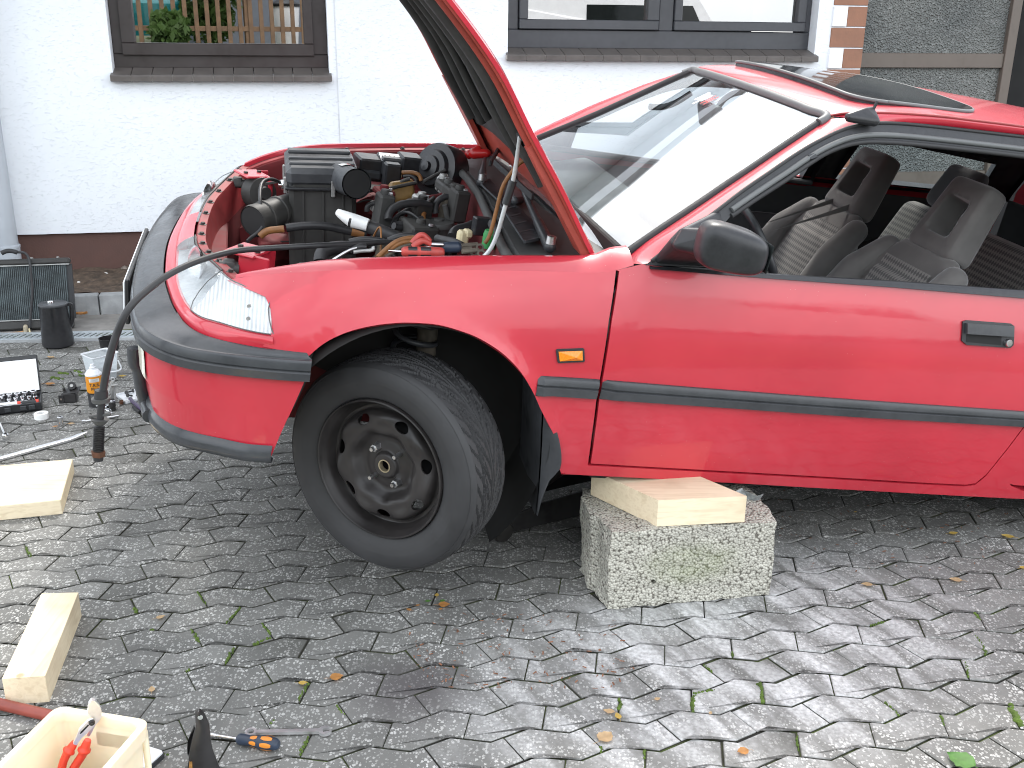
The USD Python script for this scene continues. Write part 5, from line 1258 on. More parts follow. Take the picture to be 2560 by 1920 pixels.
bst = bay('brake_booster', lathe([(.0005, .05), (.016, .048), (.018, .035), (.038, .03), (.042, .02), (.060, .016), (.066, .0), (.088, -.006), (.092, -.02), (.092, -.08)], 32, bo, frame_from((-.75, -.6, .25))), BLK, smooth=30)
pipe('booster_pipe', V14(1755, 352, 1850, 300, 1965, 240), [.30, .34], .006, GREY_DUST, par=bst)
# amber reservoir
am = CY(V14(1535, 460), .24)[0]
ar = bay('fluid_reservoir', hull((*(am + [-.035, -.01, -.025]), .018), (*(am + [.035, .01, .0]), .020), (*(am + [.035, .02, .035]), .014), (*(am + [-.02, .01, .022]), .014)), AMBER_RES, smooth=50)
bay('reservoir_strap', hull((*(am + [-.03, -.02, .02]), .006), (*(am + [.05, -.01, .045]), .006)), DIRTY, par=ar, smooth=50)
# vacuum valves and throttle bodies
for (px, y, sz_, mt) in ((V14(1390, 630)[0], .05, (.05, .05, .12), GREY_DUST), (V14(1350, 580)[0], .08, (.05, .04, .03), ALU), (V14(1740, 640)[0], .06, (.06, .05, .09), DIRTY), (V14(1745, 520)[0], .10, (.05, .05, .03), ALU), (V14(1990, 400)[0], .15, (.06, .08, .03), GREY_DUST), (V14(2040, 470)[0], .10, (.06, .06, .05), BLK_DUST), (V14(2080, 560)[0], .05, (.05, .06, .10), BLK_DUST), (V14(1940, 380)[0], .2, (.03, .05, .05), ALU), (V14(1960, 610)[0], .08, (.03, .03, .08), GREASE), (V14(1730, 800)[0], -.05, (.09, .09, .05), BLK_DUST), (V14(1400, 440)[0], .2, (.06, .06, .02), RED_IN), (V14(1570, 800)[0], .0, (.05, .06, .06), DIRTY)):
    c = CY([px], y)[0]
    v = bay('valve_housing', join(box(sz_, c, rz(.3) @ rx(.1), .006), lathe([(.0005, .012), (.012, .012), (.015, .006), (.015, -.02)], 14, c + [0, 0, sz_[2] / 2])), mt, smooth=30)
    bay('bolt', lathe([(.0005, .006), (.007, .006), (.0075, 0)], 6, c + [sz_[0] * .3, -sz_[1] * .3, sz_[2] / 2]), STEEL, par=v)
for pts, ys, r, mt in ((V14(1440, 700, 1450, 640, 1500, 585, 1600, 552, 1720, 545, 1830, 560), [-.02, .05], .0125, HOSE), (V14(1490, 745, 1510, 690, 1570, 640, 1640, 600), [0, .05], .009, HOSE), (V14(1490, 755, 1560, 765, 1640, 735, 1760, 690), [-.05, .0], .0105, HOSE), (V14(1500, 745, 1600, 725, 1680, 700, 1750, 700), [-.04, .0], .009, HOSE),
      (V14(1245, 620, 1255, 570, 1310, 545, 1350, 560), [.06, .06], .008, HOSE), (V14(1770, 720, 1765, 660, 1800, 600, 1900, 520, 1950, 450), [-.02, .15], .007, ORANGE_LOOM), (V14(1750, 530, 1840, 500, 1900, 490, 1960, 470), [.08, .12], .011, RED_IN), (V14(1880, 640, 1880, 560, 1930, 500, 2010, 490, 2050, 520), [.05, .08], .010, HOSE),
      (V14(1905, 430, 1915, 330, 1960, 290, 1990, 330), [.2, .2], .007, HOSE), (V14(1960, 560, 1975, 620, 1990, 680, 2030, 700), [.04, .04], .009, GREY_DUST), (V14(2000, 400, 2060, 380, 2090, 430, 2070, 500), [.12, .12], .008, HOSE), (V14(1640, 320, 1560, 350, 1520, 400), [.25, .25], .006, GREY_DUST), (V14(1570, 265, 1640, 262, 1720, 285, 1745, 340), [.33, .3], .007, ORANGE_LOOM), (V14(1580, 300, 1660, 300, 1700, 340), [.32, .3], .006, HOSE),
      (V14(2030, 850, 2060, 800, 2150, 770, 2212, 745), [-.25, -.2], .014, HOSE), (V14(815, 1085, 825, 1020, 880, 975, 1000, 955, 1110, 960), [-.40, -.34], .019, HOSE), (V14(1080, 900, 1180, 880, 1300, 880, 1400, 895), [-.33, -.33], .008, HOSE), (V14(1440, 890, 1560, 850, 1700, 850, 1790, 870), [-.28, -.28], .009, HOSE), (V14(1890, 870, 1960, 885, 2050, 905, 2120, 940), [-.3, -.4], .011, HOSE),
      (V14(1340, 1045, 1400, 990, 1490, 915, 1600, 872, 1720, 868, 1810, 890), [-.48, -.42], .0065, ORANGE_LOOM), (V14(1370, 1045, 1440, 985, 1540, 920, 1640, 900, 1740, 905), [-.47, -.44], .0065, ORANGE_LOOM), (V14(1405, 1040, 1470, 1000, 1560, 950, 1640, 925), [-.47, -.45], .006, GREASE), (V14(930, 1070, 1010, 1020, 1090, 975, 1150, 955), [-.46, -.44], .004, STEEL), (V14(1090, 980, 1130, 962, 1180, 948, 1230, 950), [-.44, -.43], .009, HOSE), (V14(1120, 997, 1220, 985, 1300, 972, 1300, 945), [-.45, -.44], .005, ALU)):
    pipe('hose', pts, ys, r, mt)
# loose wiring and vacuum lines
gw = np.random.default_rng(21)
for k in range(34):
    a = np.array([gw.uniform(-.02, .34), gw.uniform(-.32, .42), gw.uniform(.28, .44)]); b = a + [gw.uniform(-.12, .14), gw.uniform(-.16, .16), gw.uniform(-.08, .08)]
    b[0] = np.clip(b[0], -.04, .30)
    mid = (a + b) / 2 + [gw.uniform(-.03, .03), gw.uniform(-.03, .03), gw.uniform(.02, .07)]
    bay('wire', tube(spline([a, a * .6 + mid * .4 + [0, 0, .015], mid, b], 20), gw.choice([.0028, .0035, .0045, .006]), 6), [HOSE, BLK_DUST, GREY_DUST, ORANGE_LOOM, GREASE][int(gw.choice(5, p=[.35, .25, .2, .1, .1]))], smooth=60)
for k in range(16):
    a = np.array([gw.uniform(.0, .32), gw.uniform(-.3, .4), gw.uniform(.26, .38)])
    bay('bracket', box((gw.uniform(.02, .05), gw.uniform(.02, .05), gw.uniform(.01, .05)), a, rz(gw.uniform(0, 3)) @ rx(gw.uniform(-.4, .4)), .003), [DIRTY, ALU, BLK_DUST, GREASE][k % 4], smooth=False)
# charcoal canister
cc_ = CZ(V14(1905, 722), .445)[0]
can_ = bay('vapour_canister', lathe([(.0005, .012), (.014, .012), (.015, .006), (.046, .003), (.050, -.004), (.050, -.012), (.044, -.014), (.043, -.085), (.038, -.09)], 32, cc_, ry(-.1)), GREY_DUST, smooth=35)
bay('canister_label', lathe([(.0436, -.045), (.0436, -.075)], 10, cc_, ry(-.1), 3.6, 4.2), GREASE, par=can_)
bay('canister_clip', box((.022, .01, .04), cc_ + [-.005, -.048, -.075], rz(.3), .003), BLK, par=can_)
for px, y, sz_, mt in ((V14(2125, 860)[0], -.30, (.030, .03, .04), CREAM), (V14(2170, 825)[0], -.30, (.024, .03, .024), CREAM)): fbox(px, y, sz_, mt, 'connector', .3)
gq = CY(V3(715, 1330), -.42)[0]; bay('green_cap', lathe([(.0005, .03), (.016, .028), (.019, .015), (.019, -.02)], 18, gq), GREEN, smooth=40)
gl = CY(V3(672, 1250), -.30)[0]; bay('relay', box((.05, .03, .05), gl, rz(.2), .003), BLK, smooth=False)
for px, y in ((V14(2125, 985)[0], -.52), (V14(2190, 1000)[0], -.55), (V14(2180, 945)[0], -.5)):
    c = CY([px], y)[0]; bay('linkage', join(cyl(c - [.02, 0, 0], c + [.025, .01, .006], .006, 8), lathe([(.006, .004), (.011, .004), (.011, -.004), (.006, -.004)], 14, c + [.03, 0, 0], rx(1.2))), GREASE, smooth=40)
rags = CZ(V3(630, 850), .60)[0]; bay('red_rag_knot', soft([hull((*rags, .018), (*(rags + [.04, -.02, .01]), .014)), hull((*(rags + [-.01, .03, -.01]), .016), (*(rags + [.02, .03, .012]), .012))], .008, 3), PRED, smooth=60)

# ---- wheel arch: liner, strut, mud flap
tt = np.linspace(math.radians(176), math.radians(-46), 50)
ax_, az = ARC_C
ar_ = lambda r: np.stack([ax_ + r * np.cos(tt), 0 * tt, az + r * np.sin(tt) * 1.0], 1)
yo = np.array([-wside(x, max(z, 0)) for x, _, z in ar_(.352)])
L_ = np.stack([ar_(.352) + np.stack([0 * tt, yo + .008, 0 * tt], 1), ar_(.362) + np.stack([0 * tt, yo + .03, 0 * tt], 1), ar_(.372) + [0, -.66, 0], ar_(.372) + [0, -.50, 0], ar_(.30) + [0, -.475, 0], ar_(.15) + [0, -.47, 0], ar_(.0) + [0, -.47, 0]], 1)
lin = cpart('arch_liner', grid(L_[4:]), LINER, smooth=40, label='near wheel arch liner')
cpart('arch_liner', mirror(grid(L_)), LINER, smooth=40, label='far wheel arch liner')
fl_ = hit(V7(205, 480, 130, 640, 90, 636, 150, 420))
cpart('liner_flap', panel([tuple(hit(V7(240, 300))[0])] + [tuple(q) for q in fl_], lambda X, Z: SIDE(X, Z) + [0, .02, 0], .02, .05), LINER, par=lin)
st0 = CY(V7(930, 150), -.60)[0]; st1 = CY(V7(940, 380), -.58)[0]
stt = cpart('suspension_strut', tube(np.array([st0 + [0, .03, .04], st1 + [0, .05, -.15]]), [.028, .024], 14), GREASE, smooth=60)
hx_ = np.linspace(0, 5 * 2 * math.pi, 120)
s_c = CY(V7(850, 200), -.56)[0]
cpart('coil_spring', tube(np.stack([s_c[0] + .055 * np.cos(hx_), s_c[1] + .055 * np.sin(hx_), s_c[2] + .09 - hx_ * .0078], 1), .0075, 8), BLK_GREY, par=stt, smooth=60)
mf = CY(V7(1585, 548, 1640, 580, 1690, 790, 1705, 980, 1650, 1050, 1590, 1285, 1600, 900), -.80)
mfp = mf.copy(); mfp[:, 1] = np.array([-wside(x, max(z, 0)) for x, _, z in mf]) + .0; 
mfp[0] += [.006, .012, 0]; mfp[1] += [-.010, .010, -.012]; mfp[2:5] += [0, -.006, 0]; mfp[5:] += [0, .02, 0]
q = np.array([[mfp[0], mfp[1]], [mfp[6] * .5 + mfp[0] * .5, mfp[2]], [mfp[6], mfp[3]], [mfp[6] * .4 + mfp[5] * .6, mfp[4]], [mfp[5] - [.003, 0, 0], mfp[5]]])
rr = np.stack([curve(q[:, 0], 16), curve(q[:, 0] * .5 + q[:, 1] * .5 + [0, -.008, 0], 16), curve(q[:, 1], 16)], 1)
back = rr[:, :1] + np.array([0, .23, 0]); back2 = rr[:, :1] + np.array([-.004, .0, 0])
mud = cpart('mud_flap', join(grid(rr), grid(np.concatenate([back2, back], 1)), grid(np.concatenate([rr[:, 2:] + [-.003, .003, 0], back], 1))), BLK_GREY, smooth=40)

# ---- front wheel, steered: its axis points forward and out
SA = math.radians(40)
wz = unit(np.array([-math.sin(SA), -math.cos(SA), -.02]))
WR = frame_from(wz, (1, 0, 0))
wcn = CY([(812, 1018)], -.79)[0]
na, nz = 420, 46
zz_ = np.linspace(-.022, -.163, nz)
ang = np.linspace(0, 2 * math.pi, na, endpoint=False)
def crown(z): return .2820 - .0045 * np.abs((z + .0925) / .07) ** 3
A_, Z_ = np.meshgrid(ang, zz_, indexing='ij')
s_ = (Z_ + .0925) / .0705
sw = A_ * 34 / (2 * math.pi) - np.abs(s_) * 2.6
fr1 = sw - np.floor(sw); g1 = (np.abs(fr1 - .5) < .085 + .03 * np.abs(s_)) & (np.abs(s_) > .10)
sw2 = A_ * 34 / (2 * math.pi) - np.abs(s_) * 4.4 + .35
fr2 = sw2 - np.floor(sw2); g2 = (np.abs(fr2 - .5) < .09) & (np.abs(s_) < .62) & (np.abs(s_) > .08)
g3 = (np.abs(np.abs(s_) - .06) < .035) | (np.abs(np.abs(s_) - .62) < .028)
dep = np.where(g1 | g2 | g3, .0065, 0) 
Rr = crown(Z_) - dep
trd = np.stack([np.cos(A_) * Rr, np.sin(A_) * Rr, Z_], -1)
wheel = Thing(car.path, car.base)
sidep = [(.2773, -.022), (.2753, -.017), (.2712, -.012), (.2675, -.0085), (.2665, -.0095), (.258, -.004), (.243, -.0005), (.231, 0), (.2285, -.001), (.218, -.002), (.204, -.006), (.196, -.010), (.191, -.011), (.187, -.014), (.184, -.02)]
sidei = [(r, -.185 - z) for r, z in sidep][::-1]
tyre = cpart('front_wheel', join(move(flip(grid(trd, closed_u=True)), wcn, WR), lathe(sidep, 120, wcn, WR), lathe(sidei, 80, wcn, WR)), TYRE, smooth=28, label='near front tyre, hanging in the air')
rimp = [(.184, -.022), (.1855, -.010), (.184, -.006), (.1805, -.005), (.178, -.008), (.176, -.016), (.170, -.022), (.167, -.034), (.164, -.046), (.160, -.052)]
rim_ = cpart('rim', join(lathe(rimp, 96, wcn, WR), lathe([(.164, -.046), (.160, -.12), (.165, -.16), (.19, -.17)], 64, wcn, WR)), STEELW, par=tyre, smooth=40)
pr2_ = np.array([(.165, -.044), (.159, -.053), (.152, -.052), (.145, -.038), (.136, -.029), (.120, -.026), (.104, -.026), (.093, -.031), (.083, -.044), (.075, -.053), (.066, -.056), (.058, -.054), (.046, -.052), (.037, -.050), (.033, -.042), (.029, -.038), (.0165, -.038)])
pr2_ = curve(pr2_, 60)
na2 = 210; a2 = np.linspace(0, 2 * math.pi, na2, endpoint=False)
ph = math.radians(22)
def dish(d):
    r, z = pr2_[:, 0][None], pr2_[:, 1][None]
    lob = np.cos(7 * (a2[:, None] - ph))                      # +1 at the holes
    zz2 = z - d + .007 * (-lob) * np.exp(-((r - .138) / .018) ** 2) + .005 * (-lob) * np.exp(-((r - .088) / .012) ** 2)
    return np.stack([np.cos(a2)[:, None] * r, np.sin(a2)[:, None] * r, np.broadcast_to(zz2, (na2, len(pr2_)))], -1)
top_, bot_ = dish(0), dish(.004)
ringv = np.concatenate([top_, bot_[:, ::-1]], 1)
dv, df = grid(ringv, closed_u=True, closed_v=True)
dm = trimesh.Trimesh(dv, np.vstack([df[:, [0, 1, 2]], df[:, [0, 2, 3]]]), process=False)
if dm.volume < 0: dm.invert()
disc = man((dm.vertices, dm.faces))
for k in range(7):
    q = ph + k * 2 * math.pi / 7
    el = Polygon([(.0125 * math.cos(t), .0200 * math.sin(t)) for t in np.linspace(0, 2 * math.pi, 24, endpoint=False)])
    cut_ = move(prism(el, .2), (.1295, 0, -.15)); cut_ = move(cut_, (0, 0, 0), rz(q))
    disc = disc - man(cut_)
cpart('wheel_disc', move(arr(disc), wcn, WR), STEELW, par=tyre, smooth=40)
for k, (q, nut) in enumerate(((2.35, 1), (.92, 0), (-.78, 1), (-2.2, 0))):
    c = np.array([.052 * math.cos(q), .052 * math.sin(q), -.054])
    v = [lathe([(.0005, .030), (.0048, .030), (.006, .026), (.006, 0)], 14, c)]
    if nut: v.append(lathe([(.006, .020), (.010, .019), (.011, .016), (.011, .004), (.013, 0)], 6, c))
    cpart('wheel_nut' if nut else 'wheel_stud', move(join(*v), wcn, WR), STEEL, par=tyre, smooth=30)
cpart('hub_ring', move(join(lathe([(.0165, -.040), (.0175, -.036), (.0145, -.036), (.0140, -.05)], 28)), wcn, WR), plain('brassy_hub_edge', (.42, .36, .24), .4, .8), par=tyre, smooth=40)
cpart('brake_drum', move(lathe([(.0005, -.075), (.10, -.075), (.115, -.082), (.118, -.15), (.0005, -.15)], 40), wcn, WR), DARK, par=tyre, smooth=40)
drv0 = wor(wcn); 
cpart('driveshaft', cyl(wcn - wz * .14, (.10, -.15, .02), .014, 12), DIRTY, smooth=60)
cpart('control_arm', hull((*(wcn - wz * .12 + [0, 0, -.13]), .022), (.12, -.34, -.10, .025), (.22, -.34, -.10, .02)), DIRTY, smooth=50)

# the other three wheels, simpler because almost nothing of them shows
for c_, lab in (((RWX, -.715, hub_z(-.715)), 'near rear tyre on the ground'), ((RWX, .715, hub_z(.715)), 'far rear tyre'), ((.05, .715, -.03), 'far front tyre')):
    sg = np.sign(c_[1]); c_ = np.array(c_) + [0, sg * .09, 0]; Rw = frame_from((0, sg, 0))
    tw_ = cpart('rear_wheel' if c_[0] > 1 else 'front_wheel', join(lathe(sidep, 72, c_, Rw), lathe(sidei, 48, c_, Rw), lathe([(.2773, -.022), (.2815, -.05), (.282, -.0925), (.2815, -.135), (.2773, -.163)], 72, c_, Rw)), TYRE, smooth=40, label=lab)
    cpart('rim', join(lathe(rimp, 60, c_, Rw), lathe(pr2_, 60, c_, Rw), lathe([(.0005, -.05), (.0165, -.038)], 20, c_, Rw)), STEELW, par=tw_, smooth=40)
for sg in (-1, 1): cpart('wheel_well', lathe([(.325, .0), (.33, .10), (.32, .30), (.05, .31)], 48, (RWX, sg * .775, hub_z(sg * .715)), frame_from((0, -sg, 0))), LINER, smooth=40)

# ---- underbody
cpart('floor_pan', join(box((1.85, 1.44, .03), (1.42, 0, .045), None, .006), box((1.6, .06, .06), (1.35, -.72, .012), None, .008), box((1.6, .06, .06), (1.35, .72, .012), None, .008)), DARK, smooth=False)
cpart('exhaust_pipe', tube(spline([(.2, .1, -.06), (.6, .12, -.02), (1.4, .15, -.02), (2.3, .3, -.02)], 30), .024, 12), RUST, smooth=60)

# ---- door mirror
def mball(x, y, z, r=.030): return (x, y, z, r)
ms_ = trimesh.creation.icosphere(subdivisions=5); mvv = np.array(ms_.vertices)
half = np.array([.084, .060, .057]); rr9 = (np.abs(mvv / half) ** 3.4).sum(1) ** (-1 / 3.4)
mvv = mvv * rr9[:, None]
mvv[:, 2] *= np.interp(mvv[:, 0], [-.07, .07], [1.02, .86]); mvv[:, 1] *= np.interp(mvv[:, 0], [-.07, .07], [.72, 1.05]); mvv[:, 2] -= .10 * mvv[:, 0]
mir = cpart('door_mirror', (mvv + [.702, -.925, .690], ms_.faces), BLK, smooth=True)
cpart('mirror_arm', soft([hull((.615, -.835, .664, .016), (.622, -.835, .694, .012), (.668, -.890, .704, .020), (.668, -.890, .676, .022))], .008, 10), BLK, par=mir, smooth=75)
tri = SIDE(*np.array([hit(V4(190, 1158))[0], hit(V4(520, 905))[0], hit(V4(575, 1185))[0]]).T)
cpart('mirror_base', hull(*[(x, y + .006, z, .010) for x, y, z in tri], (.612, -.820, .664, .016), (.622, -.820, .690, .010)), BLK, par=mir, smooth=60)
cpart('mirror_glass', box((.002, .094, .066), (.7835, -.925, .684), ry(.03), .0), WIN_DARK, par=mir, smooth=False)

# ---- cabin
cb = cpart('dashboard', soft([hull((.60, -.62, .50, .04), (.60, .62, .50, .04), (.82, -.62, .55, .05), (.82, .62, .55, .05), (.86, -.6, .38, .05), (.86, .6, .38, .05)), hull((.80, -.48, .60, .05), (.80, -.20, .60, .05), (.88, -.48, .52, .04), (.88, -.2, .52, .04))], .04, 5), CABIN, smooth=50)
swc, swn = np.array([1.04, -.36, .55]), unit((.86, 0, .50))
th_ = np.linspace(0, 2 * math.pi, 49); swf = frame_from(swn, (0, 1, 0))
cpart('steering_wheel', join(tube(np.array([swc + swf @ [.18 * math.cos(q), .18 * math.sin(q), 0] for q in th_]), .013, 10, cap=False), hull((*swc, .045)), bar(swc - swf @ [.17, 0, 0], swc + swf @ [.17, 0, 0], .03, .014)), BLK, smooth=50)
def sheet(pts): return np.array(pts, float), np.array([[0, 1, 2, 3]])
ins = -.035
for m, s_ in ((mirror, 'far'), (lambda q: q, 'near')):
    dt = cpart('door_trim', m(panel([(.52, .06), (1.80, .06), (1.80, float(bz(1.80)) - .012), (1.2, float(bz(1.2)) - .012), (.60, float(bz(.6)) - .02), (.52, .5)], SIDE, .04, .0, off=-.05)), CABIN, smooth=40, label=s_ + ' door trim')
    cpart('trim_fabric', m(panel([(.80, .22), (1.74, .22), (1.74, .47), (.80, .44)], SIDE, .04, .006, off=-.053 if s_ == 'near' else -.062)), SEAT_SIDE, par=dt, smooth=40)
    cpart('rear_side_trim', m(panel([(1.80, .06), (2.72, .06), (2.72, .62), (1.83, float(bz(1.83)) - .01), (1.80, float(bz(1.8)) - .012)], SIDE, .04, .0, off=-.045)), CABIN, smooth=40)
cpart('sill_shelf', box((1.25, .03, .02), (1.2, .735, .600), None, .006), CABIN)
hl_ = RF[2:, 2:-2] - [0, 0, .022]; cpart('headliner', grid(hl_), plain('grey_headliner', (.16, .16, .155), .9), smooth=60)
for m in (mirror, lambda q: q):
    cpart('pillar_trim', m(loft(PO + [.014, .016, -.012], PI_ + [.016, .004, -.014], 4)), CABIN, smooth=60)
    cpart('rail_trim', m(loft(CA + [0, .026, -.004], CBc + [0, .02, -.02], 4)), CABIN, smooth=60)
cpart('cabin_floor', box((2.2, 1.36, .02), (1.62, 0, .085), None, .004), DARK)
cpart('cabin_bulkhead', box((.02, 1.34, .55), (.53, 0, .33), None, .004), DARK)
cpart('tail_trim', box((.02, 1.30, .6), (2.70, 0, .35), None, .004), DARK)
def seat(cx, cy, cz, lab):
    """front seat: reclined back with bolsters, headrest with a window, cushion"""
    o = np.array([cx, cy, cz])
    def B(u, y, t, r): # u up the back 0..1, t towards the rear
        b = o + np.array([-.19, 0, .10]) * (1 - u) + np.array([0, 0, .585]) * u + np.array([0, y, 0]) + np.array([.945, 0, -.33]) * t
        return (*b, r)
    ht_ = [hull(B(.02, -.17, .05, .05), B(.02, .17, .05, .05), B(.80, -.16, .055, .045), B(.80, .16, .055, .045), B(.97, -.11, .06, .035), B(.97, .11, .06, .035))]
    for s in (-1, 1):
        ht_.append(hull(B(.02, s * .20, .02, .05), B(.45, s * .215, -.015, .052), B(.72, s * .20, .0, .050)))
        ht_.append(hull(B(.72, s * .20, .0, .050), B(.93, s * .175, .045, .042)))
    st = cpart('seat', soft(ht_, .022, 10), SEAT, smooth=70, label=lab)
    # woven centre panel
    pan = []
    for u in np.linspace(.03, .90, 24):
        wd = .118 + .012 * math.sin(u * 3)
        pan.append([np.array(B(u, y, -.0035 + .004 * (y / .12) ** 2 + (.012 if u > .8 else 0), 0)[:3]) for y in np.linspace(-wd, wd, 16)])
    cpart('woven_panel', flip(grid(np.array(pan))), WEAVE, par=st, smooth=60)
    # headrest, a frame round an opening
    hr = manifold3d.Manifold.hull_points(np.vstack([arr(hull(B(1.06, y, .055, .028), B(1.44, y * .8, .055, .026), B(1.06, y, .100, .026), B(1.44, y * .8, .090, .024), B(1.40, 0, .05, .032)))[0] for y in (-.090, .090)]))
    slot_ = hull(B(1.17, -.038, -.1, .022), B(1.17, .038, -.1, .022), B(1.33, -.034, -.1, .020), B(1.33, .034, -.1, .020), B(1.17, -.038, .3, .022), B(1.17, .038, .3, .022), B(1.33, -.034, .3, .020), B(1.33, .034, .3, .020))
    h = hr - slot_
    cpart('headrest', soft([h], .014, 7), SEAT, par=st, smooth=70)
    for y in (-.05, .05): cpart('headrest_post', cyl(B(.9, y, .07, 0)[:3], B(1.1, y, .075, 0)[:3], .006, 10), CHROME, par=st, smooth=60)
    cu = soft([hull((cx - .62, cy - .2, cz + .10, .06), (cx - .62, cy + .2, cz + .10, .06), (cx - .20, cy - .2, cz + .06, .06), (cx - .20, cy + .2, cz + .06, .06)), hull((cx - .60, cy - .23, cz + .14, .05), (cx - .2, cy - .23, cz + .12, .05)), hull((cx - .60, cy + .23, cz + .14, .05), (cx - .2, cy + .23, cz + .12, .05))], .03, 6)
    cpart('seat_cushion', cu, SEAT_SIDE, par=st, smooth=70)
seat(1.60, -.35, .035, 'near front seat')
seat(1.70, .36, .0, 'far front seat')
rs = cpart('rear_seat', soft([hull((2.06, -.58, .22, .05), (2.06, .58, .22, .05), (2.20, -.56, .56, .05), (2.20, .56, .56, .05), (2.3, -.58, .3, .04), (2.3, .58, .3, .04)), hull((1.6, -.6, .2, .05), (1.6, .6, .2, .05), (2.0, -.6, .18, .05), (2.0, .6, .18, .05))], .03, 6), WEAVE, smooth=60)
for y in (-.30, .36): cpart('rear_headrest', soft([hull((2.21, y - .1, .65, .035), (2.21, y + .1, .65, .035), (2.24, y - .08, .76, .03), (2.24, y + .08, .76, .03))], .02, 5), SEAT_SIDE, par=rs, smooth=60)
# rear view mirror and sun visors on the screen
rv = CY(V4(470, 340), .06)[0]
rvm = cpart('inside_mirror', soft([hull((rv[0], rv[1] - .06, rv[2] + .015, .018), (rv[0], rv[1] + .06, rv[2] + .015, .018), (rv[0] + .01, rv[1] - .05, rv[2] - .03, .016), (rv[0] + .01, rv[1] + .05, rv[2] - .03, .016))], .012, 4), BLK, smooth=60)
cpart('mirror_arm', tube(spline([rv + [.02, 0, .01], rv + [.05, -.0, .06], rv + [.11, .0, .085]], 12), .010, 8), BLK, par=rvm, smooth=60)
cpart('hanging_tag', box((.003, .022, .075), rv + [.01, .05, -.10], None, .001), BLK_GREY, par=rvm)
gh = CY(V3(1600, 590, 1680, 590, 1760, 560, 1830, 515), .48); cpart('grab_handle', tube(spline(gh, 20), .011, 8), CABIN, smooth=60)
# small white and red sticker marks in the upper corner of the screen (too small to read)
k_ = len(SCR) - 3
def scrp(u, v): # u across 0..1, v up in rows
    r0, r1 = SCR[k_ - 3], SCR[k_]
    j = u * (len(ww) - 1); j0 = int(j); t = j - j0
    p = r0[j0] * (1 - t) + r0[min(j0 + 1, 32)] * t; q = r1[j0] * (1 - t) + r1[min(j0 + 1, 32)] * t
    return p * (1 - v) + q * v + np.array([-.004, 0, .005])
for k, (u, w_, v0, v1) in enumerate(((.570, .012, .35, .95), (.556, .009, .40, .90), (.542, .010, .15, .85), (.528, .009, .40, .85), (.508, .006, .30, .90), (.497, .006, .45, .75), (.486, .006, .30, .90))):
    cpart('sticker_mark', (np.array([scrp(u, v0), scrp(u - w_, v0), scrp(u - w_ - .004, v1), scrp(u - .004, v1)]), np.array([[0, 1, 2, 3]])), PRINT_W if k < 4 else PRINT_R, par=screen, smooth=False)
# ================================================================ THINGS ROUND THE CAR
def up_plane(base, px):                                        # pixel -> point on the upright plane through base that faces the camera
    n = np.array([base[0], base[1], 0.]); return plane(px, n, base)
def rough(m, amp, sc, seed=0, edge=.012):
    q = man(m).refine_to_length(edge); v, f = arr(q)
    n = np.stack([meshkit.fbm(v * sc, 3, seed + k) - .5 for k in range(3)], 1)
    return v + n * amp * 2, f
# ---- pumice block and the timber on it
b0, b1, b2 = G((1310, 1318)), G((1663, 1285)), G((1258, 1210))
bx_ = unit(b1 - b0); by_ = np.array([-bx_[1], bx_[0], 0]); bw = np.linalg.norm(b1 - b0); bd_ = (b2 - b0) @ by_ ; bh = .224
pl_ = [(0, 0), (bw, 0), (bw, bd_), (.0, bd_), (.0, bd_ * .86), (-.018, bd_ * .80), (-.018, bd_ * .42), (.0, bd_ * .34)]
blk = man(prism(pl_, bh))
hp2 = plane((1413, 1257), -by_, b0) - b0
hx2, hz2 = hp2 @ bx_, hp2[2]
blk = blk - man(cyl((hx2, -.02, hz2), (hx2, .10, hz2 + .01), .0088, 14))
bv_, bf_ = rough(arr(blk), .0050, 38, 3, .010)
bv_ = bv_ + (np.stack([meshkit.fbm(bv_ * 9, 2, 40 + k) - .5 for k in range(3)], 1)) * .016 * (np.minimum(np.minimum(np.abs(bv_[:, 0]), np.abs(bw - bv_[:, 0])), np.abs(bh - bv_[:, 2])) < .02)[:, None]
e_ = meshkit.fbm(bv_ * 11, 2, 9)
left = np.clip(1 - bv_[:, 0] / .03, 0, 1) * np.clip(1 - bv_[:, 1] / .05, 0, 1)
bv_[:, 0] += left * .012 * (e_ - .1); bv_[:, 2] = np.clip(bv_[:, 2], .001, None)
bR = np.stack([bx_, by_, [0, 0, 1]], 1)
solo('concrete_block', (bv_ @ bR.T + b0, bf_), PUMICE, 'pale grey porous pumice block under the timber, a drilled hole in its face', 'block', smooth=25, base=b0 + bR @ [bw / 2, 0, bh / 2])
tz = bh + .002
t0, t1, t2 = G(V8(600, 380)[0], tz), G(V8(985, 360)[0], tz), G(V8(310, 240)[0], tz)
th = up_plane(t0, V8(610, 265)[0])[2] - tz
tx = unit(t1 - t0); ty = np.array([-tx[1], tx[0], 0]); tw = np.linalg.norm(t1 - t0); tl = (t2 - t0) @ ty; sk = (t2 - t0) @ tx
tR = np.stack([tx, unit(ty * tl + tx * sk), [0, 0, 1]], 1)
q_ = prism([(0, 0), (tw, 0), (tw + sk, tl), (sk, tl)], th); v, f = arr(q_); v = v @ np.stack([tx, ty, [0, 0, 1]], 1).T + t0
solo('timber_block', (v, f), PINE_X, 'pale pine timber block lying on top of the pumice block under the sill', 'timber', 'pine timber pieces', smooth=False, base=t0)
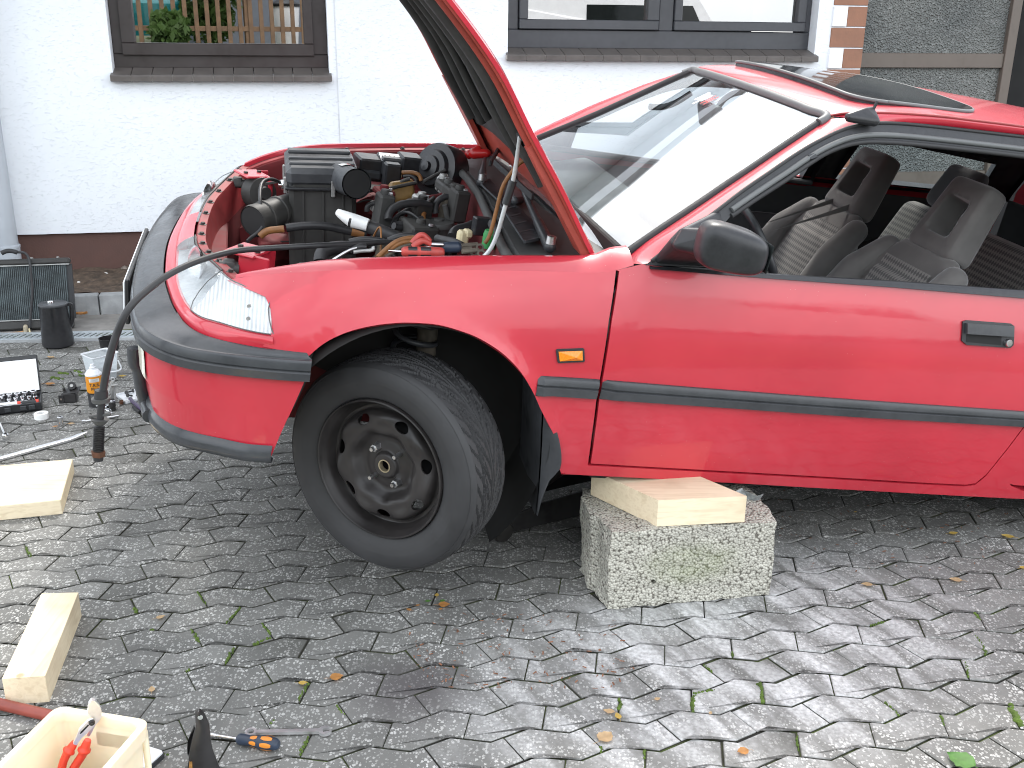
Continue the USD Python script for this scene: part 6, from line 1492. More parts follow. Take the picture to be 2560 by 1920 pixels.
# ---- timber at the left
w1 = G(V6(318, 375)[0]); w2 = G(V6(0, 408)[0]); h1 = up_plane(w1, V6(318, 300)[0])[2]
w3 = plane(V6(318, 100)[0], [0, 0, 1], [0, 0, h1])
ux = unit(w1 - w2); uy = np.array([-ux[1], ux[0], 0]); d_ = (w3 - w1) @ uy
solo('timber_board', box((.30, d_, h1), w1 - ux * .15 + uy * d_ / 2 + [0, 0, h1 / 2], np.stack([ux, uy, [0, 0, 1]], 1), .002), PINE_X, 'short square pine board on the paving at the left edge, above the long plank', 'timber', 'pine timber pieces', smooth=False, base=w1 - ux * .15)
p1, p0 = G(V6(248, 1326)[0]), G(V6(18, 1328)[0])
hP = up_plane(p1, V6(228, 1194)[0])[2]
p3 = plane(V6(396, 771)[0], [0, 0, 1], [0, 0, hP]); p1t = plane(V6(228, 1194)[0], [0, 0, 1], [0, 0, hP]); p0t = plane(V6(10, 1208)[0], [0, 0, 1], [0, 0, hP]); p2t = plane(V6(211, 776)[0], [0, 0, 1], [0, 0, hP])
top4 = np.array([p0t, p1t, p3, p2t]); base4 = top4 * [1, 1, 0]
hv_ = np.vstack([base4, top4])
solo('timber_plank', (hv_, np.array([[3, 2, 1, 0], [4, 5, 6, 7], [0, 1, 5, 4], [1, 2, 6, 5], [2, 3, 7, 6], [3, 0, 4, 7]])), PINE_Y, 'long narrow pine plank on the paving at the left, above the cream crate', 'timber', 'pine timber pieces', smooth=False, base=base4.mean(0))
# ---- red brown tube
r0, r1 = G(V6(-60, 1322)[0], .013), G(V6(330, 1412)[0], .013)
solo('jack_handle', join(tube(np.array([r0, r0 + (r1 - r0) * .02, r1, r1]), [.0128, .0128, .0128, .0122], 20)), PIPE_RED, 'red brown painted steel tube on the ground behind the cream crate', 'tube', smooth=50, base=(r0 + r1) / 2)
# ---- cream crate with its things
cz_ = .150
cA, cB = G(V12(748, 425)[0], cz_), G(V12(1990, 622)[0], cz_)
cL = G(V12(-10, 1085)[0], cz_)
cx = unit(cB - cA); cyv = np.array([cx[1], -cx[0], 0]); cw = np.linalg.norm(cB - cA); cl_ = .36
cR = np.stack([cx, cyv, [0, 0, 1]], 1)
crate = thing('plastic_crate', 'cream plastic crate holding pliers, cut off by the lower left corner', 'crate', (cA * [1, 1, 0]) + cR @ [cw / 2, cl_ / 2, 0])
def CP(a, b, z): return cA * [1, 1, 0] + cR @ [a, b, z]
def ringpoly(w, l, r): return np.array(rrect(w, l, r, 4).exterior.coords)[:-1]
def crin(z, ins): p = ringpoly(cw - 2 * ins, cl_ - 2 * ins, .022); return np.array([CP(cw / 2 + a, cl_ / 2 + b, z) for a, b in p])
shell = np.stack([crin(.0, .014), crin(.118, .008), crin(.120, .001), crin(cz_ - .003, .0), crin(cz_, .003), crin(cz_, .012), crin(cz_ - .004, .0145), crin(.126, .014), crin(.124, .0125), crin(.006, .018)], 1)
cv, cfc = grid(shell, closed_u=True)
cfq = np.vstack([cfc[:, [0, 1, 2]], cfc[:, [0, 2, 3]]])
n_ = len(shell); b0_, b1_ = len(cv), len(cv) + 1
cv = np.vstack([cv, CP(cw / 2, cl_ / 2, 0), CP(cw / 2, cl_ / 2, .006)])
m10 = shell.shape[1]
cfq = np.vstack([cfq, [[b0_, ((k + 1) % n_) * m10, k * m10] for k in range(n_)], [[b1_, k * m10 + m10 - 1, ((k + 1) % n_) * m10 + m10 - 1] for k in range(n_)]])
tm = trimesh.Trimesh(cv, cfq, process=False)
trimesh.repair.fix_normals(tm)
cm2 = man((tm.vertices, tm.faces))
slots = []
for (a, b, sx_, sy_) in ((cw * .64, 0, .085, .08), (cw * .30, cl_, .085, .08)):
    slots.append(man(box((sx_, sy_, .030), CP(a, b, .095), cR)))
for (a, b) in ((0, cl_ * .35), (cw, cl_ * .35)):
    slots.append(man(box((.08, .10, .030), CP(a, b + .07, .072), cR)))
for s in slots[:2]: cm2 = cm2 - s
part(crate, 'crate_body', arr(cm2), TRAY_CREAM, smooth=40)
for a in (.012, cw - .012): part(crate, 'corner_rib', hull((*CP(a, .010, .01), .006), (*CP(a, .010, .125), .007)), TRAY_CREAM, smooth=50)
# pliers
pb0 = CP(cw * .36, .045, .11)
def PL(*a): return up_plane(pb0, np.array(V12(*a)))
pli = thing('pliers', 'water pump pliers with red insulated grips standing in the cream crate', 'pliers', pb0)
vn = unit(np.array([pb0[0], pb0[1], 0]))
def flat(pts, th, mat, name, off=0.0, par=pli, ch=True):
    P = np.array(pts); o = P.mean(0); X = unit(np.cross(vn, [0, 0, 1])); Z = np.array([0, 0, 1.])
    uv = np.stack([(P - o) @ X, (P - o) @ Z], 1)
    v, f = arr(prism(Polygon(uv).buffer(-.0006).buffer(.0006), th))
    w = o + v[:, :1] * X + v[:, 1:2] * Z - vn * (v[:, 2:] - th / 2 + off)
    t = trimesh.Trimesh(w, f, process=False); trimesh.repair.fix_normals(t)
    return part(par, name, (t.vertices, t.faces), mat, smooth=False)
flat(PL(1160, 450, 1165, 400, 1200, 350, 1250, 360, 1300, 410, 1332, 480, 1335, 560, 1300, 620, 1265, 660, 1215, 640, 1225, 580, 1180, 560, 1150, 520), .010, SPAN, 'jaw', .002)
flat(PL(1150, 600, 1200, 580, 1235, 610, 1225, 670, 1140, 760, 1060, 830, 1000, 920, 955, 900, 1010, 790, 1035, 720), .006, SPAN, 'slotted_arm', .009)
flat(PL(1055, 740, 1150, 645, 1165, 655, 1070, 755, 1040, 770), .0065, DARK, 'slot', .0095)
flat(PL(1290, 520, 1338, 490, 1330, 580, 1270, 690, 1215, 800, 1180, 860, 1140, 850, 1190, 760, 1250, 660), .006, SPAN, 'jaw_arm', -.006)
part(pli, 'pivot', lathe([(.0005, .003), (.005, .003), (.006, .001), (.006, -.003)], 14, PL(1200, 615)[0] - vn * .014, frame_from(-vn)), DIRTY, smooth=40)
def grip(pts, r, o): 
    P = PL(*pts) - vn * o; part(pli, 'grip', tube(curve(P, 26), np.interp(np.linspace(0, 1, 26), [0, .06, .20, .26, .34, .5, 1], np.array([.7, .85, 1.0, 1.55, .95, .9, .95]) * r), 14), RED_GRIP, smooth=60)
grip((985, 905, 940, 975, 900, 1030, 850, 1120, 810, 1250, 780, 1360), .0088, .004)
grip((1148, 845, 1115, 940, 1075, 1045, 1020, 1130, 960, 1230, 930, 1340), .0092, .012)
gy_ = PL(1010, 1262)[0]; part(pli, 'grip_inlay', hull((*(gy_ - vn * .019), .004), (*(gy_ - vn * .019 - [0, 0, .012]), .004)), plain('yellow_grip_inlay', (.7, .5, .03), .4), smooth=50)
q = CP(cw * .62, .120, .0)
solo('parts_box', join(box((.11, .08, .055), q + [0, 0, .035], cR, .003)), BLUE, 'blue plastic box in the cream crate, beside the pliers', 'box', smooth=False, base=q)
q = CP(cw * .30, .150, .0); solo('parts_tray', join(box((.05, .05, .05), q + [0, 0, .033], cR, .003)), WHITE_PL, 'small white box under the pliers in the cream crate', 'box', smooth=False, base=q)
q0, q1 = G(V12(400, 1300)[0], .05), G(V12(478, 1195)[0], .075)
solo('punch', tube(np.array([q0 - [0, 0, .04], q0, q1, q1]), [.006, .006, .006, .004], 12), NAVY, 'dark round tool handle sticking up in the left of the cream crate', 'tool', smooth=60, base=q0)
# white lid on the ground beside the crate
ly = G(V12(2060, 1130)[0]); lidp = [G(p)[:2] for p in V12(1880, 1010, 2150, 1095, 2172, 1130, 2000, 1290, 1800, 1400, 1700, 1300)]
pp = Polygon(lidp).buffer(-.004).buffer(.004)
lid = thing('flat_box', 'flat white box with a dark edge lying beside the cream crate', 'flat box', ly)
part(lid, 'edge', move(prism(pp, .010), (0, 0, .001)), BLK, smooth=False); part(lid, 'top', move(prism(pp.buffer(-.003), .004), (0, 0, .0105)), WHITE_PL, smooth=False)
# ---- black bent bracket in the foreground
kb_ = G(V13(430, 1080)[0])
def KB_(*a): return up_plane(kb_, np.array(V13(*a)))
bk_ = thing('metal_bracket', 'black curved metal bracket with a hole at its tip, upright at the lower edge', 'bracket', kb_)
vk = unit(np.array([kb_[0], kb_[1], 0]))
X_ = unit(np.cross(vk, [0, 0, 1]))
def curved(pts_l, pts_r, bend, n=24):
    a, b = curve(KB_(*pts_l), n), curve(KB_(*pts_r), n); t = np.linspace(0, 1, 8)[None, :, None]
    P = a[:, None] * (1 - t) + b[:, None] * t
    return P - vk * (bend * np.sin(np.pi * t)) 
P = curved((372, 275, 345, 300, 345, 400, 350, 470, 320, 600, 290, 720, 265, 870, 240, 1080), (395, 272, 440, 300, 480, 370, 522, 480, 535, 620, 555, 740, 600, 880, 690, 1080), .012)
Q = P + vk * .005
hole = KB_(402, 330)[0]
bmesh = join(grid(P), flip(grid(Q)), grid(np.stack([P[:, 0], Q[:, 0]], 1)), flip(grid(np.stack([P[:, -1], Q[:, -1]], 1))), grid(np.stack([P[0], Q[0]], 1)))
part(bk_, 'plate', bmesh, BRKT, smooth=50)
part(bk_, 'bolt_hole', lathe([(.0005, .0), (.0042, 0), (.0052, -.002)], 16, hole - vk * .0125, frame_from(-vk)), plain('hole_light', (.32, .33, .31), .7), smooth=40)
S0 = curved((330, 560, 285, 650, 255, 730, 247, 830, 250, 900), (345, 560, 325, 650, 300, 740, 280, 850, 270, 950), -.01, 14)
part(bk_, 'side_flange', join(grid(S0 + vk * .012), flip(grid(S0 + vk * .016))), BRKT, smooth=50)
part(bk_, 'rust_patch', grid(curved((268, 900, 262, 960, 250, 1060), (300, 900, 310, 960, 330, 1060), .003, 8) - vk * .004), plain('orange_rust', (.32, .16, .04), .8, var=.5, vs=60), smooth=50)
# ---- screwdriver and wrench
s0, s1 = G(V13(545, 590)[0], .010), G(V13(1395, 712)[0], .014)
sm_ = G(V13(872, 638)[0], .0125)
sd = thing('screwdriver', 'screwdriver with black and orange grip beside the bracket on the paving', 'screwdriver', (s0 + s1) / 2 * [1, 1, 0])
ax = unit(s1 - sm_); L = np.linalg.norm(s1 - sm_)
part(sd, 'shaft', cyl(s0, sm_ + ax * .01, .0034, 10), CHROME, smooth=60)
part(sd, 'collar', tube(np.array([s0, s0 + ax * .012]), .0052, 10), STEEL, smooth=60)
ts = np.linspace(0, 1, 40); rr_ = np.interp(ts, [0, .03, .08, .2, .33, .50, .60, .80, .93, 1], np.array([.55, .75, .82, .78, .70, .92, 1.0, 1.0, .85, .5]) * .0148)
hnd = part(sd, 'handle', tube(np.array([sm_ + ax * L * t for t in ts]), rr_, 18), NAVY, smooth=60)
fx = frame_from(ax, (0, 0, 1))
for (ta, tb) in ((.33, .50), (.60, .86)):
    for a in np.arange(6) * math.pi / 3 + .25:
        pts = []
        for t in np.linspace(ta, tb, 7):
            r = np.interp(t, ts, rr_) + .0006; spn_ = .36 * math.sin(math.pi * np.clip((t - ta) / (tb - ta) * .8 + .1, 0, 1)) ** .5
            pts.append([sm_ + ax * L * t + fx @ [r * math.cos(a + q), r * math.sin(a + q), 0] for q in np.linspace(-spn_, spn_, 5)])
        part(hnd, 'grip_pad', grid(np.array(pts)), ORANGE, smooth=60)
def wrench(name, label, a, b, w, hr, th, ring_in, open_dir=1, tilt=None, mat=SPAN, ringboth=False, group='combination spanners'):
    """combination spanner from a (ring) to b (jaw)"""
    a, b = np.asarray(a), np.asarray(b); L = np.linalg.norm(b - a)
    sh = [Polygon([(0, -w * .42), (L, -w * .5), (L, w * .5), (0, w * .42)]), Point(0, 0).buffer(hr, 24)]
    if not ringboth:
        hd = Point(L, 0).buffer(hr * 1.12, 24)
        jaw = shapely.affinity.rotate(shapely.box(L - hr * .42, -hr * .47, L + hr * 2, hr * .47), 15, origin=(L, 0))
        sh.append(hd)
    else: sh.append(Point(L, 0).buffer(hr, 24))
    s = shapely.union_all(sh).buffer(-w * .25).buffer(w * .5).buffer(-w * .25)
    s = s.difference(Point(0, 0).buffer(ring_in, 12))
    s = s.difference(jaw) if not ringboth else s.difference(Point(L, 0).buffer(ring_in, 12))
    if s.geom_type != 'Polygon': s = max(s.geoms, key=lambda g: g.area)
    x = unit(b - a); z = np.array([0, 0, 1.]) if tilt is None else unit(tilt); z = unit(z - (z @ x) * x)
    R = np.stack([x, np.cross(z, x), z], 1)
    v, f = arr(prism(s, th)); v = v - [0, 0, th / 2]
    t = thing(name, label, 'spanner', (a + b) / 2, group=group)
    part(t, 'body', move((v, f), a, R), mat, smooth=30)
    return t
wa, wb = G(V13(1040, 560)[0], .007), G(V13(1975, 540)[0], .007)
wrench('spanner', 'long chrome spanner on the paving beside the orange and black screwdriver', wa, wb, .0115, .0125, .007, .0072)

# ---- tyre lever and ratchet at the left edge
l0, l1 = G(V5(-120, 1425)[0], .008), G(V5(518, 1247)[0], .006)
lv = np.array([l0 + (l1 - l0) * t + [0, 0, .010 * max(0, (t - .85) / .15)] for t in np.linspace(0, 1, 24)])
pf = np.array([(-.35, -1), (.35, -1), (.5, -.8), (.5, .8), (.35, 1), (-.35, 1), (-.5, .8), (-.5, -.8)])
solo('tyre_lever', tube(lv, np.interp(np.linspace(0, 1, 24), [0, .7, .93, 1], [.010, .011, .010, .003]), prof=pf), SPAN, 'long flat chrome tyre lever on the paving above the square pine board', 'lever', smooth=40, base=lv.mean(0))
ra, rb = G(V5(-8, 1165)[0], .010), G(V5(34, 1262)[0], .010)
rt = thing('ratchet', 'chrome ratchet head cut off by the left edge, above the tyre lever', 'ratchet', rb * [1, 1, 0])
part(rt, 'head', lathe([(.0005, .013), (.010, .013), (.0125, .010), (.0135, .0), (.0125, -.009), (.0005, -.009)], 24, rb), CHROME, smooth=40)
part(rt, 'arm', tube(np.array([rb, ra, ra + (ra - rb) * .6]), .0052, 12), CHROME, smooth=50)
part(rt, 'drive', cyl(rb + [0, 0, .012], rb + [0, 0, .016], .006, 4), DIRTY, smooth=False)
# ---- white tape, loose sockets, extension bar
tc = G(V15(462, 1268)[0])
solo('tape_roll', lathe([(.0135, .001), (.0255, .001), (.0262, .004), (.0262, .021), (.0255, .0235), (.0135, .0235)] + [(.0135, .001)], 40, tc), TAPE, 'roll of white tape on the paving in front of the socket case', 'tape', smooth=35, base=tc)
def socket(name, c, r, h, label, group=None, axis=(0, 0, 1), mat=CHROME):
    c = np.asarray(c); R = frame_from(axis)
    pr = [(r * .62, h), (r * .92, h), (r, h * .96), (r, h * .45), (r * .9, h * .42), (r * .9, 0), (r * .5, 0), (r * .55, h * .4), (r * .62, h)]
    return solo(name, lathe(pr, 20, c, R), mat, label, 'socket', group, smooth=30, base=c)
sc = G(V15(675, 1340)[0]); socket('socket', sc, .0105, .034, 'chrome deep socket standing on the paving right of the tape roll')
sc = G(V15(868, 1200)[0], .006); socket('bolt_nut', sc, .006, .013, 'tiny chrome nut on the paving in front of the black engine mount', axis=(.5, -.4, .4))
e0, e1 = G(V15(905, 1303)[0], .006), G(V15(1312, 1238)[0], .005)
exb = thing('extension_bar', 'thin chrome extension bar on the paving behind the hanging cable', 'bar', (e0 + e1) / 2)
part(exb, 'rod', cyl(e0, e1, .0042, 12), CHROME, smooth=60); part(exb, 'square_end', bar(e0, e0 + unit(e1 - e0) * .012, .011, .011), CHROME, smooth=False)
# ---- socket case
f1 = G(V15(470, 1180)[0]); f0 = G(V15(0, 1235)[0])
sx = unit(f1 - f0); sy = np.array([-sx[1], sx[0], 0]); sR = np.stack([sx, sy, [0, 0, 1]], 1)
bd2, sw_, sh_ = .135, .34, .034
case = thing('socket_case', 'open black case full of chrome sockets with a white lined lid, at the left edge', 'tool case', f1 - sx * sw_ / 2)
def SP(a, b, z): return f1 + sx * a + sy * b + [0, 0, z]          # a is negative to the left
part(case, 'tray', join(box((sw_, bd2, .008), SP(-sw_ / 2, bd2 / 2, .006), sR, .002), box((sw_, .006, sh_), SP(-sw_ / 2, .003, sh_ / 2 + .002), sR, .002), box((sw_, .006, sh_), SP(-sw_ / 2, bd2 - .003, sh_ / 2 + .002), sR, .002), box((.006, bd2 - .012, sh_), SP(-.003, bd2 / 2, sh_ / 2 + .002), sR, .002), box((sw_ - .014, bd2 - .014, .012), SP(-sw_ / 2, bd2 / 2, .016), sR, .001)), BLK, smooth=False)
for a in (-.065, -.035, -.12): part(case, 'latch', box((.022, .006, .018), SP(a, -.003, .020), sR, .002), BLK_GREY, smooth=False)
ltop = up_plane(SP(-.02, bd2 + .05, 0), V15(490, 725)[0]); lh = ltop[2] - sh_
tl_ = math.radians(62)
lR = sR @ rx(tl_ - math.pi / 2 + .0)
lc = SP(0, bd2, sh_ + .004)
lid_ = part(case, 'lid', join(box((sw_, .022, .15), lc + sR @ [-sw_ / 2, 0, 0] + lR @ [0, .011, .075], lR, .004)), BLK, smooth=False)
part(lid_, 'lid_lining', box((sw_ - .012, .003, .128), lc + sR @ [-sw_ / 2, 0, 0] + lR @ [0, -.001, .068], lR, .001), plain('white_foam_lining', (.80, .81, .80), .7, var=.05), smooth=False)
for j, (a, b, r, h) in enumerate(((-.028, .098, .0125, .034), (-.058, .100, .0115, .032), (-.086, .100, .0120, .030), (-.114, .100, .0110, .030), (-.142, .10, .0115, .028), (-.022, .066, .0085, .020), (-.044, .068, .0085, .022), (-.068, .070, .0080, .024), (-.092, .070, .0080, .022), (-.116, .070, .0080, .020))):
    o_ = ('rightmost', 'second from the right', 'third from the right', 'fourth from the right', 'fifth from the right')[j % 5]
    socket('socket', SP(a, b, .021), r, h, ('large chrome socket, %s in the back row of the socket case' if j < 5 else 'small chrome socket, %s in the front row of the socket case') % o_, 'sockets in the socket case')
rc = thing('ratchet_wrench', 'ratchet with a black and red grip lying in the socket case', 'ratchet', SP(-.06, .035, .026))
part(rc, 'grip', tube(np.array([SP(-.012, .030, .030), SP(-.02, .030, .030), SP(-.05, .031, .030), SP(-.085, .033, .030)]), [.007, .009, .0085, .0075], 12), BLK, smooth=60)
for a in (-.016, -.080): part(rc, 'red_band', tube(np.array([SP(a - .006, .031, .030), SP(a + .006, .031, .030)]), .0096, 12), RED_GRIP, smooth=60)
part(rc, 'shank', cyl(SP(-.085, .033, .030), SP(-.17, .04, .030), .004, 10), CHROME, smooth=60)
for j, (b, r) in enumerate(((.048, .0035), (.055, .004), (.020, .004))):
    solo('drive_bar', cyl(SP(-.03 - .02 * j, b, .028), SP(-.24, b + .004, .028), r, 10), CHROME, ('thin chrome drive bar behind the ratchet grip in the socket case', 'second chrome drive bar nearer the sockets in the socket case', 'front chrome drive bar along the latch side of the socket case')[j], 'bar', smooth=60, base=SP(-.1, b, .028))
# ---- black engine mount
em = G(V15(775, 1085)[0]); eR = rz(.12)
mnt = thing('engine_mount', 'black metal engine mount standing on the paving between the socket case and the spray can', 'engine mount', em)
part(mnt, 'plate', box((.062, .042, .004), em + [0.01, .01, .046], eR @ rx(.25) @ ry(-.16), .001), BRKT)
part(mnt, 'body', box((.056, .034, .040), em + [0, .005, .021], eR, .004), BRKT)
part(mnt, 'ear', box((.020, .004, .034), em + [-.026, -.016, .017], eR, .001), BRKT)
part(mnt, 'ear_hole', lathe([(.0005, .0005), (.004, .0005), (.004, -.001)], 12, em + [-.026, -.0187, .018], frame_from((0, -1, 0))), PEB_B)
part(mnt, 'bushing', join(lathe([(.008, .010), (.015, .010), (.016, .007), (.016, -.007), (.015, -.010), (.008, -.010)] + [(.008, .010)], 24, em + [.008, .018, .062], frame_from((.3, -1, .5)))), RUBBER, smooth=40)
part(mnt, 'bushing_core', lathe([(.0005, .012), (.006, .012), (.0075, .010), (.0075, -.01)], 16, em + [.008, .018, .062], frame_from((.3, -1, .5))), ALU, smooth=40)
part(mnt, 'stud', join(lathe([(.0005, .012), (.006, .012), (.006, 0)], 6, em + [-.022, .01, .044])), DIRTY)
# ---- spray can
sc = G(V15(1062, 1148)[0]) + [0, .014, 0]; r = .0305
topz = up_plane(sc, V15(1062, 660)[0])[2]; bodyz = up_plane(sc, V15(1062, 770)[0])[2]; midz = up_plane(sc, V15(1062, 945)[0])[2]
can = thing('spray_can', 'orange and black spray can with a white dome cap, standing among the tools', 'spray can', sc)
part(can, 'lower_body', lathe([(.0005, .001), (r - .004, .001), (r, .004), (r, midz - .004)], 36, sc), CAN_BLACK, smooth=40)
part(can, 'upper_body', lathe([(r, midz - .004), (r, bodyz - .003)], 36, sc), CAN_ORANGE, smooth=40)
part(can, 'rim', lathe([(r - .0006, .001), (r + .0008, .003), (r + .0006, .006)], 36, sc), CHROME, smooth=40)
part(can, 'dome', lathe([(r + .0004, bodyz - .003), (r + .0008, bodyz + .003), (r - .002, bodyz + .006), (.020, bodyz + (topz - bodyz) * .42), (.017, bodyz + (topz - bodyz) * .47), (.011, bodyz + (topz - bodyz) * .52), (.012, bodyz + (topz - bodyz) * .72), (.008, bodyz + (topz - bodyz) * .78), (.007, topz), (.0005, topz + .001)], 32, sc), WHITE_PL, smooth=40)
view = unit(-np.array([sc[0], sc[1], 0])); a0_ = math.atan2(view[1], view[0])
def wrap(flatm, zc, name, mat, rr, xo=0.0, par=can):
    v, f = arr(flatm); q = a0_ + (v[:, 0] + xo) / rr
    part(par, name, (np.stack([sc[0] + (rr + v[:, 2]) * np.cos(q), sc[1] + (rr + v[:, 2]) * np.sin(q), zc + v[:, 1]], 1), f), mat, smooth=False)
def label_patch(w, h):
    g_ = np.array([[(x, y, 0) for y in (-h / 2, h / 2)] for x in np.linspace(-w / 2, w / 2, 9)]); return grid(g_)
oz = bodyz - midz
wrap(label_patch(.040, oz * .22), midz + oz * .72, 'price_label', plain('grey_label', (.62, .62, .60), .5), r + .0004)
for j, wl in enumerate((.030, .026, .030)): wrap(label_patch(wl, .0012), midz + oz * (.66 + .06 * j), 'label_line', plain('grey_print', (.3, .3, .3), .5), r + .0007)
for txt, zz3, hh in (('T.R.S.', midz + oz * .34, oz * .17), ('Plus', midz + oz * .10, oz * .17)):
    tm = meshkit.text_mesh(txt, hh, .0004, bold=True); tv, tf = arr(tm); tv[:, 0] -= (tv[:, 0].max() + tv[:, 0].min()) / 2
    wrap((tv, tf), zz3, 'lettering', PRINT_B, r + .0003)
wrap(label_patch(.060, .004), midz - .004, 'stripe', CAN_ORANGE, r + .0004)
wrap(label_patch(.044, midz * .42), midz * .62, 'grey_panel', plain('dark_grey_panel', (.07, .07, .075), .4), r + .0004)
for j in range(4): wrap(label_patch(.036, .0011), midz * (.45 + .1 * j), 'label_line', plain('pale_print', (.2, .2, .2), .5), r + .0007)
wrap(label_patch(.022, .004), midz * .20, 'pale_label', PRINT_W, r + .0006, .006)
# ---- milky container with a bail handle
ct = [up_plane(G(V15(1110, 850)[0]), p) for p in V15(885, 550, 1170, 480, 1310, 530, 1020, 605)]
cb2 = G(V15(1110, 838)[0]); zt_ = .115
rim4 = np.array([G(p, zt_) for p in V15(885, 550, 1170, 482, 1312, 530, 1025, 606)])
cc = rim4.mean(0) * [1, 1, 0]
tub = thing('plastic_tub', 'milky plastic tub with dark fluid and a white bail handle, behind the spray can', 'tub', cc)
def sq(z, s, n=6):
    P = Polygon([(a * s + cc * (1 - s))[:2] for a in rim4]).buffer(-.012).buffer(.012, quad_segs=3)
    q = np.array(P.exterior.coords)[:-1]; return np.c_[resample(q, .02)[:60], np.full(len(resample(q, .02)[:60]), z)]
rings = [sq(z, s) for z, s in ((.002, .80), (.055, .90), (zt_ - .004, .99), (zt_ - .003, 1.05), (zt_, 1.05), (zt_, .985), (zt_ - .006, .965))]
nmin = min(len(q) for q in rings)
def even(q): L = np.vstack([q, q[:1]]); s = np.r_[0, np.cumsum(np.linalg.norm(np.diff(L, axis=0), axis=1))]; t = np.linspace(0, s[-1], 41)[:-1]; return np.stack([np.interp(t, s, L[:, k]) for k in range(3)], 1)
rg_ = np.stack([even(q) for q in rings], 1)
part(tub, 'tub_wall', join(grid(rg_[:, :4], closed_u=True), (np.vstack([rg_[:, 0], cc[None] + [0, 0, .002]]), np.array([[40, (k + 1) % 40, k] for k in range(40)]))), MILKY, smooth=40)
part(tub, 'tub_rim', grid(rg_[:, 2:], closed_u=True), WHITE_PL, smooth=40)
fl_ = even(sq(.034, .845)); part(tub, 'dark_fluid', join((np.vstack([fl_, fl_.mean(0)[None]]), np.array([[40, k, (k + 1) % 40] for k in range(40)])), grid(np.stack([even(sq(.004, .79)), fl_], 1), closed_u=True)), JUG, smooth=False)
hd = up_plane(cb2, np.array(V15(1300, 600, 1325, 650, 1335, 690, 1300, 715, 1230, 728, 1180, 735)))
part(tub, 'bail_handle', tube(spline(hd - unit([cb2[0], cb2[1], 0]) * .03, 24), .0030, 8), WHITE_PL, smooth=60)
# ---- dark beaker behind it
bc = G(V11(1420, 1470)[0]) + [0, .03, 0]
zb_ = up_plane(bc, V11(1420, 1290)[0])[2]
bea = thing('black_beaker', 'dark round beaker on the paving in front of the drain grate', 'beaker', bc)
part(bea, 'cup', lathe([(.0005, .001), (.036, .001), (.040, .004), (.045, zb_ - .004), (.047, zb_), (.0445, zb_), (.041, .01), (.0005, .008)], 36, bc), JUG, smooth=40)
# ---- black jug
jc = G(V11(706, 1425)[0]) + [0, .055, 0]
jz = up_plane(jc, V11(640, 850)[0])[2]; 
jug = thing('jug', 'tall black plastic jug with a lid and handle, standing in front of the radiator', 'jug', jc)
part(jug, 'body', lathe([(.0005, .001), (.066, .001), (.070, .004), (.070, .03), (.060, jz - .012), (.0595, jz - .004)], 44, jc), JUG, smooth=40)
jl = part(jug, 'lid', lathe([(.0605, jz - .006), (.064, jz - .002), (.064, jz + .003), (.060, jz + .006), (.02, jz + .009), (.0005, jz + .009)], 44, jc), JUG_LID, smooth=40)
part(jl, 'knob', lathe([(.0005, .012), (.012, .011), (.014, .006), (.014, 0)], 20, jc + [-.006, -.01, jz + .008]), CHROME, smooth=40)
def JP(*a): return up_plane(jc, np.array(V11(*a)))
hcv = spline(JP(790, 850, 880, 845, 935, 850, 950, 930, 955, 1010, 935, 1100, 890, 1180, 850, 1240), 40)
part(jug, 'handle', tube(hcv, np.interp(np.linspace(0, 1, 40), [0, .25, .5, 1], [.010, .010, .013, .012]), prof=np.array([(-.6, -1), (.6, -1), (.8, -.5), (.8, .5), (.6, 1), (-.6, 1), (-.8, .5), (-.8, -.5)])), JUG, smooth=50)
part(jl, 'thumb_lever', hull((*JP(800, 862)[0], .005), (*JP(920, 850)[0], .004)), JUG_LID, smooth=50)
# ---- radiator leaning at the wall, with its hose
rbz = G(V11(980, 1150)[0]); 
rL = WU; rbk = rbz + [0, .0, 0]
lean = math.radians(14); rup = unit(np.array([0, 0, 1]) * math.cos(lean) + WIN_ * math.sin(lean)); rnn = np.cross(rL, rup)
rRm = np.stack([rL, -rnn * -1, rup], 1)
rtop = plane(V11(1010, 225)[0], np.cross(rL, rup), rbk); rh = (rtop - rbk) @ rup
rad = thing('radiator', 'black car radiator leaning at the wall on the left, behind the jug', 'radiator', rbk)
def RP(a, b, z): return rbk + rL * a + rup * z - np.cross(rup, rL) * b
rw = .66
part(rad, 'core', bar(RP(-rw, 0, rh * .52), RP(-.012, 0, rh * .52), .022, rh * .76, up=rup, ch=.001), RADFIN, smooth=False)
part(rad, 'top_tank', bar(RP(-rw, 0, rh * .955), RP(.006, 0, rh * .955), .045, rh * .085, up=rup, ch=.008), BLK_DUST)
part(rad, 'tank_seam', bar(RP(-rw, 0, rh * .905), RP(.002, 0, rh * .905), .040, .006, up=rup, ch=.001), ALU)
part(rad, 'bottom_tank', bar(RP(-rw, 0, rh * .065), RP(-.0, 0, rh * .065), .040, rh * .12, up=rup, ch=.006), BLK_DUST)
part(rad, 'tank_seam', bar(RP(-rw, 0, rh * .135), RP(0, 0, rh * .135), .036, .005, up=rup, ch=.001), ALU)
part(rad, 'side_plate', bar(RP(-.006, 0, rh * .13), RP(-.006, 0, rh * .91), .014, .036, up=rL, ch=.001), BLK)
nf = 62
finm = plain('fin_edge', (.10, .125, .13), .5, .4, var=.6, vs=20)
for k in range(nf):
    a = -.018 - k * .0088
    part(rad, 'fin', bar(RP(a, .0125, rh * .145), RP(a, .0125, rh * .895), .0024, .003, up=np.cross(rup, rL), ch=0), finm, smooth=False)
for a in (-.05, -.17, -.32): part(rad, 'clip', box((.008, .03, .02), RP(a, .0, rh * .99), np.stack([rL, np.cross(rup, rL) * -1, rup], 1), .002), ALU)
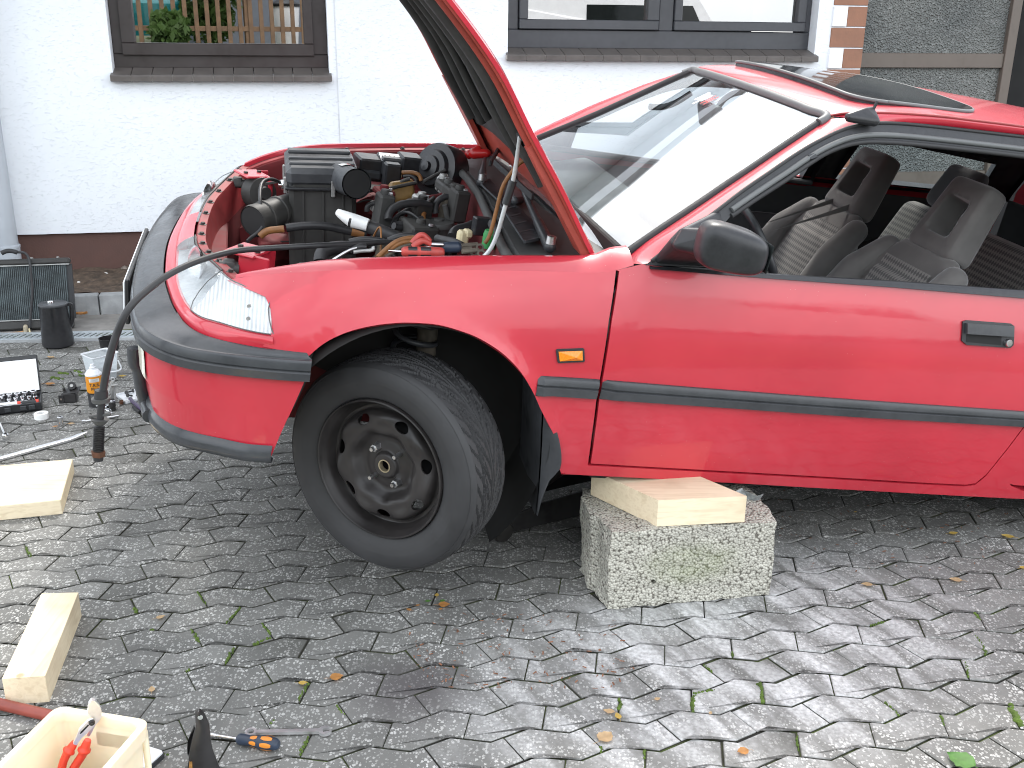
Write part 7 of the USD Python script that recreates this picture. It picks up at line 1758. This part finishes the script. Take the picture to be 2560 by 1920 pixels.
def WPp(o, *a): return plane(np.array(V11(*a)), np.cross(rL, rup), RP(0, o, 0))
rhs = np.vstack([WPp(.02, 60, 155, 130, 140, 210, 158), WPp(.03, 310, 165, 365, 215), WPp(.035, 398, 330, 415, 500, 425, 680, 412, 900, 395, 1080, 388, 1160)])
hose1 = thing('radiator_hose', 'grey rubber hose hanging down over the front of the radiator', 'hose', RP(-.35, .03, 0))
part(hose1, 'hose', tube(spline(rhs, 60), .0065, 10), HOSE, smooth=60)
part(hose1, 'elbow', tube(spline(WPp(.022, 20, 175, 80, 148, 150, 145, 225, 165), 16), .011, 10), RUBBER, smooth=60)
tg = plane(np.array(V11(345, 1200)), WN, rhs[-1])[0]
part(hose1, 'sensor_plug', hull((*(tg + [0, 0, .022]), .011), (*(tg + [-.004, 0, -.02]), .010)), plain('tan_plug', (.36, .31, .22), .6), smooth=50)
part(hose1, 'plug_pin', cyl(tg + [.018, -.004, .015], tg + [.02, -.004, -.03], .004, 8), CREAM, smooth=50)
wv = plane(np.array(V11(-40, 1235, 60, 1228, 160, 1222, 250, 1215, 310, 1205)), WN, tg)
part(hose1, 'orange_wire', tube(spline(wv, 20), .0042, 8), plain('faded_orange_wire', (.42, .24, .11), .5), smooth=60)

# ---- tools half hidden behind the hanging cable
wa_, wb_ = up_plane(sc + [.045, -.03, 0], np.array(V15(1248, 832, 1150, 960)))
wrench('spanner', 'chrome ring spanner leaning upright beside the spray can', wa_, wb_ + [0, 0, -.03], .0085, .0085, .005, .0052, tilt=-unit([sc[0], sc[1], 0]), ringboth=True)
w3_, w4_ = up_plane(G(V15(1245, 1075)[0]), np.array(V15(1262, 900, 1240, 1062)))
tp = thing('tie_bolt', 'upright silver threaded bolt with a forked head right of the hanging cable', 'bolt', w4_)
part(tp, 'shank', cyl(w4_, w3_, .0070, 14), ALU, smooth=50)
part(tp, 'head', box((.026, .014, .009), w3_, rz(.2) @ ry(-.15), .003), ALU)
sp_c = G(V15(1250, 1180)[0], .0)
spk = thing('spark_plug_socket', 'dark socket piece standing among silver fittings right of the hanging cable', 'socket', sp_c)
part(spk, 'barrel', lathe([(.0005, .044), (.010, .044), (.0105, .036), (.013, .034), (.013, .018), (.0115, .016), (.0115, .001), (.0005, .001)], 20, sp_c), DIRTY, smooth=30)
part(spk, 'collar', lathe([(.0115, .046), (.013, .044), (.013, .038), (.0115, .036)], 20, sp_c), CHROME, smooth=30)
for j, (px, lab) in enumerate(((V15(1175, 1165)[0], 'silver hexagon fitting left of the dark socket piece'), (V15(1205, 1205)[0], 'silver ring fitting in front of the dark socket piece'))):
    c = G(px, .002); solo('fitting', lathe([(.005, .016), (.010, .016), (.012, .012), (.012, .004), (.014, .002), (.014, 0), (.005, 0), (.005, .016)], 14 if j else 6, c), CHROME, lab, 'fitting', smooth=30, base=c)
bn = G(V15(1345, 1085)[0], .012)
bl = thing('rusty_bolt', 'rusty bolt head lying between the silver fittings and the white tray', 'bolt', bn)
part(bl, 'head', lathe([(.0005, .006), (.010, .006), (.011, .003), (.011, -.004)], 6, bn, frame_from((-.8, -.6, .2))), RUST, smooth=False)
part(bl, 'shank', cyl(bn, bn + unit((.8, .6, -.05)) * .04, .0045, 10), ALU, smooth=50)
ty = [G(p, .012) for p in V15(1280, 1000, 1575, 925, 1640, 1010, 1390, 1085)]
trp = Polygon([q[:2] for q in ty]).buffer(-.004).buffer(.004)
tray = thing('bolt_tray', 'white plastic tray holding black bolts beside the bumper corner', 'tray', np.mean(ty, 0) * [1, 1, 0])
part(tray, 'tray_floor', move(prism(trp, .004), (0, 0, .002)), WHITE_PL, smooth=False)
ro = np.array(trp.exterior.coords)[:-1]; ri = np.array(trp.buffer(-.003).exterior.coords)
part(tray, 'tray_rim', move(prism(trp.difference(trp.buffer(-.003)), .012), (0, 0, .0021)), WHITE_PL, smooth=False)
for j, (px, d) in enumerate(((V15(1400, 990)[0], (.3, -1, .6)), (V15(1465, 970)[0], (1, .2, .3)), (V15(1530, 1010)[0], (.6, -.6, .4)), (V15(1420, 1020)[0], (-.5, -.6, .3)), (V15(1550, 1000)[0], (.1, .6, .8)))):
    c = G(px, .012); R = frame_from(d)
    solo('small_bolt', lathe([(.0005, .006), (.0075, .006), (.008, .003), (.008, 0), (.0035, 0), (.0035, -.018), (.0005, -.018)], 10, c + [0, 0, .004], R), BLK, ('black bolt at the left end of the white tray', 'black bolt in the middle of the white tray', 'black bolt at the right rear of the white tray', 'black bolt at the front of the white tray', 'black bolt nearest the bumper in the white tray')[j], 'bolt', 'bolts in the white tray', smooth=30, base=c)
hz0 = [G(p, .012) for p in V15(1440, 1050, 1480, 1090, 1540, 1140, 1600, 1180, 1680, 1200)]
solo('drip_hose', tube(spline(hz0, 24), .008, 10), plain('purple_black_hose', (.05, .035, .07), .25), 'dark shiny curved hose piece on the paving at the bumper corner', 'hose', smooth=60, base=hz0[2])
hz1 = [G(p, .008) for p in V15(1475, 1140, 1505, 1170, 1545, 1192)]
solo('rubber_piece', tube(spline(hz1, 14), .0055, 8), RUBBER, 'short black rubber piece in front of the curved hose', 'hose', smooth=60, base=hz1[1])

# ---- the long cable hanging out of the engine bay
bcn = wor([-.605, -.655, .31])
cab_l = [CY([p], y)[0] for p, y in zip(V14(1800, 930, 1600, 905, 1300, 908, 1000, 925, 700, 940, 260, 965, 40, 985), (-.30, -.34, -.40, -.45, -.50, -.53, -.55))]
cab = [wor(p) for p in cab_l] + [wor(CY([p], y)[0]) for p, y in zip(V5(1200, 210, 1000, 300, 870, 395), (-.60, -.66, -.70))]
b3 = cab[-1] + [0, -.03, 0]
cab += list(up_plane(b3, np.array(V5(765, 500, 695, 640, 655, 770, 625, 900, 608, 1010, 598, 1100, 592, 1180, 582, 1300, 580, 1400))))
cpth = spline(cab, 140)
cbl = thing('control_cable', 'long black cable curving from the engine bay over the bumper, threaded end hanging', 'cable', bcn)
part(cbl, 'sheath', tube(cpth[:128], np.interp(np.arange(128), [0, 70, 100, 127], [.0070, .0078, .0088, .0082]), 12), HOSE, smooth=60)
e3 = up_plane(b3, np.array(V5(600, 985, 598, 1045, 592, 1155, 591, 1185, 588, 1200, 582, 1345, 583, 1360, 583, 1375, 582, 1400)))
part(cbl, 'grommet', tube(e3[0:2], [.0145, .0155], 14), RUBBER, smooth=50)
part(cbl, 'grommet_lip', tube(np.array([e3[1] + [0, 0, .006], e3[1] - [0, 0, .003]]), [.021, .020], 14), GREY_DUST, smooth=40)
part(cbl, 'flange', join(tube(e3[2:4], [.021, .012], 14), bar(e3[2] + X_ * .0 + np.array([-.024, 0, .006]), e3[2] + np.array([.026, 0, .012]), .008, .006)), GREY_DUST, smooth=40)
npt = 90; tq = np.linspace(0, 1, npt)
part(cbl, 'threaded_end', tube(e3[4] * (1 - tq[:, None]) + e3[5] * tq[:, None], .0115 + .0013 * np.sign(np.sin(tq * 2 * math.pi * 14)), 14), BRKT, smooth=30)
part(cbl, 'rusty_nut', tube(np.array([e3[5], e3[5] * .9 + e3[7] * .1, e3[7]]), [.0155, .0170, .0155], 6), RUST, smooth=False)
part(cbl, 'tip', tube(e3[7:9], [.0115, .011], 14), RUBBER, smooth=50)

# ---- tools left on the inner wing
def IY(y, *a): return CY(np.array(V14(*a)), y)
a, b = IY(-.60, 1560, 992, 1955, 1000); ax = unit(b - a); L = np.linalg.norm(b - a)
s4 = IY(-.60, 1442, 985)[0]
bd1 = thing('screwdriver', 'screwdriver with red grip and black pads on the near wing edge, engine bay', 'screwdriver', wor(a))
rr_ = np.interp(ts, [0, .04, .12, .2, .5, .85, .95, 1], np.array([.5, .9, 1.0, 1.0, 1.0, 1.0, .9, .6]) * .0135)
h_ = part(bd1, 'grip', tube(wor(np.array([a + ax * L * t for t in ts])), rr_, 16), RED_GRIP_DULL, smooth=60)
part(bd1, 'shaft', cyl(wor(s4), wor(a + ax * .01), .0035, 10), CHROME, smooth=60)
fx = frame_from(ax, (0, 0, 1))
for ta, tb in ((.15, .36), (.44, .68)):
    for qa in (-1.0, .6, 2.2):
        pts = [[a + ax * L * t + fx @ [(.0140) * math.cos(qa + q), .0140 * math.sin(qa + q), 0] for q in np.linspace(-.42, .42, 6)] for t in np.linspace(ta, tb, 6)]
        v, f = grid(np.array(pts)); part(h_, 'black_pad', (wor(v), f), BLK, smooth=60)
a, b = IY(-.52, 1860, 955, 2110, 950); ax = unit(b - a); L = np.linalg.norm(b - a)
bd2_ = thing('screwdriver', 'screwdriver with a dark blue grip behind the red one in the engine bay', 'screwdriver', wor(a))
part(bd2_, 'grip', tube(wor(np.array([a + ax * L * t for t in ts])), np.interp(ts, [0, .05, .3, .5, .9, 1], np.array([.4, .7, .85, 1.0, 1.0, .7]) * .0145), 14), NAVY, smooth=60)
part(bd2_, 'shaft', cyl(wor(IY(-.52, 1770, 945)[0]), wor(a), .004, 8), CHROME, smooth=60)
a, b = IY(-.55, 1670, 950, 1830, 925)
bd3 = thing('pliers', 'small pliers with worn red grips lying behind the red screwdriver in the engine bay', 'pliers', wor(a))
part(bd3, 'grip', tube(wor(spline([a, (a + b) / 2 + [0, 0, .012], b], 14)), np.linspace(.009, .007, 14), 10), RED_GRIP_DULL, smooth=60)
part(bd3, 'grip', tube(wor(spline([a + [0, .02, .004], (a + b) / 2 + [0, .022, .022], b + [0, .01, .004]], 14)), np.linspace(.009, .007, 14), 10), RED_GRIP_DULL, smooth=60)
part(bd3, 'jaw', hull(*[(*wor(q), .006) for q in (b, b + [.03, 0, .002])]), STEEL, smooth=50)

# ---- trolley jack in the shade under the car
jk = G(V7(1345, 1410)[0])
jck = thing('trolley_jack', 'dark trolley jack in the shade under the car behind the front wheel', 'jack', jk)
jd = unit(np.array([1.0, .55, 0])); jr = np.stack([jd, [-jd[1], jd[0], 0], [0, 0, 1]], 1)
def JK(a, b, z): return jk + jr @ [a, b, z]
for s in (0, .20):
    part(jck, 'side_plate', move(prism([(0, .02), (.50, .02), (.52, .06), (.42, .11), (.14, .09), (0, .06)], .006), JK(0, s + .01, 0), jr @ rx(math.pi / 2)), BRKT, smooth=False)
    part(jck, 'wheel', lathe([(.0005, .014), (.012, .014), (.03, .012), (.034, .006), (.034, -.006), (.03, -.012), (.0005, -.012)], 24, JK(.01, s + .0, .034), frame_from(jr[:, 1])), DIRTY, smooth=40)
for a_ in (.05, .48): part(jck, 'cross_member', bar(JK(a_, .01, .05), JK(a_, .21, .05), .05, .04), BRKT)
part(jck, 'lift_arm', hull((*JK(.10, .11, .06), .022), (*JK(.42, .11, .20), .020)), DIRTY, smooth=50)
part(jck, 'saddle', lathe([(.0005, .012), (.04, .014), (.042, .0), (.02, -.01)], 24, JK(.44, .11, .225)), DIRTY, smooth=40)
jh = plane(np.array(V7(1335, 1165, 1500, 985)), [0, 1, 0], JK(.1, .11, 0)); part(jck, 'pump_handle', cyl(jh[0], jh[1] + (jh[1] - jh[0]) * .3, .009, 10), BRKT, smooth=60)
# ---- shred of torn sheet beside the timber
fz = up_plane(t1 + [.06, .12, 0], np.array(V8(935, 212, 975, 208, 985, 225, 1040, 245, 1070, 235, 1050, 262, 1010, 280, 975, 268, 955, 240)))
v = np.vstack([fz, fz + [0, .006, 0]]); n = len(fz)
tr = trimesh.creation.triangulate_polygon(Polygon(np.stack([fz[:, 0], fz[:, 2]], 1)).buffer(0), engine='earcut')
solo('torn_sheet', (np.stack([tr[0][:, 0], np.full(len(tr[0]), fz[:, 1].mean()) + .012 * np.sin(tr[0][:, 0] * 90), tr[0][:, 1]], 1), tr[1]), plain('torn_silver_sheet', (.25, .27, .27), .5, .3, var=.5, vs=60, bump=.4), 'torn shred of grey sheet hanging down right of the timber on the block', 'scrap', smooth=False, base=fz.mean(0))

# ---- fallen leaves
def leaf(px, size, ang, mat, label, kind=0, z=.004, curl=.25):
    c = G(px, z); n = 9
    t = np.linspace(0, 1, n)
    w = (np.sin(np.pi * t ** .8) ** .9) * (.33 if kind == 0 else .45) * (1 + (.18 * np.sin(t * 26) if kind == 1 else .06 * np.sin(t * 30)))
    P = []
    for tt_, ww_ in zip(t, w):
        for s in (-1, -.5, 0, .5, 1):
            P.append(((tt_ - .5), s * ww_, curl * (abs(s) ** 1.5 * .22 + (tt_ - .5) ** 2 * .35) ))
    P = np.array(P).reshape(n, 5, 3) * size
    P[..., 2] += size * .04 * rng.random(P.shape[:2])
    v, f = grid(P)
    st = tube(np.array([(-.5 * size, 0, .05 * size * curl), (-.72 * size, .03 * size, .06 * size), (-.9 * size, .09 * size, .02 * size)]), size * .014, 5)
    m = join((v, f), st)
    solo('fallen_leaf', move(m, c, rz(ang)), mat, label, 'leaf', 'fallen leaves on the paving', smooth=60, base=c)
LEAVES = [(V8(375, 1305)[0], .040, .8, LEAF_T, 'largest tan leaf, on the dusty paving below the pumice block', 1), (V8(390, 1192)[0], .026, 2.9, LEAF_T, 'small tan leaf just left of a yellow leaf below the pumice block', 0), (V8(430, 1213)[0], .022, 1.9, LEAF_Y, 'yellow leaf touching the tan leaf below the pumice block', 0),
    (V8(603, 1137)[0], .016, .4, LEAF_T, 'tiny tan leaf alone below the middle of the dust', 0), (V8(978, 1367)[0], .026, 3.4, LEAF_O, 'orange tan leaf at the lower edge right of the dust', 1), (V8(836, 1198)[0], .012, 1.2, LEAF_T, 'tiny pale leaf scrap beside the moss below the dust', 0),
    (V8(1912, 615)[0], .034, 2.9, LEAF_T, 'pale yellow leaf at the right, on the paving in front of the sill', 0), (V8(1522, 635)[0], .030, 3.0, LEAF_T, 'pale leaf right of the pumice block, at the shade edge', 0), (V8(1902, 410)[0], .028, .2, LEAF_Y, 'bright yellow leaf in the shade under the car at the right', 0),
    (V8(2140, 424)[0], .036, 2.8, LEAF_Y, 'greenish yellow stalked leaf in the shade at the right edge', 0), (V8(1935, 1408)[0], .060, 2.4, LEAF_G, 'big green leaf at the lower right edge', 1), (V8(2207, 560)[0], .022, .5, LEAF_Y, 'yellow leaf cut by the right edge', 0), (V8(1472, 316)[0], .012, .5, LEAF_Y, 'tiny yellow leaf deep in the shade right of the timber', 0),
    (V6(812, 897)[0], .024, .6, LEAF_T, 'tan leaf on open paving right of the pine plank', 0), (V6(768, 1262)[0], .022, 1.9, LEAF_T, 'small tan leaf right of the cream crate', 0), (V6(1533, 1230)[0], .022, .1, LEAF_Y, 'pale yellow round leaf left of a brown one, mid foreground', 0), (V6(1702, 1200)[0], .032, .3, LEAF_O, 'brown orange lobed leaf in the mid foreground', 1),
    (V15(560, 590)[0], .036, 2.9, LEAF_T, 'pinkish tan leaf left of the milky tub', 0), (V15(555, 886)[0], .040, .1, LEAF_O, 'orange leaf right of the socket case lid', 0), (V15(1355, 798)[0], .032, .2, LEAF_Y, 'yellow brown leaf right of the milky tub', 0), (V15(788, 1325)[0], .026, .2, LEAF_T, 'pale leaf right of the deep socket', 0), (V15(612, 1356)[0], .020, .4, LEAF_O, 'rust brown leaf left of the deep socket', 0), (V15(1622, 1246)[0], .016, .1, LEAF_T, 'small leaf below the bumper corner', 0)]
V16 = Zq(960, 1420, 800)
LEAVES += [(V16(365, 188)[0], .018, 1.6, LEAF_Y, 'orange yellow leaf, topmost of the group below the wheel', 0), (V16(305, 230)[0], .018, .1, LEAF_G, 'pale green leaf at the left of the group below the wheel', 0), (V16(405, 228)[0], .018, .3, LEAF_G, 'pale green leaf in the middle of the group below the wheel', 0), (V16(415, 256)[0], .030, .1, LEAF_O, 'broad orange leaf of the group below the wheel', 1), (V16(172, 289)[0], .015, 2.8, LEAF_O, 'small red brown leaf at the left below the wheel group', 0), (V16(235, 258)[0], .012, .5, LEAF_O, 'tiny orange leaf left in the wheel group', 0), (V16(392, 284)[0], .012, .5, LEAF_O, 'tiny orange leaf under the broad orange one', 0)]
for (px, s, a, m, lb, kd) in LEAVES: leaf(px, s, a, m, lb, kd)
kc = plane(np.array(V11(1095, 975)), WN, KB)[0] + WN * .02; kc = G(V11(1095, 985)[0], .012)
leaf(V11(1080, 985)[0], .055, .3, LEAF_O, 'curled brown leaf lying against the kerb', 0, .012, .9)
# fine red brown litter under the car
lv_, lf_ = [], []
for k in range(420):
    u, w = rng.random(2)
    if k < 230: c = np.array([.75 + 1.4 * u, 2.55 + .55 * w + .12 * u, .004])
    else: c = np.array([-.25 + .55 * u, 2.02 + .32 * w ** 1.5, .004])
    s = .002 + .005 * rng.random(); a = rng.random() * 6.28
    q = np.array([(-s, -s * .25, 0), (s, -s * .3, .001), (s * .8, s * .3, .002), (-s, s * .25, .001)]); lv_.append(q @ rz(a).T + c); lf_.append(np.array([[0, 1, 2], [0, 2, 3]]) + 4 * k)
solo('leaf_litter', (np.vstack(lv_), np.vstack(lf_)), plain('litter', (.20, .09, .05), .9, var=.6, vs=50), kind='stuff', smooth=False)
# ================================================================ BEHIND THE CAMERA: what the windows and the paint mirror
bank = solo('garden_bank', box((16, 22, 1.05), (-6.2, -15.2, .50), None, .02), plain('garden_ground', (.07, .08, .03), .95, var=.4, vs=2, bump=.5, bs=30), kind='structure', smooth=False)
fence = thing('picket_fence', 'brown wooden picket fence on the garden bank, mirrored in the left window', 'fence', (0, -4.4, 1.02))
for k in range(26): part(fence, 'picket', box((.062, .022, 1.25), (-2.3 + k * .155, -4.4, 1.02 + .68), rz(.01 * (-1) ** k), .004), FENCE, smooth=False)
for z in (1.32, 2.05): part(fence, 'rail', box((4.1, .04, .07), (-.35, -4.435, z), None, .004), FENCE, smooth=False)
part(fence, 'post', box((.11, .11, 1.5), (.62, -4.48, 1.02 + .7), None, .006), FENCE, smooth=False)
def simple_car(name, label, base, yaw, mat, L, W, Hh, prof, win, plate=False, glassy=True):
    t = thing(name, label, 'van' if Hh > 1.7 else 'car', base, rot=rz(yaw))
    n = len(prof); P = []
    for s, w in ((-1, .86), (-.92, .97), (-.6, 1), (0, 1), (.6, 1), (.92, .97), (1, .86)):
        P.append([(x * L, s * W / 2 * (1 if z < .95 else .5 + .5 * (1 - (z - .95) / 2)) , .18 + (z * (1 if abs(s) < .95 else .985))) for x, z in prof])
    P = np.array(P)
    v, f = grid(P); e0_, e1_ = P[0], P[-1]
    cap = lambda e, fl: (e, trimesh.creation.triangulate_polygon(Polygon(e[:, [0, 2]]), engine='earcut')[1])
    s0 = prism([(x * L, z + .18) for x, z in prof], W * .96); vv, ff = arr(s0); vv = np.stack([vv[:, 0], vv[:, 2] - W * .48, vv[:, 1]], 1)
    vv[:, 1] *= np.where(vv[:, 2] > 1.1, .88, 1)
    m = man((vv, ff[:, ::-1])); 
    part(t, 'body', arr(m), mat, smooth=30)
    for wx in (-.31, .31):
        for s in (-1, 1): part(t, 'wheel', lathe([(.0005, .03), (.19, .03), (.20, .06), (.27, .06), (.29, .03), (.29, -.1)], 28, (wx * L, s * W * .43, .29), frame_from((0, s, 0))), RUBBER, smooth=30)
    for k, q in enumerate(win):
        for s in (-1, 1):
            vq = np.array([(x * L, s * (W * .48 * (.88 if z + .18 > 1.1 else 1) + .006), z + .18) for x, z in q]); vq[:, 1] = s * (np.interp(vq[:, 2], [1.0, 1.2], [W * .482, W * .4265]))
            part(t, 'side_window', (vq, np.array([[0, 1, 2], [0, 2, 3]])), WIN_DARK, smooth=False)
    return t
simple_car('parked_van', 'white van parked behind the viewer, mirrored in the double window', (6.3, -3.6, .0), .35, WHITE_CAR, 4.6, 1.85, 2.0, [(-.5, 0), (.5, 0), (.5, .55), (.46, .85), (.36, 1.0), (.26, 1.65), (.20, 1.72), (-.48, 1.74), (-.5, 1.6)], [[(.30, 1.05), (.13, 1.05), (.13, 1.55), (.24, 1.55)], [(.10, 1.05), (-.12, 1.05), (-.12, 1.55), (.10, 1.55)]])
simple_car('parked_car', 'teal car parked behind the picket fence, mirrored in the left window', (-1.2, -6.9, 1.03), 1.35, TEAL, 3.9, 1.65, 1.3, [(-.5, .0), (.5, 0), (.5, .45), (.44, .62), (.22, .72), (.10, 1.12), (-.30, 1.16), (-.46, .72), (-.5, .6)], [[(.17, .74), (-.04, .74), (-.04, 1.06), (.08, 1.06)], [(-.08, .74), (-.36, .74), (-.27, 1.06), (-.08, 1.06)]])
def bush(name, label, c, r, h, n, seed, mat=FOLIAGE):
    g = np.random.default_rng(seed); t = thing(name, label, 'shrub', c)
    d = g.normal(size=(n, 3)); d /= np.linalg.norm(d, axis=1, keepdims=True)
    rad = g.random(n) ** .45 * (1 + .5 * (meshkit.fbm(d * 2.2 + seed, 3) - .5))
    C = d * rad[:, None] * [r, r, h / 2] + [0, 0, h / 2]
    a, b = g.normal(size=(n, 3)), g.normal(size=(n, 3)); a /= np.linalg.norm(a, axis=1, keepdims=True); b -= (b * a).sum(1, keepdims=True) * a; b /= np.linalg.norm(b, axis=1, keepdims=True)
    s = (.05 + .05 * g.random(n))[:, None] * (1 if r < 1 else 1.8)
    v = np.stack([C - a * s, C + b * s * .5, C + a * s, C - b * s * .5], 1).reshape(-1, 3) + c
    f = (np.arange(n) * 4)[:, None, None] + np.array([[0, 1, 2], [0, 2, 3]])
    part(t, 'leaves', (v, f.reshape(-1, 3)), mat, smooth=False)
    part(t, 'stem', tube(np.array([c, c + np.array([.03, 0, h * .4]), c + np.array([.0, .03, h * .8])]), [.03 * r + .01, .02 * r + .006, .005], 8), FENCE, smooth=60)
bush('garden_shrub', 'green shrub in front of the picket fence, mirrored in the left window', np.array([-.55, -4.15, 1.02]), .28, .55, 700, 1)
bush('garden_shrub', 'tall leafy shrub between the pickets and the teal car', np.array([.15, -5.0, 1.02]), .45, 1.5, 1400, 2)
bush('hedge_tree', 'broad leafy tree at the back of the garden behind the viewer', np.array([-4.2, -11, 1.0]), 2.3, 4.6, 5200, 3)
bush('hedge_tree', 'second leafy tree at the back of the yard behind the viewer', np.array([2.6, -12.5, .0]), 2.0, 4.2, 4600, 4)
bn_ = thing('dust_bin', 'pale bin with a dark lid behind the picket fence, mirrored in the left window', 'bin', (1.35, -5.2, 1.02))
part(bn_, 'body', lathe([(.0005, .0), (.17, .0), (.22, .62), (.0005, .62)], 20, (1.35, -5.2, 1.03)), WHITE_CAR, smooth=40)
part(bn_, 'lid', lathe([(.235, .62), (.24, .66), (.10, .72), (.0005, .72)], 20, (1.35, -5.2, 1.03)), BLK, smooth=40)
shed = thing('garden_shed', 'grey garden shed behind the picket fence, mirrored in the left window', 'shed', (1.5, -8.2, 1.02))
part(shed, 'walls', box((2.2, 1.6, 2.2), (1.5, -8.2, 2.12), None, .01), plain('grey_shed_boards', (.11, .125, .15), .7), smooth=False)
part(shed, 'roof', box((2.5, 1.9, .12), (1.5, -8.2, 3.30), rx(.12), .01), ROOFT, smooth=False)
